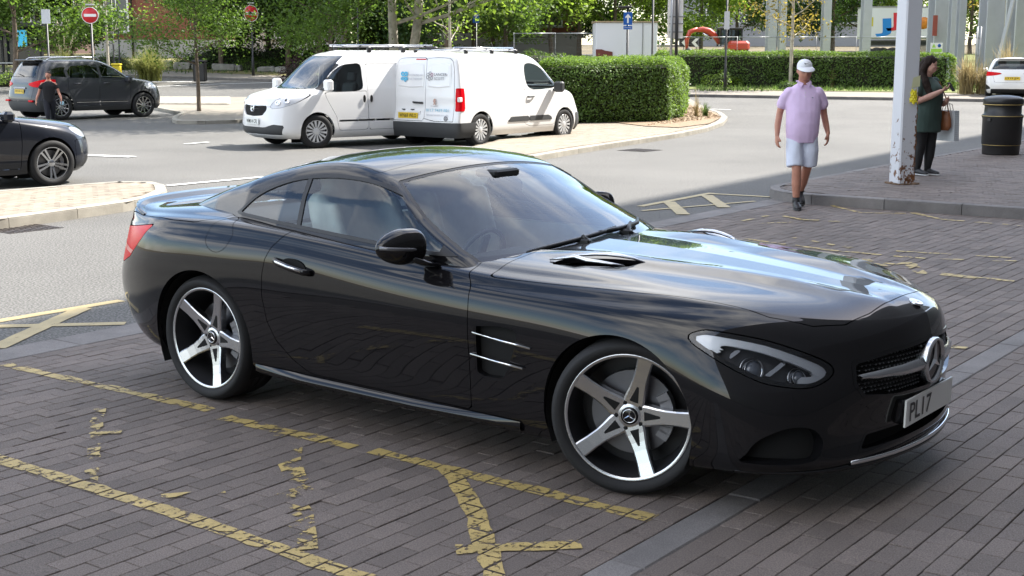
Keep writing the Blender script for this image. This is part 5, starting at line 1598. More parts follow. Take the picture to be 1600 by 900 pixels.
    S, _, _ = cut_part(S, lambda S: np.minimum(np.minimum(.715 - .25 * np.clip(S.p[:, 0] - 1.8, 0, 1) - np.abs(S.p[:, 1]), S.p[:, 2] - .80), np.minimum(S.p[:, 0] - 1.30, 1.125 - S.p[:, 2])), 'bonnet', m_white, root, 0, .015, .007)
    # cab door, sliding door, mouldings
    mo = [(-1.0, .50), (.93, .50), (.93, .535), (-1.0, .535)]
    S, _, _ = cut_part(S, side_g(mo, .5), 'side_moulding', m_plastic, root, .012, .015, .004, True)
    dd = [(.27, 1.08), (.24, .8), (.25, .33), (.90, .33), (.96, .60), (1.14, .90), (1.22, 1.07)]
    S, dr, _ = cut_part(S, side_g(dd, .5), 'door', m_white, root, 0, .015, .008, True)
    sd_ = [(.25, 1.60), (.225, .33), (-.62, .33), (-.64, 1.60)]
    S, sl, _ = cut_part(S, side_g(sd_, .5), 'sliding_door', m_white, root, 0, .015, .008, True)
    for s in (1, -1):
        for x, pr in ((.33, dr), (.17, sl)):
            MB().lathe([(0, .004), (.035, .004), (.045, .012), (.05, .0)], 16, face_M4((x, s * .917, .93), (s * -1.0, 0, 0), (0, 0, 1.6)) @ Matrix.Diagonal((.6, 1.5, 1, 1))).build('door_handle', m_trim, pr[0 if s > 0 else -1])
    S, _, _ = cut_part(S, lambda S: np.minimum(.40 - S.p[:, 2], -1.75 - S.p[:, 0]), 'rear_bumper', m_plastic, root, .02, .03)
    S, _, _ = cut_part(S, lambda S: np.where(S.p[:, 0] < -1.75, np.minimum(np.abs(S.p[:, 1]) - .79, np.minimum(S.p[:, 2] - .8, 1.35 - S.p[:, 2])), -1.), 'tail_lamp', m_red, root, .006, .02, .004, True)
    panel('body', S, m_white, root, .02)
    mirror_unit(root, 1.20, .90, 1.20, m_white, .13, .17, .22)
    underbody(root, Wh, -1.95, 1.95, .85, .24)
    plate(root, (2.305, 0, .52), (0, 1, 0), (-.05, 0, 1), 'WM14 CFL', m_white_plate)
    for x in (-1.55, -.75, .05):
        MB().tube([(x, -.66, 1.93), (x, .66, 1.93)], (.022, .016), 8).build('roof_bar', m_trim, root)
        for s in (1, -1): MB().box((x, s * .66, 1.875), (.08, .07, .11), bev=.012).build('bar_foot', m_trim, root)
    for y in (-.35, .3): MB().tube([(-1.7, y, 1.96), (.35, y, 1.96)], .022, 8).build('ladder_rail', m_satin, root)
    for k in range(7): MB().tube([(-1.6 + k * .3, -.35, 1.96), (-1.6 + k * .3, .3, 1.96)], .014, 6).build('ladder_rung', m_satin, root)
    MB().tube([(.55, 0, 1.86), (.42, 0, 2.05)], .006, 6).build('aerial', m_trim, root)
    seats(root, (.42,), .62)
    MB().box((.02, 0, 1.1), (.04, 1.5, 1.1)).build('bulkhead', m_cabin, root)
    MB().box((1.25, 0, .98), (.45, 1.4, .2), bev=.06).build('dashboard', m_cabin, root)
    sw_ = face_M4((1.0, -.37, 1.08), (0, 1, 0), (.6, 0, 1))
    MB().lathe([(.165, 0), (.172, .012), (.186, .012), (.190, 0), (.180, -.01)], 24, sw_, closed=True).build('steering_wheel', m_cabin, root)
    for cx, cz, r in Wh:
        for s in (1, -1): make_wheel(root, (cx, s * .80, .325), s, R(-12) if cx > 0 else 0, .1, .205, .325, .215, 'cover')
    return root
v2 = front_van()
# its left side faces the camera: front wheel at (497,231)
fw = at(497, 232); ang2 = math.atan2(-.61, -.792)
v2.rotation_euler = (0, 0, ang2)
_c, _s = math.cos(ang2), math.sin(ang2)
v2.location = (fw.x - (_c * 1.375 - _s * .89), fw.y - (_s * 1.375 + _c * .89), 0)

# ---------------------------------------------------------------- grey SUV on the left, seen from behind
def suv():
    root = empty('grey_suv', (0, 0, 0), 0, 'dark grey compact SUV seen from behind with silver roof rails', 'car')
    Wh = ((-1.26, .345, .40), (1.26, .345, .40))
    S = veh_surf([
        (.24, -1.90, 1.98, .82, 4, 2.8, .35, .75, .05),
        (.38, -1.98, 2.06, .875, 4, 2.8, .38, .80, .05),
        (.60, -2.0, 2.10, .885, 4, 2.6, .40, .90, .05),
        (.80, -1.96, 2.06, .885, 4, 2.5, .40, .95, .05),
        (.95, -1.94, 1.95, .88, 4, 2.4, .40, 1.0, .05),
        (1.03, -1.92, 1.70, .87, 4, 2.5, .40, .95, .05),
        (1.09, -1.90, 1.25, .855, 4, 2.8, .40, .75, .05),
        (1.16, -1.87, 1.02, .835, 4, 3, .40, .62, .05),
        (1.34, -1.78, .72, .775, 4, 3, .40, .55, .05),
        (1.50, -1.68, .42, .71, 4, 3, .40, .48, .05),
        (1.58, -1.60, .18, .65, 3.5, 3, .38, .42, .05),
        (1.605, -1.52, .02, .57, 3.5, 3, .35, .38, .04)], 60, 5, 9)
    S = arches(S, Wh, m_plastic, root, .05)
    S, _, _ = cut_part(S, lambda S: np.minimum(.50 - S.p[:, 2], -1.55 - S.p[:, 0]), 'rear_bumper', m_plastic, root, .015, .03)
    S, _, _ = cut_part(S, lambda S: np.where(np.abs(S.p[:, 1]) > .5, np.minimum(.36 - S.p[:, 2], 1.0 - np.abs(S.p[:, 0]) * 0 - 0.), -1.), 'sill_trim', m_plastic, root, .01, .02, .004, True)
    mo = [(-.80, .455), (.78, .455), (.78, .485), (-.80, .485)]
    S, _, _ = cut_part(S, side_g(mo, .5), 'chrome_strip', m_chrome, root, .012, .01, .003, True)
    # windows
    for nm, poly in (('side_window', [(.02, 1.12), (.0, 1.47), (.18, 1.46), (.42, 1.37), (.74, 1.17), (.70, 1.10)]),
                     ('side_window', [(-.06, 1.12), (-.09, 1.475), (-.50, 1.47), (-.86, 1.43), (-.98, 1.30), (-.93, 1.13)]),
                     ('quarter_window', [(-1.03, 1.15), (-1.08, 1.30), (-1.02, 1.41), (-1.25, 1.40), (-1.5, 1.33), (-1.50, 1.18)])):
        S, _, _ = cut_part(S, side_g(poly, .42), nm, m_vglass2 if nm == 'side_window' else m_vglass, root, -.003, 0, .012, True)
    ws = lambda S: np.minimum(np.minimum(S.p[:, 2] - 1.13, 1.55 - S.p[:, 2]), np.where(S.p[:, 0] > .1, np.interp(S.p[:, 2], [1.1, 1.55], [.74, .56]) - np.abs(S.p[:, 1]), -1))
    S, _, _ = cut_part(S, ws, 'windscreen', m_vglass2, root, -.003, 0, .012)
    rw = lambda S: np.minimum(np.minimum(S.p[:, 2] - 1.16, 1.52 - S.p[:, 2]), np.where(S.p[:, 0] < -1.2, np.interp(S.p[:, 2], [1.1, 1.55], [.66, .52]) - np.abs(S.p[:, 1]), -1))
    S, _, _ = cut_part(S, rw, 'rear_window', m_vglass, root, -.003, 0, .012)
    tp = smooth_poly([(.885, .92), (.885, 1.10), (.80, 1.07), (.62, 1.02), (.45, .985), (.47, .94), (.62, .90), (.76, .885)], 3)
    for s in (1, -1):
        g = lambda S: np.where(S.p[:, 0] < -1.35, sdpoly(FRONT(S), [(s * y * (1.02), z) for y, z in tp]), -1.)
        S, _, _ = cut_part(S, g, 'tail_lamp', m_red, root, .008, .02, .004)
        MB().box((-2.0, s * .66, .52), (.05, .22, .05), bev=.01).build('reflector', m_red, root)
    for poly in ([(-.03, 1.09), (-.06, .75), (-.08, .37), (.82, .37), (.86, .70), (.86, 1.02), (.75, 1.075)], [(-.07, 1.09), (-.10, .75), (-.12, .37), (-.82, .37), (-.84, .50), (-1.0, .80), (-1.0, 1.09)]):
        S, dr, _ = cut_part(S, side_g(poly, .5), 'door', m_grey, root, 0, .015, .008, True)
        xh = min(p[0] for p in poly) + .12 + (.05 if poly[0][0] < -.05 else 0)
        for s in (1, -1): MB().tube([(xh, s * .885, .97), (xh + .04, s * .91, .97), (xh + .16, s * .91, .975), (xh + .2, s * .885, .975)], [(.01, .016)] * 4, 8).build('door_handle', m_grey, dr[0 if s > 0 else -1])
    S, tg, _ = cut_part(S, lambda S: np.minimum(np.minimum(S.p[:, 2] - .52, 1.58 - S.p[:, 2]), np.where(S.p[:, 0] < -1.4, np.interp(S.p[:, 2], [.5, .9, 1.1, 1.58], [.62, .70, .74, .56]) - np.abs(S.p[:, 1]), -1)), 'tailgate', m_grey, root, 0, .015, .008)
    S, _, _ = cut_part(S, lambda S: np.where(S.p[:, 0] > 1.3, np.minimum(np.abs(S.p[:, 1]) - .40, np.minimum(S.p[:, 2] - .80, .97 - S.p[:, 2])), -1), 'headlamp', M('lamp_silver', (.62, .64, .68), rough=.12, coat=1), root, -.003, .02, .004, True)
    S, _, _ = cut_part(S, lambda S: np.where(S.p[:, 0] > 1.5, np.minimum(.62 - np.abs(S.p[:, 1]), np.minimum(S.p[:, 2] - .55, .80 - S.p[:, 2])), -1), 'grille', m_dark, root, -.01, .02, .004)
    panel('body', S, m_grey, root, .02)
    for s in (1, -1): MB().tube([(-1.45, s * .60, 1.60), (-1.35, s * .60, 1.66), (-.5, s * .60, 1.69), (.0, s * .60, 1.665), (.1, s * .60, 1.60)], (.018, .018), 8).build('roof_rail', m_satin, root)
    MB().box((-1.66, 0, 1.60), (.24, 1.16, .04), bev=.015).build('roof_spoiler', m_grey, root)
    MB().box((-1.965, .0, .86), (.03, .66, .05), bev=.012).build('tailgate_bar', m_chrome, root)
    plate(root, (-1.985, 0, .765), (0, -1, 0), (.03, 0, 1), 'WG18 OSJ', m_yellow_plate)
    MB().tube([(-1.875, -.05, 1.19), (-1.84, .18, 1.22), (-1.81, .38, 1.24)], (.012, .012), 6).build('rear_wiper', m_trim, root)
    mirror_unit(root, .78, .84, 1.08, m_grey, .15, .15, .17)
    MB().tube([(-.25, 0, 1.63), (-.45, 0, 1.83)], .005, 6).build('aerial', m_trim, root)
    underbody(root, Wh, -1.8, 1.8, .84, .28)
    seats(root, (.05, -.85), .62)
    MB().box((.9, 0, .98), (.4, 1.35, .18), bev=.06).build('dashboard', m_cabin, root)
    for cx, cz, r in Wh:
        for s in (1, -1): make_wheel(root, (cx, s * .80, .345), s, 0, .1, .205, .345, .235, 'multi')
    return root
v3 = suv()
v3.location = (-11.95, 38.3, gz(38.3)); v3.rotation_euler = (0, 0, .80)

# ---------------------------------------------------------------- dark hatchback nosing in from the left edge
def hatch(name, label, paint, wheel_style, rear=False):
    root = empty(name, (0, 0, 0), 0, label, 'car')
    Wh = ((-1.345, .315, .36), (1.345, .315, .36))
    S = veh_surf([
        (.18, -1.90, 1.96, .80, 4, 2.8, .4, .80, .05),
        (.30, -1.98, 2.08, .86, 4, 2.8, .4, .85, .05),
        (.50, -2.0, 2.12, .875, 4, 2.6, .4, .95, .05),
        (.66, -1.97, 2.09, .88, 4, 2.5, .4, 1.0, .05),
        (.78, -1.94, 2.0, .875, 4, 2.4, .4, 1.05, .05),
        (.86, -1.92, 1.78, .865, 4, 2.4, .4, 1.05, .05),
        (.92, -1.90, 1.35, .855, 4, 2.6, .4, .90, .05),
        (.97, -1.88, .98, .84, 4, 3, .4, .70, .05),
        (1.12, -1.80, .66, .78, 4, 3, .4, .58, .05),
        (1.27, -1.66, .36, .71, 4, 3, .4, .5, .05),
        (1.36, -1.54, .10, .64, 3.5, 3, .38, .42, .05),
        (1.39, -1.44, -.08, .56, 3.5, 3, .36, .38, .04)], 60, 5, 9)
    S = arches(S, Wh)
    for poly in ([(.10, .97), (.08, 1.255), (.25, 1.24), (.50, 1.12), (.72, .98), (.66, .955)], [(.04, .97), (.02, 1.26), (-.45, 1.255), (-.92, 1.20), (-1.05, 1.08), (-.98, .985)]):
        S, _, _ = cut_part(S, side_g(poly, .42), 'side_window', m_vglass2, root, -.003, 0, .012, True)
    ws = lambda S: np.minimum(np.minimum(S.p[:, 2] - .95, 1.33 - S.p[:, 2]), np.where(S.p[:, 0] > .0, np.interp(S.p[:, 2], [.95, 1.33], [.74, .56]) - np.abs(S.p[:, 1]), -1))
    S, _, _ = cut_part(S, ws, 'windscreen', m_vglass2, root, -.003, 0, .012)
    rw = lambda S: np.minimum(np.minimum(S.p[:, 2] - 1.02, 1.31 - S.p[:, 2]), np.where(S.p[:, 0] < -1.2, np.interp(S.p[:, 2], [1.0, 1.33], [.70, .55]) - np.abs(S.p[:, 1]), -1))
    S, _, _ = cut_part(S, rw, 'rear_window', m_vglass, root, -.003, 0, .012)
    for poly in ([(.06, .955), (.03, .70), (.04, .26), (.90, .26), (.93, .60), (.92, .90), (.70, .945)], [(.02, .955), (-.01, .70), (0, .26), (-.88, .26), (-1.02, .62), (-1.04, .965)]):
        S, dr, _ = cut_part(S, side_g(poly, .5), 'door', paint, root, 0, .015, .008, True)
    hl = smooth_poly([(1.66, .775), (1.74, .80), (1.86, .77), (1.97, .715), (2.0, .655), (1.92, .64), (1.78, .69)], 3)
    S, _, _ = cut_part(S, lambda S: np.where((np.abs(S.p[:, 1]) > .38) & (S.p[:, 0] > 1.2), sdpoly(SIDE(S), hl), -1), 'headlamp', M('lamp_smoke', (.30, .32, .36), rough=.1, coat=.3), root, -.002, .02, .004, True)
    S, _, _ = cut_part(S, lambda S: np.where(S.p[:, 0] > 1.5, np.minimum(.34 - np.abs(S.p[:, 1]), np.minimum(S.p[:, 2] - .54, .72 - S.p[:, 2])), -1), 'grille', m_dark, root, -.01, .02, .004)
    S, _, _ = cut_part(S, lambda S: np.where(S.p[:, 0] > 1.5, np.minimum(.70 - np.abs(S.p[:, 1]), np.minimum(S.p[:, 2] - .24, .38 - S.p[:, 2])), -1), 'lower_grille', m_trim, root, -.006, .02, .004)
    bon = lambda S: np.minimum(np.minimum(.76 - .30 * np.clip(S.p[:, 0] - 1.4, 0, 1) - np.abs(S.p[:, 1]), S.p[:, 2] - .74), np.minimum(S.p[:, 0] - .95, .955 - S.p[:, 2]))
    S, _, _ = cut_part(S, bon, 'bonnet', paint, root, 0, .015, .006)
    S, _, _ = cut_part(S, lambda S: np.minimum(S.p[:, 0] - 1.72, .62 - S.p[:, 2]), 'front_bumper', paint, root, 0, .015, .005)
    # rear
    tp = smooth_poly([(.90, .80), (.90, .93), (.70, .925), (.42, .895), (.36, .86), (.46, .825), (.62, .80), (.8, .785)], 3)
    for s in (1, -1):
        S, _, _ = cut_part(S, lambda S: np.where(S.p[:, 0] < -1.3, sdpoly(FRONT(S), [(s * y, z) for y, z in tp]), -1.), 'tail_lamp', m_red, root, .006, .02, .004)
        bl_ = [(.90, .30), (.90, .52), (.76, .42), (.70, .34)]
        S, _, _ = cut_part(S, lambda S: np.where(S.p[:, 0] < -1.3, sdpoly(FRONT(S), [(s * y, z) for y, z in bl_]), -1.), 'bumper_vent', m_trim, root, -.004, .02, .004)
    S, _, _ = cut_part(S, lambda S: np.where(S.p[:, 0] < -1.5, np.minimum(.33 - S.p[:, 2], .70 - np.abs(S.p[:, 1])), -1.), 'diffuser', m_trim, root, .004, .02, .004)
    S, _, _ = cut_part(S, lambda S: np.minimum(np.minimum(S.p[:, 2] - .56, 1.36 - S.p[:, 2]), np.where(S.p[:, 0] < -1.4, np.interp(S.p[:, 2], [.55, .8, 1.0, 1.36], [.58, .64, .72, .56]) - np.abs(S.p[:, 1]), -1)), 'tailgate', paint, root, 0, .015, .007)
    panel('body', S, paint, root, .02)
    MB().box((-1.60, 0, 1.385), (.26, 1.10, .035), bev=.014).build('roof_spoiler', paint, root)
    MB().tube([(-1.05, 0, 1.42), (-1.14, 0, 1.47), (-1.22, 0, 1.43)], [(.012, .02), (.01, .03), (.006, .012)], 8).build('aerial', m_trim, root)
    mirror_unit(root, .72, .84, .97, paint, .15, .14, .14)
    underbody(root, Wh, -1.85, 1.9, .83, .22)
    seats(root, (-.1, -.95), .50)
    MB().box((.75, 0, .86), (.4, 1.3, .16), bev=.06).build('dashboard', m_cabin, root)
    for cx, cz, r in Wh:
        for s in (1, -1): make_wheel(root, (cx, s * .775, .315), s, 0, R(36), .205, .315, .225, wheel_style)
    return root
v4 = hatch('dark_hatchback', 'dark blue-black hatchback nosing in at the left edge with five-spoke wheels', m_navy, 'vee')
a4 = R(42)
v4.rotation_euler = (0, 0, a4)
fw = at(85, 291); _c, _s = math.cos(a4), math.sin(a4)
v4.location = (fw.x - (_c * 1.345 + _s * .87), fw.y - (_s * 1.345 - _c * .87), 0)
v5 = hatch('white_hatchback', 'white hatchback seen from behind at the right edge beyond the litter bin', m_white, 'multi')
plate(v5, (-2.005, 0, .70), (0, -1, 0), (.05, 0, 1), 'LY19 JJX', m_yellow_plate)
a5 = R(70); _c, _s = math.cos(a5), math.sin(a5)
rc = ray_y(1580, 150, 48.0)
v5.location = (rc.x + 1.98 * _c, 48.0 + 1.98 * _s, gz(49) + .02)
v5.rotation_euler = (0, 0, a5)
# ================================================================ people
def remesh(name, mb, mat, parent, vox=.012, smooth=6, wrinkle=0.0, wscale=9.0, seed=0):
    """one continuous skin from overlapping closed shapes"""
    me = bpy.data.meshes.new(name); me.from_pydata(mb.v, [], mb.f); me.update()
    o = bpy.data.objects.new(name, me); COL.objects.link(o)
    m = o.modifiers.new('r', 'REMESH'); m.mode = 'VOXEL'; m.voxel_size = vox
    s = o.modifiers.new('s', 'SMOOTH'); s.iterations = smooth; s.factor = .5
    dg = bpy.context.evaluated_depsgraph_get()
    me2 = bpy.data.meshes.new_from_object(o.evaluated_get(dg))
    bpy.data.objects.remove(o); bpy.data.meshes.remove(me)
    if wrinkle:
        from mathutils import noise
        for v in me2.vertices:
            p = Vector((v.co.x * wscale, v.co.y * wscale, v.co.z * wscale * .55)) + Vector((seed, 0, 0))
            v.co += v.normal * (wrinkle * (noise.noise(p) + .5 * noise.noise(p * 2.1)))
    me2.name = name
    me2.materials.clear(); me2.materials.append(mat)
    me2.polygons.foreach_set('use_smooth', [True] * len(me2.polygons))
    return link(bpy.data.objects.new(name, me2), parent)
def ball(mb, c, r, n=14):
    rows = []
    prof = [(math.sin(math.pi * i / n), -math.cos(math.pi * i / n)) for i in range(n + 1)]
    M4 = Matrix.Translation(c) @ Matrix.Diagonal((r[0], r[1], r[2], 1))
    mb.lathe([(max(a, 1e-3), b) for a, b in prof], 18, M4)
    return mb
def limb(mb, pts, rs):
    mb.tube(pts, list(rs), 14)
    for p, r in ((pts[0], rs[0]), (pts[-1], rs[-1])):
        q = r if not isinstance(r, tuple) else min(r)
        ball(mb, p, (q, q, q), 8)
    return mb
def hand(mb, w, d, n, side, curl=.5, sc=1.0):
    """palm + five fingers; w wrist, d direction of the fingers, n palm normal, side = thumb direction"""
    w = Vector(w); d = Vector(d).normalized(); n = Vector(n); n = (n - d * n.dot(d)).normalized(); s = Vector(side); s = (s - d * s.dot(d) - n * s.dot(n)).normalized()
    pc = w + d * .045 * sc
    for k in range(4):
        o = s * ((1.5 - k) * .019 * sc)
        limb(mb, [w + o * .6, pc + o * .9, w + d * .088 * sc + o], [.015 * sc, .016 * sc, .011 * sc])
        L = (.070, .078, .072, .056)[k] * sc
        p0 = w + d * .086 * sc + o
        d1 = (d + n * curl * .6).normalized(); d2 = (d + n * curl * 1.6).normalized(); d3 = (d * .6 + n * curl * 2.4).normalized()
        p1 = p0 + d1 * L * .45; p2 = p1 + d2 * L * .32; p3 = p2 + d3 * L * .25
        limb(mb, [p0, p1, p2, p3], [.0095 * sc, .009 * sc, .0082 * sc, .0072 * sc])
    t0 = w + d * .025 * sc + s * .022 * sc
    t1 = t0 + (s * .7 + d * .7 + n * .3).normalized() * .042 * sc; t2 = t1 + (d + s * .25 + n * .4).normalized() * .032 * sc
    limb(mb, [t0, t1, t2], [.013 * sc, .011 * sc, .0085 * sc])
def head(mb, c, yaw, pitch, sc=1.0, ears=True):
    """c: centre; faces -y before yaw; returns frame"""
    F = Matrix.Translation(c) @ Matrix.Rotation(yaw, 4, 'Z') @ Matrix.Rotation(pitch, 4, 'X') @ Matrix.Scale(sc, 4)
    def b(p, r, n=12):
        prof = [(max(math.sin(math.pi * i / n), 1e-3), -math.cos(math.pi * i / n)) for i in range(n + 1)]
        mb.lathe(prof, 18, F @ Matrix.Translation(p) @ Matrix.Diagonal((r[0], r[1], r[2], 1)))
    b((0, .012, .025), (.076, .094, .092))          # skull
    b((0, -.024, -.03), (.070, .074, .086))         # face
    b((0, -.058, -.088), (.030, .026, .022))        # chin
    b((0, -.012, -.074), (.061, .066, .038))         # jaw
    b((0, -.098, -.022), (.013, .018, .026))        # nose
    b((0, -.106, -.036), (.016, .013, .010))
    b((0, -.090, -.058), (.024, .014, .007)); b((0, -.088, -.070), (.021, .013, .007))   # lips
    for s in (1, -1):
        b((s * .032, -.082, .012), (.022, .012, .008))   # brow
        b((s * .036, -.066, -.028), (.020, .018, .016))  # cheek
        if ears: b((s * .078, .008, -.012), (.009, .020, .030))
    return F
m_skin = M('skin_tanned', (.48, .22, .15), rough=.5, var=.12, vscale=14)
m_skin2 = M('skin_pale', (.52, .29, .22), rough=.5, var=.10, vscale=14)
m_shoe = M('black_shoe', (.018, .018, .02), rough=.5, var=.2, vscale=40)
def shoe(parent, heel, toe, up=(0, 0, 1), mat=None, sole=None, sc=1.0):
    h, t = Vector(heel), Vector(toe); d = (t - h).normalized(); L = (t - h).length
    b = MB()
    zu = Vector(up)
    pts = [h + d * L * f + zu * z for f, z in ((-.02, .045), (.12, .052), (.35, .05), (.62, .040), (.85, .034), (1.0, .028))]
    b.tube(pts, [(.032 * sc, .034 * sc), (.040 * sc, .046 * sc), (.042 * sc, .046 * sc), (.046 * sc, .036 * sc), (.043 * sc, .030 * sc), (.024 * sc, .018 * sc)], 14)
    limb(b, [h + d * L * .12 + zu * .05, h + d * L * .14 + zu * .105], [.040 * sc, .042 * sc])
    o = remesh('shoe', b, mat or m_shoe, parent, .010, 3)
    s = MB(); s.tube([h + d * L * f + zu * .010 for f in (-.05, .1, .4, .7, .95, 1.04)], [(.026 * sc, .010), (.038 * sc, .012), (.038 * sc, .012), (.045 * sc, .012), (.036 * sc, .012), (.014 * sc, .010)], 12)
    s.build('sole', sole or M('shoe_sole', (.05, .05, .05), rough=.7), o)
    return o

# ---------------------------------------------------------------- man in the pink polo shirt
def pink_man():
    p = at(1249, 326)
    root = empty('person', (p.x, p.y, 0), R(-4), 'person in pink polo shirt, pale blue shorts, white cap and sunglasses walking', 'person')
    b = MB()
    b.tube([(0, 0, .86), (0, -.015, 1.0), (0, -.01, 1.15), (0, .005, 1.28), (0, .015, 1.37), (0, .018, 1.42), (0, .01, 1.47), (0, .0, 1.54)],
           [(.11, .15), (.135, .165), (.13, .17), (.115, .175), (.09, .155), (.072, .11), (.064, .066), (.060, .060)], 18)
    H = (0, -.022, 1.612)
    F = head(b, H, R(6), R(0), 1.06)
    # legs: image-left leg leads, the other trails with its heel up
    lead = [(-.085, .0, .86), (-.075, -.06, .66), (-.062, -.10, .47), (-.058, -.085, .30), (-.050, -.06, .09)]
    trail = [(.085, .0, .86), (.090, .02, .66), (.080, .06, .48), (.060, .20, .30), (.045, .31, .17)]
    limb(b, lead, [.088, .076, .056, .055, .036]); limb(b, trail, [.088, .076, .056, .054, .036])
    armL = [(-.178, .01, 1.36), (-.235, .03, 1.24), (-.262, .04, 1.11), (-.285, .0, .98), (-.292, -.04, .865)]
    armR = [(.178, .01, 1.36), (.232, .05, 1.24), (.255, .09, 1.11), (.285, .085, .98), (.305, .05, .885)]
    for a in (armL, armR): limb(b, a, [.044, .044, .040, .038, .027])
    hand(b, armL[-1], (.0, -.12, -1), (.8, .25, 0), (0, -1, 0), .45)
    hand(b, armR[-1], (.0, -.15, -1), (-.8, .3, 0), (0, -1, 0), .45)
    remesh('body', b, m_skin, root, .010, 2)
    # polo shirt
    s = MB()
    s.tube([(0, .0, .80), (0, -.02, .90), (0, -.025, 1.0), (0, -.018, 1.12), (0, .0, 1.25), (0, .012, 1.34), (0, .018, 1.405), (0, .02, 1.45)],
           [(.146, .180), (.155, .186), (.162, .192), (.155, .196), (.135, .204), (.115, .195), (.090, .150), (.072, .082)], 20)
    for a in (armL, armR):
        limb(s, [Vector((a[0][0] * .92, a[0][1], a[0][2] - .010)), Vector(a[0]).lerp(Vector(a[1]), .55), Vector(a[1]) + Vector((0, 0, -.02))], [.068, .066, .068])
    pink = M('pink_pique', (.70, .53, .76), rough=.85, var=.05, bump=.25, bscale=400)
    so = remesh('polo_shirt', s, pink, root, .010, 5, .007, 8, 3)
    c = MB()
    for sx in (1, -1):
        c.add([(sx * .012, -.068, 1.462), (sx * .075, -.035, 1.492), (sx * .085, -.045, 1.455), (sx * .045, -.105, 1.415)], [(0, 1, 2, 3) if sx < 0 else (3, 2, 1, 0)])
    c.tube([(-.075, .03, 1.485), (0, .085, 1.50), (.075, .03, 1.485)], [(.022, .008)] * 3, 8)
    c.build('collar', pink, so)
    for z in (1.40, 1.355, 1.31): MB().lathe([(0, .003), (.006, .002), (.007, 0)], 8, face_M4((0, -.119 - (1.40 - z) * .32, z), (1, 0, 0), (0, .1, 1))).build('shirt_button', M('button_white', (.7, .65, .7), rough=.4), so)
    MB().box((.085, -.137, 1.30), (.018, .004, .012)).build('chest_emblem', M('emblem_grey', (.25, .25, .35), rough=.6), so)
    # shorts
    t = MB()
    t.tube([(0, 0, .80), (0, 0, .86), (0, 0, .90)], [(.135, .165), (.14, .170), (.13, .165)], 18)
    t.tube([(-.08, .0, .88), (-.085, -.03, .70), (-.080, -.075, .50)], [(.12, .098), (.112, .100), (.105, .098)], 16)
    t.tube([(.08, .0, .88), (.098, .005, .70), (.095, .035, .505)], [(.12, .098), (.112, .100), (.105, .098)], 16)
    remesh('shorts', t, M('pale_blue_cotton', (.66, .70, .82), rough=.85, var=.06), root, .011, 4, .007, 9, 11)
    shoe(root, (-.050, -.03, .0), (-.048, -.275, .0))
    shoe(root, (.045, .335, .115), (.050, .145, .012), (0, .35, .9))
    for a, q in ((lead, 0), (trail, 1)):
        k = MB(); limb(k, [Vector(a[-1]) + Vector((0, 0 if q == 0 else .0, -.005)), Vector(a[-1]).lerp(Vector(a[-2]), .22)], [.043, .042]); k.build('sock', m_shoe, root)
    # cap, sunglasses
    cap = MB()
    pr = [(.094, .0), (.096, .02), (.090, .055), (.070, .085), (.040, .102), (.002, .108)]
    cap.lathe(pr, 24, F @ Matrix.Translation((0, .010, .022)) @ Matrix.Diagonal((.86, 1.02, .90, 1)))
    V = []; fs = []
    for i in range(13):
        a = R(-78 + 13 * i)
        for r_, dz in ((1.0, .0), (1.0, .006), (1.35, -.012), (2.0, -.046), (2.0, -.052), (1.36, -.022)):
            fr = math.cos(a) ** .8 if r_ > 1 else 0
            V.append(F @ Vector((math.sin(a) * .088 * (1 + (r_ - 1) * .12), .010 - math.cos(a) * .100 - fr * (r_ - 1) * .105, .030 + dz * (fr if r_ > 1 else 1))))
    for i in range(12):
        for j in range(6): fs.append((i * 6 + j, i * 6 + (j + 1) % 6, i * 6 + 6 + (j + 1) % 6, i * 6 + 6 + j))
    cap.add(V, fs, True)
    co = cap.build('cap', M('white_cap', (.74, .75, .78), rough=.8, var=.04), root)
    sw = [(-.03, -.004), (-.018, -.012), (.03, .012), (-.014, -.004), (-.022, .002), (-.026, .008)]
    MB().prism(sw, .004, F @ face_M4((0, -.094, .072), (1, 0, 0), (0, .35, 1))).build('cap_swoosh', M('dark_thread', (.06, .06, .07), rough=.7), co)
    sg = MB()
    for sx in (1, -1):
        ball(sg, (0, 0, 0), (.030, .010, .021), 8)
        n = len(sg.v); k = 18 * 9
        for q in range(n - k, n):
            v = Vector(sg.v[q]); sg.v[q] = tuple(F @ Vector((v.x + sx * .034, v.y - .112 + abs(v.x + sx * .034) ** 2 * 5, v.z - .002)))
        sg.tube([F @ Vector((sx * .064, -.086, .003)), F @ Vector((sx * .082, .0, .005))], .004, 6)
    sg.build('sunglasses', M('dark_red_glasses', (.03, .008, .010), rough=.1, coat=1), root)
    hr = MB(); ball(hr, (0, 0, 0), (.078, .090, .05), 10)
    hr.v = [tuple(F @ Vector((v[0], v[1] + .018, v[2] + .012))) for v in hr.v]
    hr.build('hair', M('grey_hair', (.16, .13, .11), rough=.8), root)
    return root
pink_man()

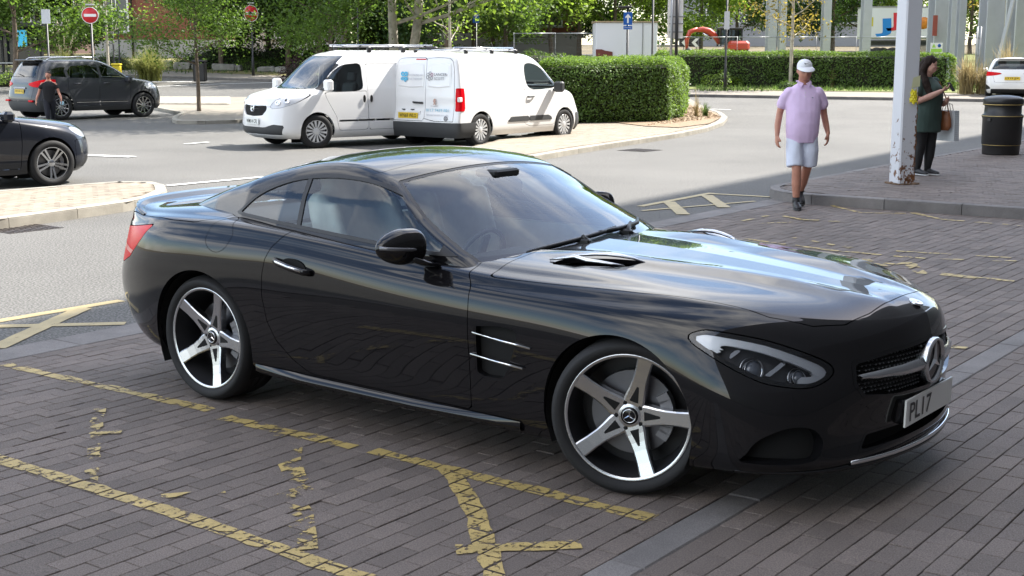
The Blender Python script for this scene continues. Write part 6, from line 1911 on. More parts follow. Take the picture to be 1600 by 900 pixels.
# ---------------------------------------------------------------- woman with phone and bags
def phone_woman():
    p = at(1441, 273, .125)
    root = empty('person', (p.x, p.y, .125), R(36), 'person in dark green top and black leggings looking at a phone beside the column', 'person')
    # local: faces -y
    b = MB()
    b.tube([(0, .0, .74), (0, .0, .90), (0, -.01, 1.05), (0, .0, 1.20), (0, .01, 1.30), (0, .015, 1.345), (0, -.005, 1.39), (0, -.02, 1.44)],
           [(.15, .19), (.16, .19), (.15, .18), (.14, .175), (.10, .15), (.066, .09), (.054, .056), (.05, .052)], 18)
    F = head(b, (0, -.045, 1.515), R(8), R(24), .96, False)
    lA = [(-.095, .02, .80), (-.095, .0, .60), (-.085, -.01, .44), (-.080, .02, .27), (-.078, .03, .08)]
    lB = [(.095, .02, .80), (.092, -.02, .60), (.080, -.05, .44), (.078, -.04, .27), (.080, -.02, .08)]
    # her right arm is image-left / near
    aR = [(-.175, .01, 1.27), (-.235, -.02, 1.15), (-.245, -.06, 1.03), (-.16, -.19, 1.10), (-.06, -.29, 1.17)]
    aL = [(.175, .01, 1.27), (.24, .02, 1.14), (.26, .0, 1.01), (.20, -.14, .99), (.13, -.25, 1.03)]
    limb(b, aR, [.062, .062, .050, .045, .029]); limb(b, aL, [.062, .062, .050, .045, .029])
    hand(b, aR[-1], (.6, -.7, .45), (.3, .2, 1), (-.5, -.5, .7), .55, .92)
    hand(b, aL[-1], (-.6, -.6, .1), (0, 1, .3), (0, 0, 1), .6, .92)
    remesh('body', b, m_skin2, root, .010, 2)
    t = MB()
    t.tube([(0, .0, .60), (0, .0, .70), (0, -.005, .82), (0, -.015, .98), (0, -.03, 1.10), (0, -.025, 1.18), (0, .0, 1.27), (0, .012, 1.33), (0, .015, 1.36)],
           [(.205, .235), (.205, .238), (.205, .240), (.195, .225), (.20, .215), (.18, .205), (.125, .185), (.085, .12), (.07, .08)], 20)
    for a in (aR, aL): limb(t, [a[0], Vector(a[0]).lerp(Vector(a[1]), .55), Vector(a[0]).lerp(Vector(a[1]), 1.02)], [.082, .085, .084])
    remesh('top', t, M('dark_green_jersey', (.035, .060, .050), rough=.85, var=.12, vscale=8), root, .011, 5, .010, 7, 5)
    g = MB()
    for l in (lA, lB): limb(g, l, [.125, .108, .075, .072, .046])
    g.tube([(0, .01, .70), (0, .01, .82), (0, .01, .9)], [(.17, .205), (.175, .21), (.16, .2)], 16)
    remesh('leggings', g, M('black_leggings', (.008, .008, .009), rough=.7), root, .011, 4, .004, 12, 2)
    wsole = M('white_sole', (.65, .65, .65), rough=.6)
    for h, tt in (((-.078, .07, 0), (-.10, -.165, 0)), ((.080, .02, 0), (.085, -.215, 0))):
        so = shoe(root, h, tt, (0, 0, 1), m_shoe, wsole, .95)
    # hair
    hr = MB()
    def hb(c, r):
        n0 = len(hr.v); ball(hr, (0, 0, 0), r, 10)
        for q in range(n0, len(hr.v)): hr.v[q] = tuple(F @ (Vector(hr.v[q]) + Vector(c)))
    hb((0, .030, .040), (.094, .100, .096)); hb((0, .065, -.05), (.095, .060, .11))
    limb(hr, [F @ Vector((-.070, .03, .0)), Vector((-.092, .02, 1.41)), Vector((-.13, -.06, 1.28)), Vector((-.12, -.14, 1.13)), Vector((-.11, -.17, 1.02))], [.045, .060, .066, .055, .020])
    limb(hr, [F @ Vector((.070, .03, .0)), Vector((.075, .03, 1.40)), Vector((.09, .03, 1.28)), Vector((.09, .02, 1.20))], [.04, .05, .05, .025])
    limb(hr, [F @ Vector((.0, .09, .0)), Vector((-.02, .12, 1.38)), Vector((-.03, .17, 1.25)), Vector((-.04, .19, 1.08))], [.07, .095, .10, .04])
    remesh('hair', hr, M('dark_brown_hair', (.020, .012, .009), rough=.75, spec=.2, var=.4, vscale=60), root, .010, 3, .008, 25, 9)
    gl = MB()
    for s in (1, -1): gl.lathe([(.021, -.002), (.023, 0), (.021, .002), (.019, 0)], 14, F @ Matrix.Translation((s * .031, -.104, -.006)) @ Matrix.Rotation(R(90), 4, 'X'), closed=True)
    gl.build('glasses', M('red_glasses', (.25, .03, .03), rough=.3), root)
    # world places of the things she holds
    W = Matrix.Translation((p.x, p.y, .125)) @ Matrix.Rotation(R(36), 4, 'Z')
    ph = MB(); ph.box((0, 0, 0), (.072, .009, .148), bev=.004, M4=W @ Matrix.Translation((.035, -.375, 1.225)) @ Matrix.Rotation(R(-38), 4, 'X'))
    tag(ph.build('phone', m_gloss), 'black phone held up in the hand of the green-topped person', 'phone')
    # handbag on a long strap
    hbg = empty('handbag', W @ Vector((.235, -.12, .62)), R(36), 'tan leather shoulder handbag hanging at the hip of the green-topped person', 'handbag')
    bb = MB(); bb.tube([(0, 0, 0), (0, 0, .05), (0, 0, .16), (0, 0, .25), (0, 0, .275)], [(.10, .045), (.135, .065), (.13, .06), (.10, .045), (.05, .02)], 16)
    tan = M('tan_leather', (.24, .085, .03), rough=.45, var=.2, vscale=15)
    remesh('bag_body', bb, tan, hbg, .008, 4, .004, 14, 1)
    MB().tube([(0, -.09, .24), (-.02, -.06, .42), (-.06, .04, .66), (-.13, .12, .72), (-.06, .12, .5), (0, .09, .24)], [(.010, .004)] * 6, 8).build('strap', tan, hbg)
    MB().box((.062, 0, .14), (.012, .04, .05), bev=.004).build('clasp', M('brass', (.5, .36, .12), rough=.3, metal=1), hbg)
    sb = empty('shopping_bag', W @ Vector((.36, -.10, .47)), R(36), 'white paper carrier bag with rows of small dark marks beside the handbag', 'shopping bag')
    q = [(-.055, -.17, 0), (.055, -.17, 0), (.055, .17, 0), (-.055, .17, 0), (-.05, -.155, .42), (.05, -.155, .42), (.05, .155, .42), (-.05, .155, .42), ]
    so = MB().add(q, [(0, 3, 2, 1), (0, 1, 5, 4), (1, 2, 6, 5), (2, 3, 7, 6), (3, 0, 4, 7)]).build('bag_body', M('white_paper', (.62, .66, .68), rough=.6), sb)
    mk = MB()
    for i in range(10):
        for j in range(13):
            y = -.145 + i * .0315 + (.012 if j % 2 else 0); z = .025 + j * .031
            for sx in (1,): mk.add([(.0575 - .012 * z, y - .006, z - .004), (.0575 - .012 * z, y + .006, z + .0), (.0575 - .012 * z, y + .002, z + .011)], [(0, 1, 2)])
            if i < 3: mk.add([(-.04 + i * .035, -.1715 + z * .036, z), (-.026 + i * .035, -.1715 + z * .036, z + .002), (-.03 + i * .035, -.1715 + z * .036, z + .012)], [(0, 1, 2)])
    tag(mk.build('printed_mark', m_ink, sb), kind='stuff')
    for x in (-.03, .03): MB().tube([(x, -.07, .42), (x, -.05, .50), (x * .5 - .03, .0, .53), (x, .05, .50), (x, .07, .42)], .005, 6).build('bag_handle', m_trim, sb)
phone_woman()

# ---------------------------------------------------------------- man in black crossing the road on the left
def black_man():
    p = at(80, 203)
    SCL = .80
    root = empty('person', (p.x, p.y, gz(p.y)), R(18), 'person in black t-shirt and dark trousers walking past the grey SUV', 'person')
    b = MB()
    b.tube([(0, 0, .84), (0, 0, 1.0), (0, 0, 1.15), (0, .0, 1.30), (0, .01, 1.40), (0, .015, 1.44), (0, .01, 1.50), (0, .0, 1.56)],
           [(.10, .14), (.11, .145), (.115, .16), (.11, .175), (.085, .155), (.06, .09), (.056, .058), (.05, .055)], 16)
    F = head(b, (0, -.015, 1.63), R(-25), 0)
    armA = [(-.178, .01, 1.36), (-.245, .02, 1.24), (-.285, .03, 1.11), (-.34, -.02, .98), (-.37, -.06, .88)]
    armB = [(.178, .01, 1.36), (.245, .0, 1.24), (.275, -.02, 1.11), (.32, -.12, 1.0), (.34, -.20, .92)]
    for a in (armA, armB): limb(b, a, [.05, .045, .04, .037, .027])
    hand(b, armA[-1], (-.2, -.2, -1), (.8, .2, 0), (0, -1, 0), .4); hand(b, armB[-1], (.1, -.3, -1), (-.8, .2, 0), (0, -1, 0), .5)
    remesh('body', b, m_skin, root, .013, 2)
    s = MB()
    s.tube([(0, 0, .82), (0, 0, 1.0), (0, 0, 1.15), (0, .0, 1.30), (0, .012, 1.39), (0, .018, 1.44)], [(.128, .165), (.128, .168), (.13, .178), (.125, .19), (.10, .165), (.07, .085)], 18)
    for a in (armA, armB): limb(s, [Vector(a[0]) * .95 + Vector((0, 0, .05)), Vector(a[0]).lerp(Vector(a[1]), .9)], [.058, .060])
    remesh('t_shirt', s, M('black_cotton', (.010, .010, .012), rough=.9), root, .012, 4, .006, 8, 4)
    t = MB()
    limb(t, [(-.085, 0, .86), (-.08, -.08, .66), (-.07, -.16, .47), (-.06, -.16, .28), (-.055, -.15, .09)], [.10, .092, .072, .066, .055])
    limb(t, [(.085, 0, .86), (.085, .04, .66), (.075, .06, .47), (.065, .16, .29), (.06, .26, .13)], [.10, .092, .072, .066, .055])
    t.tube([(0, 0, .80), (0, 0, .9)], [(.12, .16), (.12, .155)], 16)
    remesh('trousers', t, M('navy_trousers', (.010, .011, .018), rough=.85), root, .012, 4, .005, 9, 6)
    shoe(root, (-.055, -.12, 0), (-.055, -.36, .0)); shoe(root, (.06, .27, .07), (.06, .06, .01))
    hr = MB(); ball(hr, (0, 0, 0), (.080, .096, .075), 10)
    hr.v = [tuple(F @ Vector((v[0], v[1] + .020, v[2] + .045))) for v in hr.v]
    hr.build('hair', M('cropped_hair', (.06, .045, .04), rough=.8), root)
    root.scale = (SCL, SCL, SCL)
    W = Matrix.Translation(root.location) @ Matrix.Rotation(R(18), 4, 'Z') @ Matrix.Scale(SCL, 4)
    k = MB()
    for i in range(4): k.box((0, 0, 0), (.11 - i * .01, .012, .10), bev=.005, M4=W @ Matrix.Translation((.355, -.235 + i * .013, .80)) @ Matrix.Rotation(.25 + i * .12, 4, 'Y'))
    tag(remesh('face_mask', k, M('pale_blue_mask', (.40, .62, .72), rough=.8), None, .009, 3), 'pale blue face mask held in the hand of the person in black', 'face mask')
black_man()
# ================================================================ street furniture
m_pole = M('black_pole', (.012, .012, .013), rough=.45)
m_galv = M('galvanised_steel', (.34, .35, .36), rough=.4, metal=.6)
m_signback = M('sign_grey', (.55, .57, .60), rough=.5)
m_signred = M('sign_red', (.55, .012, .02), rough=.4)
m_signwhite = M('sign_white', (.80, .80, .80), rough=.4)
m_signblue = M('sign_blue', (.01, .10, .42), rough=.4)
m_conc = M('pale_steel', (.42, .44, .47), rough=.55, var=.06, vscale=2)

# ---- rusty white column on the right-hand pavement
def column():
    p = at(1408, 287, .125)
    root = empty('column', (p.x, p.y, .125), R(18), 'white painted steel column with rust streaks and a yellow tag on the pavement', 'column')
    m = M('flaking_white_paint', (.62, .63, .66), rough=.55)
    t = m.node_tree; N = t.nodes; L = t.links
    g = N.new('ShaderNodeTexCoord'); n1 = N.new('ShaderNodeTexNoise'); n1.inputs['Scale'].default_value = 9; n1.inputs['Detail'].default_value = 8; n1.inputs['Roughness'].default_value = .7
    sx = N.new('ShaderNodeSeparateXYZ'); L.new(g.outputs['Object'], sx.inputs[0]); L.new(g.outputs['Object'], n1.inputs['Vector'])
    hm = N.new('ShaderNodeMapRange'); hm.inputs[1].default_value = 0; hm.inputs[2].default_value = 1.2; hm.inputs[3].default_value = .16; hm.inputs[4].default_value = 0; L.new(sx.outputs[2], hm.inputs[0])
    ad = N.new('ShaderNodeMath'); L.new(n1.outputs[0], ad.inputs[0]); L.new(hm.outputs[0], ad.inputs[1])
    rp = N.new('ShaderNodeValToRGB'); rp.color_ramp.elements[0].position = .66; rp.color_ramp.elements[1].position = .70
    rp.color_ramp.elements[0].color = (.62, .63, .66, 1); rp.color_ramp.elements[1].color = (.16, .07, .03, 1)
    L.new(ad.outputs[0], rp.inputs[0]); L.new(rp.outputs[0], N['Principled BSDF'].inputs['Base Color'])
    MB().box((0, 0, 3.0), (.235, .235, 6.0), bev=.018).build('shaft', m, root)
    mr = M('rust', (.17, .07, .025), rough=.9, var=.4, vscale=30, bump=.6, bscale=90)
    # rust streak up the right-hand corner, paint blisters
    r = random.Random(5); b = MB()
    for k in range(46):
        z = .05 + 1.15 * (k / 46) ** 1.1; w = r.uniform(.008, .026) * (1.25 - z * .6)
        b.box((.119 - r.uniform(0, .004), -.10 + r.uniform(-.012, .012), z), (.006, w, .034), bev=.002)
        if r.random() < .7: b.box((.10 + r.uniform(-.02, .01), -.1195, z), (w * .8, .005, .03), bev=.002)
    for k in range(22): b.box((r.uniform(-.10, .10), -.1185, .02 + r.random() ** 2 * .5), (r.uniform(.008, .03), .004, r.uniform(.01, .05)), bev=.002)
    tag(b.build('rust_streak', mr, root), kind='stuff')
    b = MB()
    for k in range(26):
        a = k / 26 * 6.283; d = .16 + r.uniform(-.03, .04)
        b.box((max(-.15, min(.15, d * 1.3 * math.cos(a))), max(-.15, min(.15, d * 1.3 * math.sin(a))), .008), (.05, .045, .014 + r.random() * .014), r.random() * 3, .006)
    tag(b.build('crumbling_footing', M('rusty_mortar', (.17, .11, .07), rough=.95, var=.4, vscale=20, bump=.6, bscale=60), root), kind='stuff')
    MB().box((.135, -.02, .18), (.03, .08, .36), bev=.004).build('base_bracket', m, root)
    MB().box((-.02, -.1215, 1.15), (.0, 0, 0)) if False else None
    # yellow tag taped on
    tg = empty('yellow_tag', root.matrix_basis @ Vector((.105, -.125, 1.12)) if False else (p.x, p.y, .125), R(18), 'crumpled yellow plastic bag taped to the white column', 'bag')
    b = MB()
    V = []; F = []
    for i in range(9):
        for j in range(9):
            u, v = i / 8 - .5, j / 8 - .5
            wd = .13 * (1 - .35 * (v + .5))
            V.append((.035 + u * wd, -.128 - .022 * math.sin(3.1 * (u + .5)) - .010 * math.sin(i * 2.3 + j * 1.7), 1.13 + v * .17 + .02 * math.sin(i * 1.3)))
    for i in range(8):
        for j in range(8): F.append((i * 9 + j, (i + 1) * 9 + j, (i + 1) * 9 + j + 1, i * 9 + j + 1))
    mesh_ob('bag_sheet', V, F, M('yellow_plastic', (.72, .62, .02), rough=.4), tg, False)
    V = [(x, y - .004, z) for x, y, z in ((.0, -.119, 1.24), (.125, -.119, 1.26), (.125, -.119, 1.40), (.02, -.119, 1.37))] + [(.1225, -.06, 1.27), (.1225, -.06, 1.38)]
    mesh_ob('tape', V, [(0, 1, 2, 3), (1, 4, 5, 2)], M('clear_yellow_tape', (.62, .62, .38), rough=.3), tg)
column()

# ---- black litter bin with gold bands
def bin_():
    p = at(1563, 241, .125)
    root = empty('litter_bin', (p.x, p.y, .125), .3, 'black round litter bin with gold bands on the pavement', 'litter bin')
    mk = M('bin_black', (.014, .013, .013), rough=.42, var=.15, vscale=6)
    MB().lathe([(0, .0), (.295, .0), (.300, .02), (.305, .16), (.318, .18), (.322, .60), (.335, .63), (.335, .66), (.300, .68), (.296, .80), (.300, .815)], 40).build('bin_body', mk, root)
    MB().lathe([(.30, .815), (.325, .825), (.325, .92), (.315, .935), (.26, .965), (.12, .985), (0, .99)], 40).build('bin_lid', mk, root)
    MB().lathe([(.27, .68), (.27, .815)], 30).build('bin_liner', m_dark, root)
    mg = M('gold_band', (.42, .31, .12), rough=.4, metal=.7)
    for r_, z in ((.3075, .165), (.312, .245), (.338, .645), (.328, .835)):
        MB().lathe([(r_ - .006, z - .008), (r_ + .003, z - .005), (r_ + .003, z + .005), (r_ - .006, z + .008)], 40).build('gold_band', mg, root)
    for a in (-1.15, -2.9):
        MB().box((.325 * math.cos(a), .325 * math.sin(a), .585), (.03, .07, .06), a, .008).build('latch', mk, root)
bin_()

# ---- sign posts
def post(name, label, cat, u, vb=None, Y=None, ztop=None, vtop=None, r=.04, mat=None, group=None):
    p = at(u, vb) if Y is None else ray_y(u, 90, Y)
    z0 = gz(p.y); top = ztop if ztop is not None else ray_y(u, vtop, p.y).z - z0
    root = empty(name, (p.x, p.y, z0), 0, label, cat, group)
    MB().tube([(0, 0, -.1), (0, 0, .9), (0, 0, .92), (0, 0, top)], [r * 1.5, r * 1.5, r, r], 12).build('pole', mat or m_pole, root)
    return root, p, top
def no_entry(u, Y, v, r_, yaw, label):
    root, p, top = post('no_entry_sign', label, 'road sign', u, Y=Y, vtop=v - 14, r=.045, group='no entry signs along the far road')
    zc = ray_y(u, v, Y).z - gz(Y)
    F4 = face_M4((0, -.07, zc), (math.cos(yaw), math.sin(yaw), 0), (0, 0, 1))
    ds = MB().lathe([(0, -.012), (r_, -.012), (r_, .0), (0, .0)], 40, F4).build('sign_plate', m_signred, root)
    MB().lathe([(r_ * .93, .001), (r_, .001), (r_, .004), (r_ * .93, .004)], 40, F4, closed=True).build('white_rim', m_signwhite, ds)
    MB().prism([(-r_ * .72, -r_ * .17), (r_ * .72, -r_ * .17), (r_ * .72, r_ * .17), (-r_ * .72, r_ * .17)], .005, F4).build('white_bar', m_signwhite, ds)
    MB().box((0, -.03, zc + r_ + .08), (.30, .14, .06), bev=.02).build('sign_lamp', m_galv, root)
    return root, F4, ds
no_entry(145, 50.5, 24, .30, .25, 'round red no entry sign on black pole behind the grey SUV')
rt_, F4_, ds_ = no_entry(395, 62, 21, .375, .75, 'round red no entry sign with scuffed bar on black pole right of the young tree')
# the scuffed figure stuck on its bar
b = MB().prism([(-.22, -.03), (-.05, -.05), (.10, -.03), (.24, .02), (.05, .03), (-.06, .10), (-.16, .04)], .008, F4_); b.build('black_sticker', m_ink, ds_)
def one_way(u, Y, v0, v1, w, label, sub=False, lamp=False):
    root, p, top = post('one_way_sign', label, 'road sign', u, Y=Y, vtop=v0 - 6, r=.045, group='blue one way signs')
    za, zb_ = ray_y(u, v1, Y).z - gz(Y), ray_y(u, v0, Y).z - gz(Y); h = zb_ - za
    hh = h * (.74 if sub else 1); F4 = face_M4((0, -.07, zb_ - hh / 2), (1, .1, 0), (0, 0, 1))
    so = MB().prism([(-w / 2, -hh / 2), (w / 2, -hh / 2), (w / 2, hh / 2), (-w / 2, hh / 2)], .012, F4).build('sign_plate', m_signblue, root)
    a = hh * .36
    MB().prism([(-w * .09, -a), (w * .09, -a), (w * .09, a * .25), (w * .30, a * .05), (w * .30, a * .38), (0, a), (-w * .30, a * .38), (-w * .30, a * .05), (-w * .09, a * .25)], .016, F4).build('white_arrow', m_signwhite, so)
    if sub:
        F5 = face_M4((0, -.07, za + h * .10), (1, .1, 0), (0, 0, 1)); h2 = h * .20
        po = MB().prism([(-w / 2, -h2 / 2), (w / 2, -h2 / 2), (w / 2, h2 / 2), (-w / 2, h2 / 2)], .012, F5).build('sub_plate', m_signblue, root)
        text_ob('sub_lettering', 'One way', h2 * .5, m_signwhite, F5 @ Matrix.Translation((0, 0, .013)), po, w * .82)
    if lamp: MB().box((-.12, -.05, zb_ + .20), (.55, .22, .10), bev=.03).build('sign_lamp', m_pole, root)
    return root
one_way(744, 62, 17, 36, .30, 'small blue one way arrow sign on black pole above the white van')
one_way(980, 56, 19, 46, .36, 'blue one way arrow sign with lamp and sub-plate before the white cabin', True, True)
def plate_post(u, Y, v0, v1, w, label, vtop, mat=m_signback):
    root, p, top = post('notice_post', label, 'sign post', u, Y=Y, vtop=vtop, r=.04)
    za, zb_ = ray_y(u, v1, Y).z - gz(Y), ray_y(u, v0, Y).z - gz(Y)
    MB().box((0, -.06, (za + zb_) / 2), (w, .02, zb_ - za), bev=.004).build('notice_plate', mat, root)
plate_post(76, 51, 15, 37, .32, 'grey rectangular notice on a black pole beside pampas grass', 14)
plate_post(1134, 52, 18, 46, .20, 'tall black lamp post with narrow grey notice before the long hedge', -60)
for u, Y, lab in ((178, 60, 'thin black pole left of the brick wall window'), (187, 62, 'thin black pole right of the brick wall window'), (1019, 47, 'slim dark pole at the right end of the white cabin'), (560, 60, 'dark pole among trees above the left white van')):
    post('lamp_post', lab, 'lamp post', u, Y=Y, vtop=-80, r=.035)
# big white direction board carried on two posts, seen from behind at centre
def board():
    Y = 47.0; z0 = gz(Y)
    p = ray_y(1057, 60, Y)
    root = empty('direction_board', (p.x, p.y, z0), 0, 'tall white board on dark twin posts above the hedge gap', 'sign')
    f = lambda u, v: ray_y(u, v, Y)
    MB().tube([(0, 0, 0), (0, 0, 4.2)], .055, 12).build('pole', m_pole, root)
    x1 = f(1049, 60).x - p.x
    MB().tube([(x1, .0, 0), (x1, .0, 4.2)], .045, 12).build('pole', m_galv, root)
    zb_ = f(1057, 60).z - z0; za = f(1057, 30).z - z0
    MB().box(((f(1042, 60).x + f(1068, 60).x) / 2 - p.x, .09, (zb_ + 4.2) / 2), (f(1068, 60).x - f(1044, 60).x, .03, 4.2 - zb_), bev=.004).build('board_panel', m_signwhite, root)
    for v in (26, 37, 50): MB().box((0, .03, f(1057, v).z - z0), (.5, .04, .04)).build('bracket', m_galv, root)
board()
# ---- stone blocks along the far verge
m_stone = M('grey_stone_block', (.27, .26, .24), rough=.9, var=.3, vscale=3, bump=.6, bscale=25)
stones = [(178, 201, 97, 107), (210, 234, 98, 108), (236, 249, 99, 108), (254, 268, 97, 108), (271, 297, 100, 111), (299, 309, 102, 111), (331, 366, 102, 113), (367, 376, 104, 113), (402, 428, 106, 115), (430, 446, 107, 116)]
for i, (u0, u1, v0, v1) in enumerate(stones):
    p = at((u0 + u1) / 2, v1 + 1.5); k = FPX / p.y
    w, h = (u1 - u0) / k, (v1 - v0) / k
    b = MB(); r = random.Random(i); b.box((0, 0, h / 2), (w, .55, h), bev=.05)
    b.v = [(x + r.uniform(-.03, .03), y + r.uniform(-.03, .03), z + (r.uniform(-.03, .03) if z > .1 else 0)) for x, y, z in b.v]
    o = b.build('stone_block', m_stone); o.location = (p.x, p.y + .25, gz(p.y) + .1); o.rotation_euler = (0, 0, r.uniform(-.06, .06))
    lab = ['stone block behind the bonnet of the grey SUV', 'dark stone block right of the round pampas clump', 'small pale stone block beside the dark one', 'pale stone block left of the young tree', 'dark stone block behind the young tree trunk', 'stub of stone just right of the young tree trunk', 'long grey stone block between tree and no entry pole', 'short pale stone left of the no entry pole', 'flat stone block right of the no entry pole', 'last stone block in the row near the white van'][i]
    tag(o, lab, 'stone', 'stone blocks lining the far verge')
# ---- small bins and posts among the far planting
for u, Y, lab, mt, w, h in ((312, 58, 'small black waste bin behind the young tree', m_trim, .5, .9), (182, 58, 'yellow grit bin left of the round pampas clump', M('grit_yellow', (.62, .50, .03), rough=.5), .35, .75)):
    p = ray_y(u, 100, Y); z0 = gz(Y) + .1
    root = empty('street_bin', (p.x, p.y, z0), 0, lab, 'bin')
    MB().box((0, 0, h * .45), (w, w, h * .9), bev=.04).build('bin_body', mt, root); MB().box((0, 0, h * .95), (w * 1.1, w * 1.1, h * .1), bev=.03).build('bin_lid', mt, root)
# ---- bus shelter at far left
def shelter():
    Y = 64.0; z0 = gz(Y) + .1; f = lambda u, v: ray_y(u, v, Y)
    p = f(10, 80)
    root = empty('bus_shelter', (p.x, p.y, z0), 0, 'dark bus shelter with lit blue poster at the far left', 'bus shelter')
    zt = f(10, 38).z - z0; x0, x1 = f(-80, 40).x - p.x, f(88, 40).x - p.x
    MB().box(((x0 + x1) / 2, .2, zt), (x1 - x0, 1.8, .22), bev=.03).build('shelter_roof', M('shelter_grey', (.10, .10, .11), rough=.5), root)
    for x in (x0 + .2, x0 + 2.2, f(55, 40).x - p.x): MB().box((x, .6, zt / 2), (.10, .10, zt)).build('shelter_post', m_pole, root)
    MB().box(((x0 + x1) / 2 - .4, 1.0, zt * .55), (x1 - x0 - 1.2, .03, zt * .8)).build('shelter_glass', M('dark_glass', (.03, .035, .04), rough=.1), root)
    xa, xb = f(28, 60).x - p.x, f(44, 60).x - p.x
    po = MB().box(((xa + xb) / 2, -.1, (f(30, 73).z + f(30, 47).z) / 2 - z0), (xb - xa + .12, .16, f(30, 47).z - f(30, 73).z + .12), bev=.02).build('poster_case', m_pole, root)
    MB().box(((xa + xb) / 2, -.19, (f(30, 73).z + f(30, 47).z) / 2 - z0), (xb - xa, .01, f(30, 47).z - f(30, 73).z)).build('poster', M('blue_poster', (.05, .38, .62), rough=.4, var=.2, vscale=2, emit=((.05, .38, .62), .35)), po)
    MB().box(((x0 + xa) / 2, .5, .45), (xa - x0 - .4, .4, .06)).build('shelter_bench', m_galv, root)
shelter()
# ================================================================ planting
def leaf_mat(name, col, tcol, tr=.45):
    m = bpy.data.materials.new(name); m.use_nodes = True
    t = m.node_tree; N = t.nodes; L = t.links; N.remove(N['Principled BSDF'])
    at_ = N.new('ShaderNodeAttribute'); at_.attribute_name = 'tone'
    def shade(c):
        mr = N.new('ShaderNodeMapRange'); mr.inputs[3].default_value = .60; mr.inputs[4].default_value = 1.45
        L.new(at_.outputs['Fac'], mr.inputs[0])
        mx = N.new('ShaderNodeMix'); mx.data_type = 'RGBA'; mx.blend_type = 'MULTIPLY'; mx.inputs[0].default_value = 1; mx.inputs[6].default_value = (*c, 1)
        L.new(mr.outputs[0], mx.inputs[7]); return mx.outputs[2]
    d = N.new('ShaderNodeBsdfDiffuse'); L.new(shade(col), d.inputs[0])
    tl = N.new('ShaderNodeBsdfTranslucent'); L.new(shade(tcol), tl.inputs[0])
    g = N.new('ShaderNodeBsdfGlossy'); g.inputs['Roughness'].default_value = .5
    m1 = N.new('ShaderNodeMixShader'); m1.inputs[0].default_value = tr; L.new(d.outputs[0], m1.inputs[1]); L.new(tl.outputs[0], m1.inputs[2])
    m2 = N.new('ShaderNodeMixShader'); m2.inputs[0].default_value = .03; L.new(m1.outputs[0], m2.inputs[1]); L.new(g.outputs[0], m2.inputs[2])
    L.new(m2.outputs[0], N['Material Output'].inputs[0])
    MATS[name] = m
    return m
def leaves_mesh(name, C, size, mat, seed=0, up=.35, aspect=.62, normals=None, nw=.0):
    """C: (n,3) leaf centres -> one mesh of small folded leaf faces"""
    r = np.random.default_rng(seed); n = len(C)
    d = r.normal(size=(n, 3)); d /= np.linalg.norm(d, axis=1, keepdims=True)
    nn = r.normal(size=(n, 3)); nn[:, 2] = np.abs(nn[:, 2]) + up
    if normals is not None: nn = nn * (1 - nw) + normals * nw * 2
    nn /= np.linalg.norm(nn, axis=1, keepdims=True)
    d -= nn * (d * nn).sum(1, keepdims=True); d /= np.maximum(np.linalg.norm(d, axis=1, keepdims=True), 1e-6)
    s = np.cross(nn, d)
    L = size * r.uniform(.65, 1.35, (n, 1)); W = L * aspect
    V = np.stack([C - d * L * .5, C + s * W * .5 + nn * L * .06, C + d * L * .5 - nn * L * .05, C - s * W * .5 + nn * L * .06], 1).reshape(-1, 3)
    me = bpy.data.meshes.new(name)
    me.vertices.add(4 * n); me.vertices.foreach_set('co', V.ravel())
    me.loops.add(4 * n); me.loops.foreach_set('vertex_index', np.arange(4 * n))
    me.polygons.add(n); me.polygons.foreach_set('loop_start', np.arange(0, 4 * n, 4)); 
    a = me.attributes.new('tone', 'FLOAT', 'POINT'); a.data.foreach_set('value', np.repeat(r.random(n), 4))
    me.materials.append(mat); me.update(calc_edges=True); me.validate()
    return me
m_leaf = {'mid': leaf_mat('leaf_mid_green', (.060, .110, .022), (.15, .26, .03), .45),
          'lime': leaf_mat('leaf_lime_green', (.10, .165, .022), (.24, .36, .04), .5),
          'dark': leaf_mat('leaf_dark_green', (.030, .062, .018), (.06, .13, .02), .35),
          'gold': leaf_mat('leaf_turning', (.16, .13, .025), (.36, .28, .05), .5),
          'hedge': leaf_mat('leaf_hedge', (.085, .150, .026), (.20, .32, .04), .40),
          'purple': leaf_mat('leaf_purple', (.040, .018, .020), (.08, .03, .03), .3)}
m_bark = M('bark', (.13, .10, .075), rough=.95, var=.3, vscale=10, bump=.7, bscale=40)
m_barkp = M('pale_bark', (.42, .38, .31), rough=.9, var=.35, vscale=7, bump=.4, bscale=30)
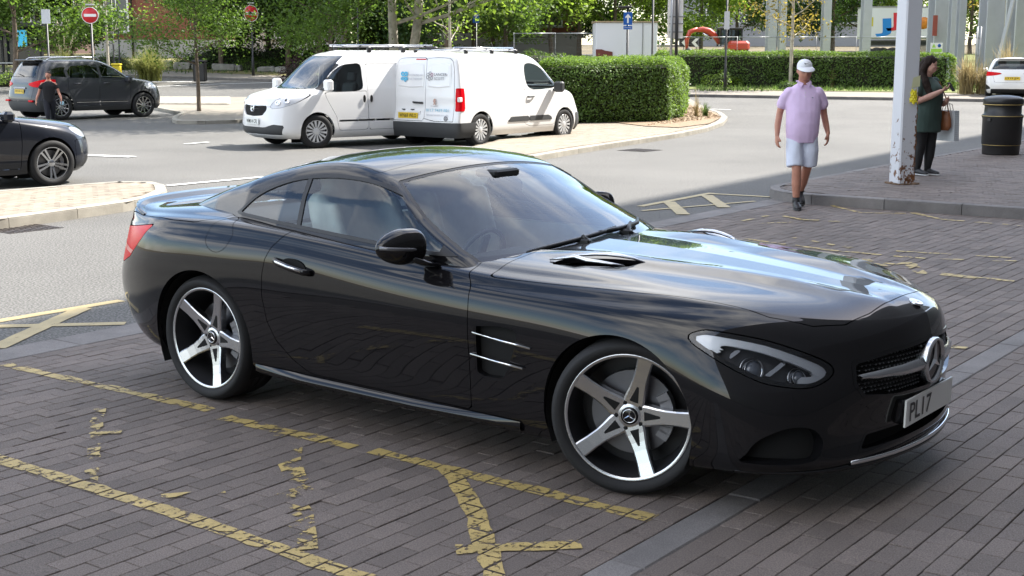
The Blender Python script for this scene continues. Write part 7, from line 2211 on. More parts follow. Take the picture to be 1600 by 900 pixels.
def tree_proto(h, cr, cb, tr_r, leaf, n_leaf, size, seed, bark=m_bark, lean=.02, twin=False, sparse=1.0):
    """returns (trunk mesh, crown mesh): tapered trunk with limbs, crown of leaf clumps hung on the limbs"""
    r = random.Random(seed); b = MB(); tips = []
    def limb_(p, d, L, rad, lv):
        pts = [p]; q = Vector(p); dd = Vector(d).normalized(); n = 4
        for i in range(n):
            dd = (dd + Vector((r.uniform(-.22, .22), r.uniform(-.22, .22), r.uniform(-.05, .18)))).normalized()
            q = q + dd * (L / n); pts.append(q.copy())
        b.tube(pts, [rad * (1 - .75 * i / n) for i in range(n + 1)], 6 if lv else 8)
        if lv >= 2 or L < .6: tips.extend(pts[2:]); return
        for i in range(1, n + 1):
            for _ in range(2 if lv == 0 else 1 + (i > 2)):
                a = r.uniform(0, 6.28); e = r.uniform(.35, 1.0)
                nd = (dd * .55 + Vector((math.cos(a), math.sin(a), e * .6 - .15))).normalized()
                limb_(pts[i], nd, L * r.uniform(.42, .62), rad * (1 - .6 * i / n) * .55, lv + 1)
        tips.append(pts[-1])
    stems = [(0, 0)] if not twin else [(-.14, 0), (.16, .05)]
    for sx, sy in stems:
        tp = [Vector((sx, sy, -.15)), Vector((sx * 1.0, sy, .1)), Vector((sx * 1.6 + r.uniform(-.05, .05), sy, cb * .5)), Vector((sx * 2.4 + lean, sy, cb)), Vector((sx * 3.2 + lean * 2, sy * 2, cb + (h - cb) * .45)), Vector((sx * 3.5, sy * 2, h * .92))]
        b.tube(tp, [tr_r * 1.35, tr_r, tr_r * .9, tr_r * .8, tr_r * .5, tr_r * .1], 10)
        for k in range(10):
            t = k / 9; p = tp[3].lerp(tp[5], t * .92); p.z -= (1 - t) * .15 * cb * .5
            a = k * 2.4 + r.uniform(-.4, .4)
            w = cr * (.55 + .45 * math.sin(math.pi * min(1, .25 + t * .8)))
            limb_(p, (math.cos(a), math.sin(a), .25 + t * .5), w * r.uniform(.75, 1.1), tr_r * .42 * (1 - .55 * t), 1)
    T = np.array([tuple(t) for t in tips])
    rg = np.random.default_rng(seed)
    keep = rg.random(len(T)) < .88 * sparse + .08
    T = T[keep]
    per = max(3, n_leaf // max(len(T), 1))
    C = np.repeat(T, per, 0) + rg.normal(size=(len(T) * per, 3)) * np.array([.42, .42, .32]) * (cr / 2.2) ** .5
    C[:, 2] -= np.abs(rg.normal(size=len(C))) * .10
    C = C[C[:, 2] > cb * .72]
    tm = bpy.data.meshes.new('trunk'); tm.from_pydata(b.v, [], b.f); tm.polygons.foreach_set('use_smooth', b.sm); tm.materials.append(bark); tm.update()
    cm = leaves_mesh('crown', C, size, m_leaf[leaf], seed)
    return tm, cm
def plant_tree(proto, x, y, label, cat='tree', rz=0.0, sc=1.0, group=None, name='tree', dz=.1):
    root = empty(name, (x, y, gz(y) + dz), rz, label, cat, group); root.scale = (sc, sc, sc)
    link(bpy.data.objects.new('trunk', proto[0]), root); link(bpy.data.objects.new('crown', proto[1]), root)
    return root
P_near = tree_proto(7.6, 2.3, 2.0, .085, 'mid', 17000, .11, 11)
P_mid = tree_proto(9.5, 3.2, 1.7, .14, 'mid', 24000, .17, 21)
P_lime = tree_proto(10.5, 3.6, 1.5, .16, 'lime', 26000, .20, 31)
P_dark = tree_proto(11, 3.8, 1.5, .18, 'dark', 26000, .21, 41)
P_plane = tree_proto(11, 3.9, 2.7, .16, 'lime', 24000, .17, 51, m_barkp, .05, True, .95)
P_slim = tree_proto(8, 1.7, 2.2, .07, 'lime', 2200, .13, 61, m_barkp, .0, False, .5)
P_gold = tree_proto(6.2, 1.75, 2.0, .075, 'gold', 2600, .12, 71, m_barkp, .0, False, .75)
GT = 'trees along the far side of the road'
plant_tree(P_near, -4.8, 36.3, 'small leafy tree standing right behind the left white van', rz=2.2, sc=.78)
p = at(311, 173, .1); plant_tree(P_near, p.x, p.y, 'young tree with thin dark trunk on the paved island by the grey SUV', rz=3.7, sc=.73)
def T_(proto, u, Y, label, rz=0., sc=1., name='tree'): 
    q = ray_y(u, 80, Y); return plant_tree(proto, q.x, Y, label, 'tree', rz, sc, GT, name)
T_(P_mid, 24, 53, 'leafy tree with pale trunk before the bus shelter', .4, .9)
T_(P_mid, -40, 60, 'leafy tree cut by the left edge of the photo', 2.1)
T_(P_dark, 112, 70, 'dark leafy tree behind the tall pampas plumes', 1.2, .8)
T_(P_slim, 168, 57, 'slim pale sapling between no entry sign and brick wall', .3)
T_(P_mid, 345, 66, 'leafy tree with dark trunk behind the young tree', 1.9, .95)
T_(P_dark, 420, 72, 'dark leafy tree above the second no entry sign', 3.0, .9)
T_(P_mid, 500, 66, 'leafy tree with low branches left of the van ladder', 4.0, .95)
T_(P_lime, 545, 74, 'bright tree above the roof of the left van', .5, .9)
T_(P_plane, 630, 38.5, 'tree with pale forked trunk behind the vans', .1, 1.0)
T_(P_dark, 701, 62, 'tree with dark trunk right of the forked pale one', 2.6, .95)
T_(P_mid, 790, 70, 'mid green tree left of the mesh fence', 5.0, 1.0)
T_(P_slim, 703, 50, 'thin pale sapling rising behind the rear van', 1.5, .9)
T_(P_lime, 860, 78, 'bright lime tree above the mesh fence', 3.3, .9)
T_(P_dark, 905, 88, 'dark tree between two bright ones', 1.0, .95)
T_(P_lime, 960, 82, 'bright lime tree above the white cabin', .9, .9)
T_(P_lime, 1010, 92, 'bright tree behind the right end of the white cabin', 2.9, .9)
T_(P_lime, 1095, 84, 'bright lime tree behind the excavator', 4.4, .9)
T_(P_mid, 1150, 92, 'green tree behind the excavator cab', .2, 1.0)
T_(P_lime, 1205, 96, 'bright tree behind the first steel columns', 1.1, 1.0)
T_(P_gold, 1237, 54, 'small tree with pale trunk and yellowing leaves before the long hedge', .8, 1.05)
T_(P_dark, 1300, 92, 'dark green tree behind the yellowing one', 3.9, 1.0)
T_(P_mid, 1345, 98, 'green tree left of the lorry', 2.2, 1.0)
T_(P_lime, 1420, 104, 'bright tree rising behind the lorry', .4, 1.0)
T_(P_lime, 1515, 95, 'bright tree seen between the steel columns', 5.4, .95)
T_(P_gold, 1565, 80, 'yellowing tree between the last steel columns', 2.4, 1.5)
T_(P_mid, 1640, 96, 'green tree at the right edge behind steel columns', 1.4, 1.0)
T_(P_dark, 610, 86, 'dark tree before the brick building', 2.0, .85)
T_(P_dark, 770, 90, 'dark tree far behind the small blue sign', 4.4, 1.0)
T_(P_dark, 60, 68, 'dark tree behind the bus shelter roof', .9, .8)
T_(P_mid, 372, 72, 'mid green tree right of the second no entry sign pole', .1, .9)
T_(P_dark, 450, 66, 'dark tree left of the ladder on the van', 1.4, .8)
T_(P_mid, 520, 68, 'mid green tree above the middle of the left van', 2.4, .9)
T_(P_dark, 575, 70, 'dark tree above the roof ladder', 5.5, .85)
T_(P_lime, 660, 70, 'bright tree right of the forked pale trunk', 3.8, .9)
T_(P_mid, 740, 74, 'mid green tree behind the small blue arrow sign', .6, .9)
# a wood far behind closes the view
rg = np.random.default_rng(5); C = []
for i in range(120):
    x = -85 + i * 1.55 + rg.normal(); y = 128 + rg.normal() * 4; h = rg.uniform(6, 13)
    C.append(np.array([x, y, gz(120)]) + np.stack([rg.normal(size=220) * 2.2, rg.normal(size=220) * 2.2, rg.random(220) ** .8 * h], 1))
o = link(bpy.data.objects.new('distant_trees', leaves_mesh('distant_trees', np.vstack(C), .55, m_leaf['dark'], 3))); tag(o, kind='stuff')

def hedge(name, outline, h, mat, size, dens, seed, label, bulge=.08):
    """clipped hedge: outline (ccw xy), leafy skin over a dark core"""
    r = np.random.default_rng(seed); n = len(outline); P = [np.array(p[:2], float) for p in outline]
    pts = []; nrm = []
    for i in range(n):
        a, b = P[i], P[(i + 1) % n]; L = np.linalg.norm(b - a); k = int(L * h * dens)
        t = r.random(k); z = r.random(k); nl = np.array([(b - a)[1], -(b - a)[0]]) / max(L, 1e-6)
        rnd = np.clip((z * h - (h - .28)) / .28, 0, 1)
        off = bulge * np.sin(3 * t * L + z * 4 + i) * .6 - .22 * rnd ** 2 + r.normal(size=k) * .035 - .10 * np.clip((.15 - z) / .15, 0, 1)
        xy = a + (b - a) * t[:, None] + nl * off[:, None]
        pts.append(np.column_stack([xy, z * h])); nrm.append(np.column_stack([np.tile(nl, (k, 1)) * (1 - .7 * rnd[:, None]), .25 + rnd]))
    A = np.array(P); mn, mx = A.min(0), A.max(0)
    k = int((mx - mn).prod() * dens); xy = mn + r.random((k, 2)) * (mx - mn)
    sd = sdpoly(xy, [tuple(p) for p in P]); xy = xy[sd > .02]; sd = sd[sd > .02]
    z = h - .16 * np.clip(1 - sd / .3, 0, 1) ** 2 + r.normal(size=len(xy)) * .035 + bulge * .5 * np.sin(xy[:, 0] * 2.1 + xy[:, 1] * 1.3)
    pts.append(np.column_stack([xy, z])); nrm.append(np.tile([0, 0, 1.], (len(xy), 1)))
    Cn = np.vstack(pts); Nn = np.vstack(nrm); Nn /= np.linalg.norm(Nn, axis=1, keepdims=True)
    cx, cy = A.mean(0); z0 = gz(cy) + .1
    root = empty(name, (cx, cy, z0), 0, label, 'hedge')
    Cn[:, 0] -= cx; Cn[:, 1] -= cy
    Cn[:, 2] += np.array([gz(y + cy) - gz(cy) for y in Cn[:, 1]])
    link(bpy.data.objects.new('foliage', leaves_mesh('foliage', Cn, size, mat, seed, .2, .6, Nn, .45)), root)
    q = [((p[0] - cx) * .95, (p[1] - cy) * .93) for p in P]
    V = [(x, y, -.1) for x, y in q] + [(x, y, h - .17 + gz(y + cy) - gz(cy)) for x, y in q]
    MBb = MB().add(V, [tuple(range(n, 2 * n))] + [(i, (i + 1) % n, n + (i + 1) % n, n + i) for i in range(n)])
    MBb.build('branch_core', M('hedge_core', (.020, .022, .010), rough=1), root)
    return root
# the clipped block on the central island
ha, hb_, hc = at(838, 193, .11), at(1012, 190.5, .11), at(1052, 181, .11)
dv = Vector((0.25, 1, 0)).normalized()
oh = [ha, hb_, Vector((hb_.x + .55, hb_.y + .12, 0)), Vector((hc.x + .25, hc.y - .5, 0)), Vector((hc.x + .45, hc.y + 1.2, 0)), Vector((hc.x + .5, hc.y + 3.6, 0)), Vector((ha.x + .8, ha.y + 5.5, 0))]
hgt = (ray_y(960, 95, hb_.y).z - gz(hb_.y)) - .11
hedge('clipped_hedge', ccw([tuple(q[:2]) for q in oh]), hgt, m_leaf['hedge'], .062, 1300, 4, 'large clipped green hedge block on the paved island right of the vans')
ra, rb = at(1052, 134, .11), at(1492, 139, .11)
orr = [ra, rb, Vector((rb.x + .3, rb.y + 1.4, 0)), Vector((ra.x - .5, ra.y + 1.9, 0)), Vector((ra.x - .7, ra.y + .8, 0))]
hgt2 = (ray_y(1270, 83, (ra.y + rb.y) / 2).z - gz((ra.y + rb.y) / 2)) - .11
hedge('long_hedge', ccw([tuple(q[:2]) for q in orr]), hgt2, m_leaf['hedge'], .085, 520, 6, 'long low clipped hedge beyond the road on the right')
# shrubs
def shrub(u, v, w, h, leaf, label, n=1500, size=.07, name='shrub', seed=1, Y=None):
    p = at(u, v, .1) if Y is None else Vector((ray_y(u, v, Y).x, Y, 0))
    r = np.random.default_rng(seed); d = r.normal(size=(n, 3)); d /= np.linalg.norm(d, axis=1, keepdims=True); d[:, 2] = np.abs(d[:, 2])
    rr = r.uniform(.72, 1.05, (n, 1)) * (1 + .12 * np.sin(d[:, :1] * 7 + seed))
    C = d * rr * np.array([w / 2, w * .42, h])
    root = empty(name, (p.x, p.y + w * .3, gz(p.y) + .1), 0, label, 'shrub')
    link(bpy.data.objects.new('foliage', leaves_mesh('foliage', C, size, m_leaf[leaf], seed, .2, .6, d, .4)), root)
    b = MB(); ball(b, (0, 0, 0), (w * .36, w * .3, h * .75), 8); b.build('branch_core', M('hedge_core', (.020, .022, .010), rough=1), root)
shrub(1130, 137, 1.6, .62, 'lime', 'low spreading shrub at the foot of the lamp post', 1500, .08, seed=1)
shrub(1200, 132, 1.25, .72, 'lime', 'rounded bright shrub before the long hedge', 1500, .07, seed=2)
shrub(1232, 140, 1.0, .32, 'mid', 'small flat shrub at the pale trunk', 800, .07, seed=3)
shrub(398, 101, 3.4, .62, 'hedge', 'low clipped shrub behind the second no entry sign', 2600, .08, seed=4, Y=66)
shrub(300, 92, 3.0, .8, 'hedge', 'green shrub between pampas clump and young tree', 1800, .09, seed=5, Y=68)
shrub(160, 88, 3.2, .9, 'mid', 'green shrub between the two pampas clumps', 1800, .09, seed=6, Y=66)
shrub(5, 95, 1.8, .5, 'lime', 'low shrub at the left edge behind the SUV', 900, .08, seed=7, Y=56)
shrub(462, 82, 1.5, 1.1, 'purple', 'dark purple shrub left of the van roof', 1500, .08, seed=8, Y=58)
for i_, (u_, w_, h_, lf_, lb_) in enumerate(((335, 4.2, 1.3, 'dark', 'dark shrub mass right behind the young tree'), (365, 3.6, 1.5, 'mid', 'mid green shrub behind the long stone block'), (430, 4.0, 1.4, 'dark', 'dark shrub mass right of the second no entry pole'), (505, 4.2, 1.6, 'mid', 'green shrub mass behind the roof of the left van'), (560, 4.0, 1.5, 'dark', 'dark shrub mass behind the van ladder'), (660, 4.4, 1.3, 'mid', 'green shrub below the forked pale trunk'), (740, 4.0, 1.2, 'dark', 'dark shrub at the small blue arrow sign'))):
    shrub(u_, 95, w_, h_, lf_, lb_, 2200, .12, seed=30 + i_, Y=67)
shrub(840, 92, 3.5, .9, 'mid', 'scrubby bushes behind the mesh fence', 1800, .10, seed=9, Y=68)
shrub(1045, 78, 1.6, 1.3, 'lime', 'bright bush beside the white board', 1000, .10, seed=10, Y=62)
# grasses
def tuft(name, x, y, h, w, n, mat, label, cat, seed, plumes=0, width=.012, droop=.55):
    r = random.Random(seed); V = []; F = []
    for i in range(n):
        a = r.uniform(0, 6.283); L = h * r.uniform(.7, 1.25); lean = r.random() ** .7 * w; bx, by = r.gauss(0, w * .12), r.gauss(0, w * .12)
        k0 = len(V); ca, sa = math.cos(a), math.sin(a); wd = width * r.uniform(.7, 1.3)
        for j in range(5):
            t = j / 4; d = lean * t ** 1.6; z = L * (t - droop * lean / max(w, .01) * t ** 2.6); q = wd * (1 - .85 * t)
            V.append((bx + ca * d - sa * q, by + sa * d + ca * q, max(z, .02))); V.append((bx + ca * d + sa * q, by + sa * d - ca * q, max(z, .02)))
        for j in range(4): F.append((k0 + 2 * j, k0 + 2 * j + 1, k0 + 2 * j + 3, k0 + 2 * j + 2))
    me = bpy.data.meshes.new('blades'); me.from_pydata(V, [], F); me.materials.append(mat)
    at_ = me.attributes.new('tone', 'FLOAT', 'POINT'); at_.data.foreach_set('value', [v for i in range(n) for v in [r.random()] * 10])
    root = empty(name, (x, y, gz(y) + .1), 0, label, cat)
    link(bpy.data.objects.new('blades', me), root)
    for i in range(plumes):
        a = r.uniform(0, 6.283); d = r.uniform(.2, 1.0) * w * .8; L = h * r.uniform(1.5, 2.0); ca, sa = math.cos(a), math.sin(a)
        pts = [(ca * d * t ** 1.4, sa * d * t ** 1.4, L * t) for t in (0, .4, .7, .8, .9, 1.0)]
        MB().tube(pts, [.008, .008, .010, .045, .040, .008], 6).build('plume', M('pampas_plume', (.58, .50, .36), rough=.9), root)
m_pamp = leaf_mat('pampas_blade', (.19, .21, .06), (.32, .34, .10), .4)
m_straw = leaf_mat('straw_blade', (.34, .27, .13), (.40, .32, .16), .3)
m_gr = leaf_mat('grass_blade', (.07, .12, .03), (.14, .22, .05), .4)
q = ray_y(98, 86, 60); tuft('pampas_grass', q.x, 60, 1.35, 1.25, 900, m_pamp, 'pampas grass clump with tall pale plumes behind the grey SUV', 'plant', 1, 14, .016)
q = ray_y(233, 98, 58); tuft('pampas_grass', q.x, 58, 1.45, 1.35, 1300, m_pamp, 'round pampas grass clump without plumes before the brick wall', 'plant', 2, 0, .016)
for i, (u, v, h, w, n, mt, lab) in enumerate(((1102, 183, .42, .28, 90, m_gr, 'green grass tuft on the mulch at the island tip'), (1088, 184, .75, .25, 36, m_straw, 'dry straw stalks at the end of the hedge block'), (1330, 136, .95, .5, 110, m_straw, 'dry straw grass before the middle of the long hedge'), (1300, 137, .8, .4, 70, m_straw, 'thin dry grass right of the yellowing tree'),
                                             (1510, 148, 1.5, .8, 420, m_straw, 'tall dry grass at the hedge end by the steel column'), (1535, 148, 1.2, .8, 320, m_straw, 'dry grass left of the white hatchback'), (1570, 140, 1.9, 1.0, 320, m_straw, 'tall dry grass behind the white hatchback'))):
    p = at(u, v, .1); tuft('grass_tuft', p.x, p.y, h, w, n, mt, lab, 'plant', 20 + i, 0, .010 if u < 1200 else .014)
# loose grass on the verges
V = []; F = []; r = random.Random(9); T = []
for i in range(5200):
    if i % 3: u, v = r.uniform(1085, 1540), r.uniform(128, 143)
    else: u, v = r.uniform(0, 560), r.uniform(100, 113 + r.random() * 4)
    p = at(u, v, .1); z = gz(p.y) + .11; a = r.uniform(0, 3.14); h = r.uniform(.05, .2); w = .03; k = len(V)
    V += [(p.x - w * math.cos(a), p.y - w * math.sin(a), z), (p.x + w * math.cos(a), p.y + w * math.sin(a), z), (p.x + r.uniform(-.06, .06), p.y + r.uniform(-.06, .06), z + h)]; F.append((k, k + 1, k + 2)); T += [r.random()] * 3
o = mesh_ob('verge_grass', V, F, m_gr); o['kind'] = 'stuff'; a_ = o.data.attributes.new('tone', 'FLOAT', 'POINT'); a_.data.foreach_set('value', T)
# ================================================================ background buildings and building site
m_brick = M('red_brick', (.20, .075, .05), rough=.9, var=.15, vscale=3, fleck=.2, fscale=18)
m_render = M('pale_render', (.34, .33, .32), rough=.9, var=.06, vscale=1)
m_win = M('window_glass', (.05, .06, .07), rough=.06)
m_winf = M('window_frame_white', (.75, .75, .73), rough=.5)
def block(name, u0, u1, Y, h, label, wall, plinth=1.6, win=(), rz=0.0, depth=9):
    """building at depth Y; win: list of (u, z, w, h)"""
    a, b = ray_y(u0, 80, Y), ray_y(u1, 80, Y); z0 = gz(Y); cx = (a.x + b.x) / 2; W = b.x - a.x
    root = empty(name, (cx, Y, z0), rz, label, 'building')
    MB().box((0, depth / 2, h / 2 - .5), (W, depth, h + 1)).build('wall', wall, root)
    if plinth: MB().box((0, depth / 2, plinth / 2 - .5), (W + .12, depth + .12, plinth + 1)).build('plinth', m_render, root)
    for (u, z, w, hh) in win:
        x = ray_y(u, 80, Y).x - cx
        f = MB()
        for dx in (-w / 2, w / 2): f.box((x + dx, -.03, z), (.10, .14, hh + .1))
        for dz in (-hh / 2, 0, hh / 2): f.box((x, -.03, z + dz), (w, .13, .09))
        f.box((x, -.03, z), (.06, .12, hh))
        fo = f.build('window', m_winf, root)
        MB().box((x, .01, z), (w, .06, hh)).build('pane', m_win, fo)
        MB().box((x, -.08, z - hh / 2 - .08), (w + .2, .22, .09)).build('sill', m_render, fo)
    return root
block('brick_building', 150, 352, 84, 10, 'red brick building with tall white window behind the pampas clump', m_brick, 1.2, [(185, 2.9, 1.4, 2.4), (245, 6.4, 1.4, 2.0), (185, 6.6, 1.4, 2.0)])
MB().tube([(ray_y(208, 80, 83.8).x, 83.8, gz(84)), (ray_y(208, 80, 83.8).x, 83.8, gz(84) + 9)], .07, 8).build('downpipe', m_pole, None)
o = bpy.data.objects['downpipe']; bb = [x for x in bpy.data.objects if x.name.startswith('brick_building')][0]
o.parent = bb; o.matrix_parent_inverse = Matrix.Translation(-bb.location)
block('white_building', 350, 520, 88, 3.6, 'low white walled building glimpsed between the left trees', M('bright_render', (.74, .73, .70), rough=.9), 0, [(430, 1.9, 1.2, 1.3)])
block('brick_building', 560, 905, 92, 10, 'long red brick building with grey ground floor behind the vans', m_brick, 1.5, [(u, 2.8, 1.5, 1.7) for u in (590, 622, 660, 690, 722, 770, 815, 860)] + [(u, 6.2, 1.5, 1.7) for u in (590, 660, 722, 770, 860)])
block('dark_building', -260, 118, 92, 9, 'dark building behind the bus shelter', M('brown_brick', (.10, .06, .045), rough=.9, var=.15, vscale=3), 0, [(u, 3.0, 1.6, 1.8) for u in (20, 70, 100)])
block('grey_building', 1080, 1420, 120, 5.0, 'low grey building behind the lorry', M('grey_render', (.30, .31, .33), rough=.9), 0, [(u, 2.6, 2.0, 1.4) for u in (1120, 1180, 1250, 1320)])

# ---- white site cabin with a rusty patch
def cabin():
    Y = 58.0; z0 = gz(Y); a, b = ray_y(931, 60, Y), ray_y(1027, 60, Y); zt = ray_y(980, 35, Y).z - z0
    root = empty('site_cabin', ((a.x + b.x) / 2, Y, z0), 0, 'plain white site cabin with brown patch at its lower left corner', 'cabin')
    W = b.x - a.x
    MB().box((0, 1.2, zt / 2), (W, 2.4, zt), bev=.02).build('wall', M('cabin_white', (.72, .73, .76), rough=.6), root)
    MB().box((0, 1.2, zt + .03), (W + .1, 2.5, .05)).build('roof', M('cabin_roof', (.40, .30, .18), rough=.8), root)
    f = lambda u, v: (ray_y(u, v, Y).x - (a.x + b.x) / 2, ray_y(u, v, Y).z - z0)
    pts = [f(931, 95), f(957, 95), f(957, 81), f(951, 80), f(945, 79), f(940, 77), f(931, 77)]
    MB().prism(pts, .03, face_M4((0, -.005, 0), (1, 0, 0), (0, 0, 1))).build('brown_patch', M('rust_brown', (.16, .045, .035), rough=.8), root)
    e = MB(); x = W / 2
    MB().box((x * .52, -.01, zt * .5), (.03, .03, zt)).build('corner_trim', m_galv, root)
cabin()
# ---- mesh site fence panels
def fence_proto(W=3.45, H=2.0):
    root = empty('mesh_fence_panel', (0, 0, 0), 0)
    for x in (-W / 2, W / 2): MB().tube([(x, 0, .05), (x, 0, H)], .024, 8).build('post', m_galv, root)
    for z in (H - .03, .25): MB().tube([(-W / 2, 0, z), (W / 2, 0, z)], .020, 8).build('rail', m_galv, root)
    b = MB()
    for i in range(1, 34): b.box((-W / 2 + W * i / 34, 0, H / 2 + .1), (.0045, .0045, H - .3))
    for i in range(1, 9): b.box((0, 0, .25 + (H - .3) * i / 9), (W, .0045, .0045))
    tag(b.build('wire_mesh', m_galv, root), kind='stuff')
    for x in (-W / 2, W / 2): MB().box((x, 0, .06), (.28, .7, .13), bev=.03).build('foot_block', M('fence_foot', (.25, .24, .23), rough=.9), root)
    return root
fp = fence_proto()
first = True
def put_fence(u0, u1, Y0, Y1, top_v, labels, group):
    global first
    a, b = ray_y(u0, 80, Y0), ray_y(u1, 80, Y1); L = math.hypot(b.x - a.x, b.y - a.y); n = len(labels)
    for k in range(n):
        o = fp if first else copy_tree(fp)
        first = False
        t = (k + .5) / n; x, y = a.x + (b.x - a.x) * t, a.y + (b.y - a.y) * t
        o.location = (x, y, gz(y) + .05); o.rotation_euler = (0, 0, math.atan2(b.y - a.y, b.x - a.x)); z = ray_y((u0 + u1) / 2, top_v, y).z - gz(y) - .05
        o.scale = (L / n / 3.45, 1, z / 2.0); tag(o, labels[k], 'fence', group)
put_fence(803, 932, 60, 60, 51, ['wire mesh fence panel at the left end behind the rear van', 'wire mesh fence panel left of the white cabin'], 'mesh site fence panels')
put_fence(1030, 1528, 64, 62, 57, ['wire mesh fence panel below the white board', 'wire mesh fence panel before the excavator arm', 'wire mesh fence panel at the excavator cab', 'wire mesh fence panel behind the yellowing tree', 'wire mesh fence panel left of the lorry', 'wire mesh fence panel before the lorry cab end', 'wire mesh fence panel behind the column and person', 'wire mesh fence panel with the safety sign'], 'mesh site fence panels')
# gate post pair and safety sign
gp = ray_y(1527, 100, 55); root = empty('gate_post', (gp.x, 55, gz(55) + .1), 0, 'galvanised double gate post beside the dry grass', 'post')
for dx in (-.07, .07): MB().tube([(dx, 0, -.1), (dx, 0, 2.35)], .035, 8).build('post', m_galv, root)
for z in (.5, 1.2, 1.9): MB().box((0, 0, z), (.2, .03, .05)).build('clamp', m_galv, root)
a, b = ray_y(1452, 84, 60), ray_y(1472, 67, 60); root = empty('safety_sign', ((a.x + b.x) / 2, 59.9, (a.z + b.z) / 2), 0, 'small white safety sign with green band on the mesh fence', 'sign')
w, h = b.x - a.x, b.z - a.z
MB().box((0, 0, 0), (w, .02, h), bev=.004).build('sign_plate', m_signwhite, root)
MB().box((0, -.013, -h * .20), (w * .9, .006, h * .32)).build('green_band', M('sign_green', (.35, .62, .08), rough=.5), root)
MB().lathe([(0, .0), (h * .16, .0), (h * .16, .006), (0, .006)], 20, face_M4((w * .22, -.012, h * .24), (1, 0, 0), (0, 0, 1))).build('blue_disc', m_signblue, root)
MB().prism([(-.09, -.07), (.09, -.07), (0, .1)], .006, face_M4((-w * .22, -.012, h * .22), (1, 0, 0), (0, 0, 1))).build('green_triangle', M('sign_green', (.35, .62, .08), rough=.5), root)
# chevron board
a, b = ray_y(1062, 73, 74), ray_y(1095, 60, 74); w, h = b.x - a.x, b.z - a.z
root = empty('chevron_board', ((a.x + b.x) / 2, 74, (a.z + b.z) / 2), 0, 'black and white chevron board beside the excavator', 'road sign')
MB().box((0, 0, 0), (w, .03, h)).build('board_panel', m_ink, root)
for k in range(2):
    x = -w * .42 + k * w * .48; d = h * .5
    MB().prism([(x, 0), (x + d, d), (x + d + .2, d), (x + .2, 0), (x + d + .2, -d), (x + d, -d)], .01, face_M4((0, -.017, 0), (1, 0, 0), (0, 0, 1))).build('white_chevron', m_signwhite, root)
for x in (-w * .3, w * .3): MB().box((x, .04, -h * .5 - .5), (.05, .04, 1.0 + h)).build('post', m_galv, root)
# ---- excavator
def digger():
    Y = 70.0; k = Y / FPX; o = ray_y(1120, 80, Y); z0 = gz(Y)
    root = empty('excavator', (o.x, Y, z0), 0, 'orange red excavator with raised arm behind the mesh fence', 'excavator')
    mo = M('orange_paint', (.50, .05, .022), rough=.4, coat=.5)
    f = lambda u, v, y=0: (ray_y(u, v, Y).x - o.x, y, ray_y(u, v, Y).z - z0)
    MB().tube([f(1124, 68), f(1117, 56), f(1108, 49), f(1098, 46), f(1086, 47)], [(.10, .11), (.10, .15), (.11, .17), (.10, .14), (.08, .10)], 8).build('boom', mo, root)
    MB().tube([f(1090, 45), f(1078, 50), f(1073, 62), f(1073, 78)], [(.08, .09), (.09, .13), (.08, .11), (.07, .07)], 8).build('dipper_arm', mo, root)
    MB().tube([f(1112, 60), f(1098, 52)], .07, 8).build('hydraulic_ram', m_satin, root)
    MB().tube([f(1073, 76), f(1078, 84), f(1086, 86)], [(.3, .12), (.35, .28), (.3, .06)], 8).build('bucket', m_plastic, root)
    x0, _, zb_ = f(1122, 72); x1, _, zt = f(1158, 44)
    c = MB().box(((x0 + x1) / 2, 0, zt - .04), (x1 - x0, 1.2, .10), bev=.02)
    for x in (x0 + .05, (x0 + x1) / 2, x1 - .05):
        for y in (-.55, .55): c.box((x, y, (zb_ + zt) / 2), (.08, .08, zt - zb_))
    c.build('cab_frame', m_pole, root)
    MB().box(((x0 + x1) / 2, 0, (zb_ + zt) / 2), (x1 - x0 - .1, 1.05, zt - zb_ - .1)).build('cab_glass', m_vglass2, root)
    x2, _, z2 = f(1168, 64); x3, _, z3 = f(1134, 80)
    MB().box(((x3 + x2) / 2, 0, (z2 + z3) / 2), (x2 - x3, 1.6, z2 - z3), bev=.12).build('engine_housing', mo, root)
    MB().box(((x0 + x2) / 2, 0, z3 - .05), (x2 - x0, 1.5, .3), bev=.1).build('chassis', m_plastic, root)
    for y in (-.75, .75): MB().tube([(x0 - .2, y, .30), (x2, y, .30)], [(.20, .30)] * 2, 10).build('track', m_tyre, root)
digger()
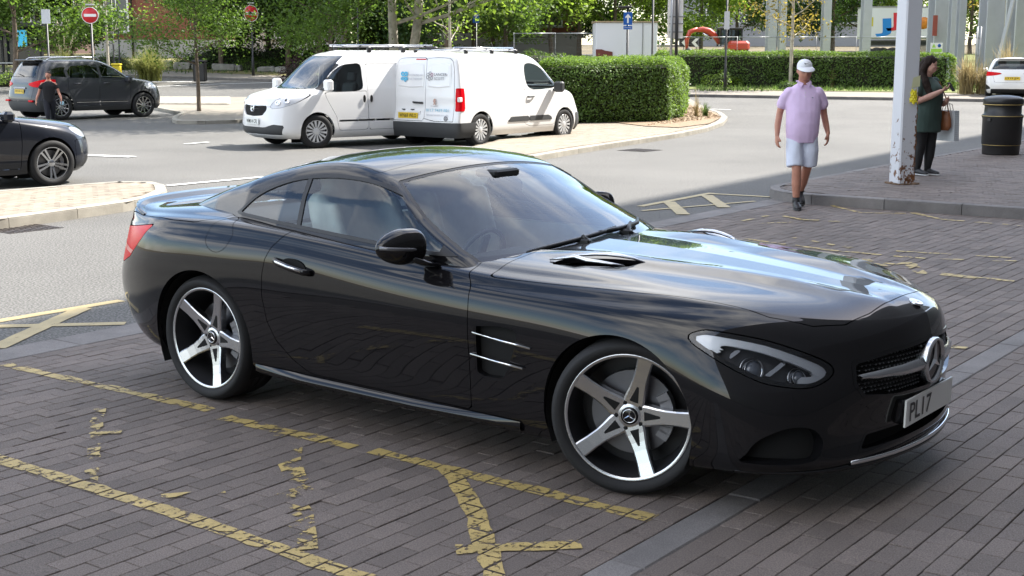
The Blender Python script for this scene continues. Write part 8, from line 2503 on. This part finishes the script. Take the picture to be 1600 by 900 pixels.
# ---- lorry
def lorry():
    Y = 78.0; o = ray_y(1405, 80, Y); z0 = gz(Y)
    root = empty('lorry', (o.x, Y, z0), 0, 'white box lorry with blue and red letters behind the steel columns', 'lorry')
    f = lambda u, v: (ray_y(u, v, Y).x - o.x, ray_y(u, v, Y).z - z0)
    (xa, zt), (xb, zb_) = f(1358, 11), f(1453, 60)
    W = xb - xa
    MB().box(((xa + xb) / 2, 1.25, (zt + zb_) / 2), (W, 2.5, zt - zb_), bev=.03).build('box_body', M('lorry_white', (.66, .68, .72), rough=.5), root)
    MB().box(((xa + xb) / 2, 1.25, zt + .02), (W + .06, 2.55, .06)).build('roof_rail', m_galv, root)
    F = lambda u, v: face_M4((f(u, v)[0], -.006, f(u, v)[1]), (1, 0, .05), (0, 0, 1))
    k = FPX / Y
    text_ob('body_lettering', 'J', 27 / k, M('letter_blue', (.02, .22, .62), rough=.4), F(1380, 43), root, 25 / k, .004, bold=.035)
    text_ob('body_lettering', 'J', 27 / k, M('letter_red', (.60, .03, .05), rough=.4), F(1397, 34), root, 25 / k, .004, bold=.035)
    MB().lathe([(0, 0), (.42, 0), (.42, .006), (0, .006)], 20, F(1443, 36) @ Matrix.Diagonal((1, .8, 1, 1))).build('orange_picture', M('picture_orange', (.72, .25, .03), rough=.5, var=.4, vscale=2), root)
    MB().box((f(1361, 30)[0], -.01, f(1361, 34)[1]), (.25, .02, .5)).build('yellow_marker', M('marker_yellow', (.55, .50, .05), rough=.5), root)
    MB().box(((xa + xb) / 2, 1.25, zb_ - .25), (W, 1.2, .3)).build('chassis', m_plastic, root)
    MB().box((xb + .9, 1.25, 1.55), (1.7, 2.3, 2.2), bev=.12).build('cab', M('lorry_dark', (.03, .035, .06), rough=.3, coat=1), root)
    for x in (xa + .6, xa + 1.5, xb + .9):
        for y in (.2, 2.3): MB().lathe([(0, -.14), (.40, -.14), (.44, -.08), (.44, .08), (.40, .14), (.25, .14), (.2, .08), (0, .08)], 20, Matrix.Translation((x, y, .45)), 'y').build('wheel', m_tyre, root)
lorry()
# ---- pale steel columns of the frame under construction, plus braces
def steel(u, w, vb, Y, label, rz=0.0, lean=None):
    p = ray_y(u, 80, Y); z0 = gz(Y) - .1; W = w * Y / FPX
    root = empty('steel_column', (p.x, Y, z0), rz, label, 'column', 'steel columns of the open frame')
    H = 9.0
    if lean: 
        q = ray_y(lean[0], lean[1], Y); MB().tube([(0, 0, 0), ((q.x - p.x) * 2.2, 0, (q.z - z0) * 2.2)], W / 2, 4, True, False).build('brace', m_conc, root)
        return
    t = max(.03, W * .12)
    MB().box((0, -W / 2 + t / 2, H / 2), (W, t, H)).build('flange', m_conc, root)
    MB().box((0, W / 2 - t / 2, H / 2), (W, t, H)).build('flange', m_conc, root)
    MB().box((0, 0, H / 2), (t, W - 2 * t, H)).build('web', m_conc, root)
    MB().box((0, 0, .15), (W * 1.5, W * 1.5, .05)).build('base_plate', m_galv, root)
for u, w, Y, lab in ((1204, 14, 66, 'leftmost pale steel column, just left of the yellowing tree'), (1221, 10, 76, 'thin pale steel column right behind the yellowing tree'), (1289, 12, 70, 'pale steel column right of the yellowing tree'), (1351, 13, 66, 'pale steel column at the left end of the lorry'),
                     (1465, 26, 62, 'broad pale steel column with red post at the lorry cab'), (1487, 12, 60, 'steel column right of the safety sign'), (1499, 11, 57, 'steel column at the right end of the long hedge'), (1546, 28, 57, 'broad grey steel column left of the white hatchback'), (1592, 34, 62, 'broadest grey steel column at the right edge')):
    steel(u, w, 0, Y, lab, R(9))
steel(1553, 7, 0, 56.5, 'slanting white steel brace above the white hatchback', 0, (1583, 0))
p = ray_y(1461, 40, 61.2); o = MB().box((0, 0, 0), (.20, .05, .9)).build('red_notice', M('notice_red', (.30, .07, .05), rough=.6)); o.location = (p.x, 61.2, p.z); tag(o, 'narrow red brown notice strapped to the broad steel column', 'notice')
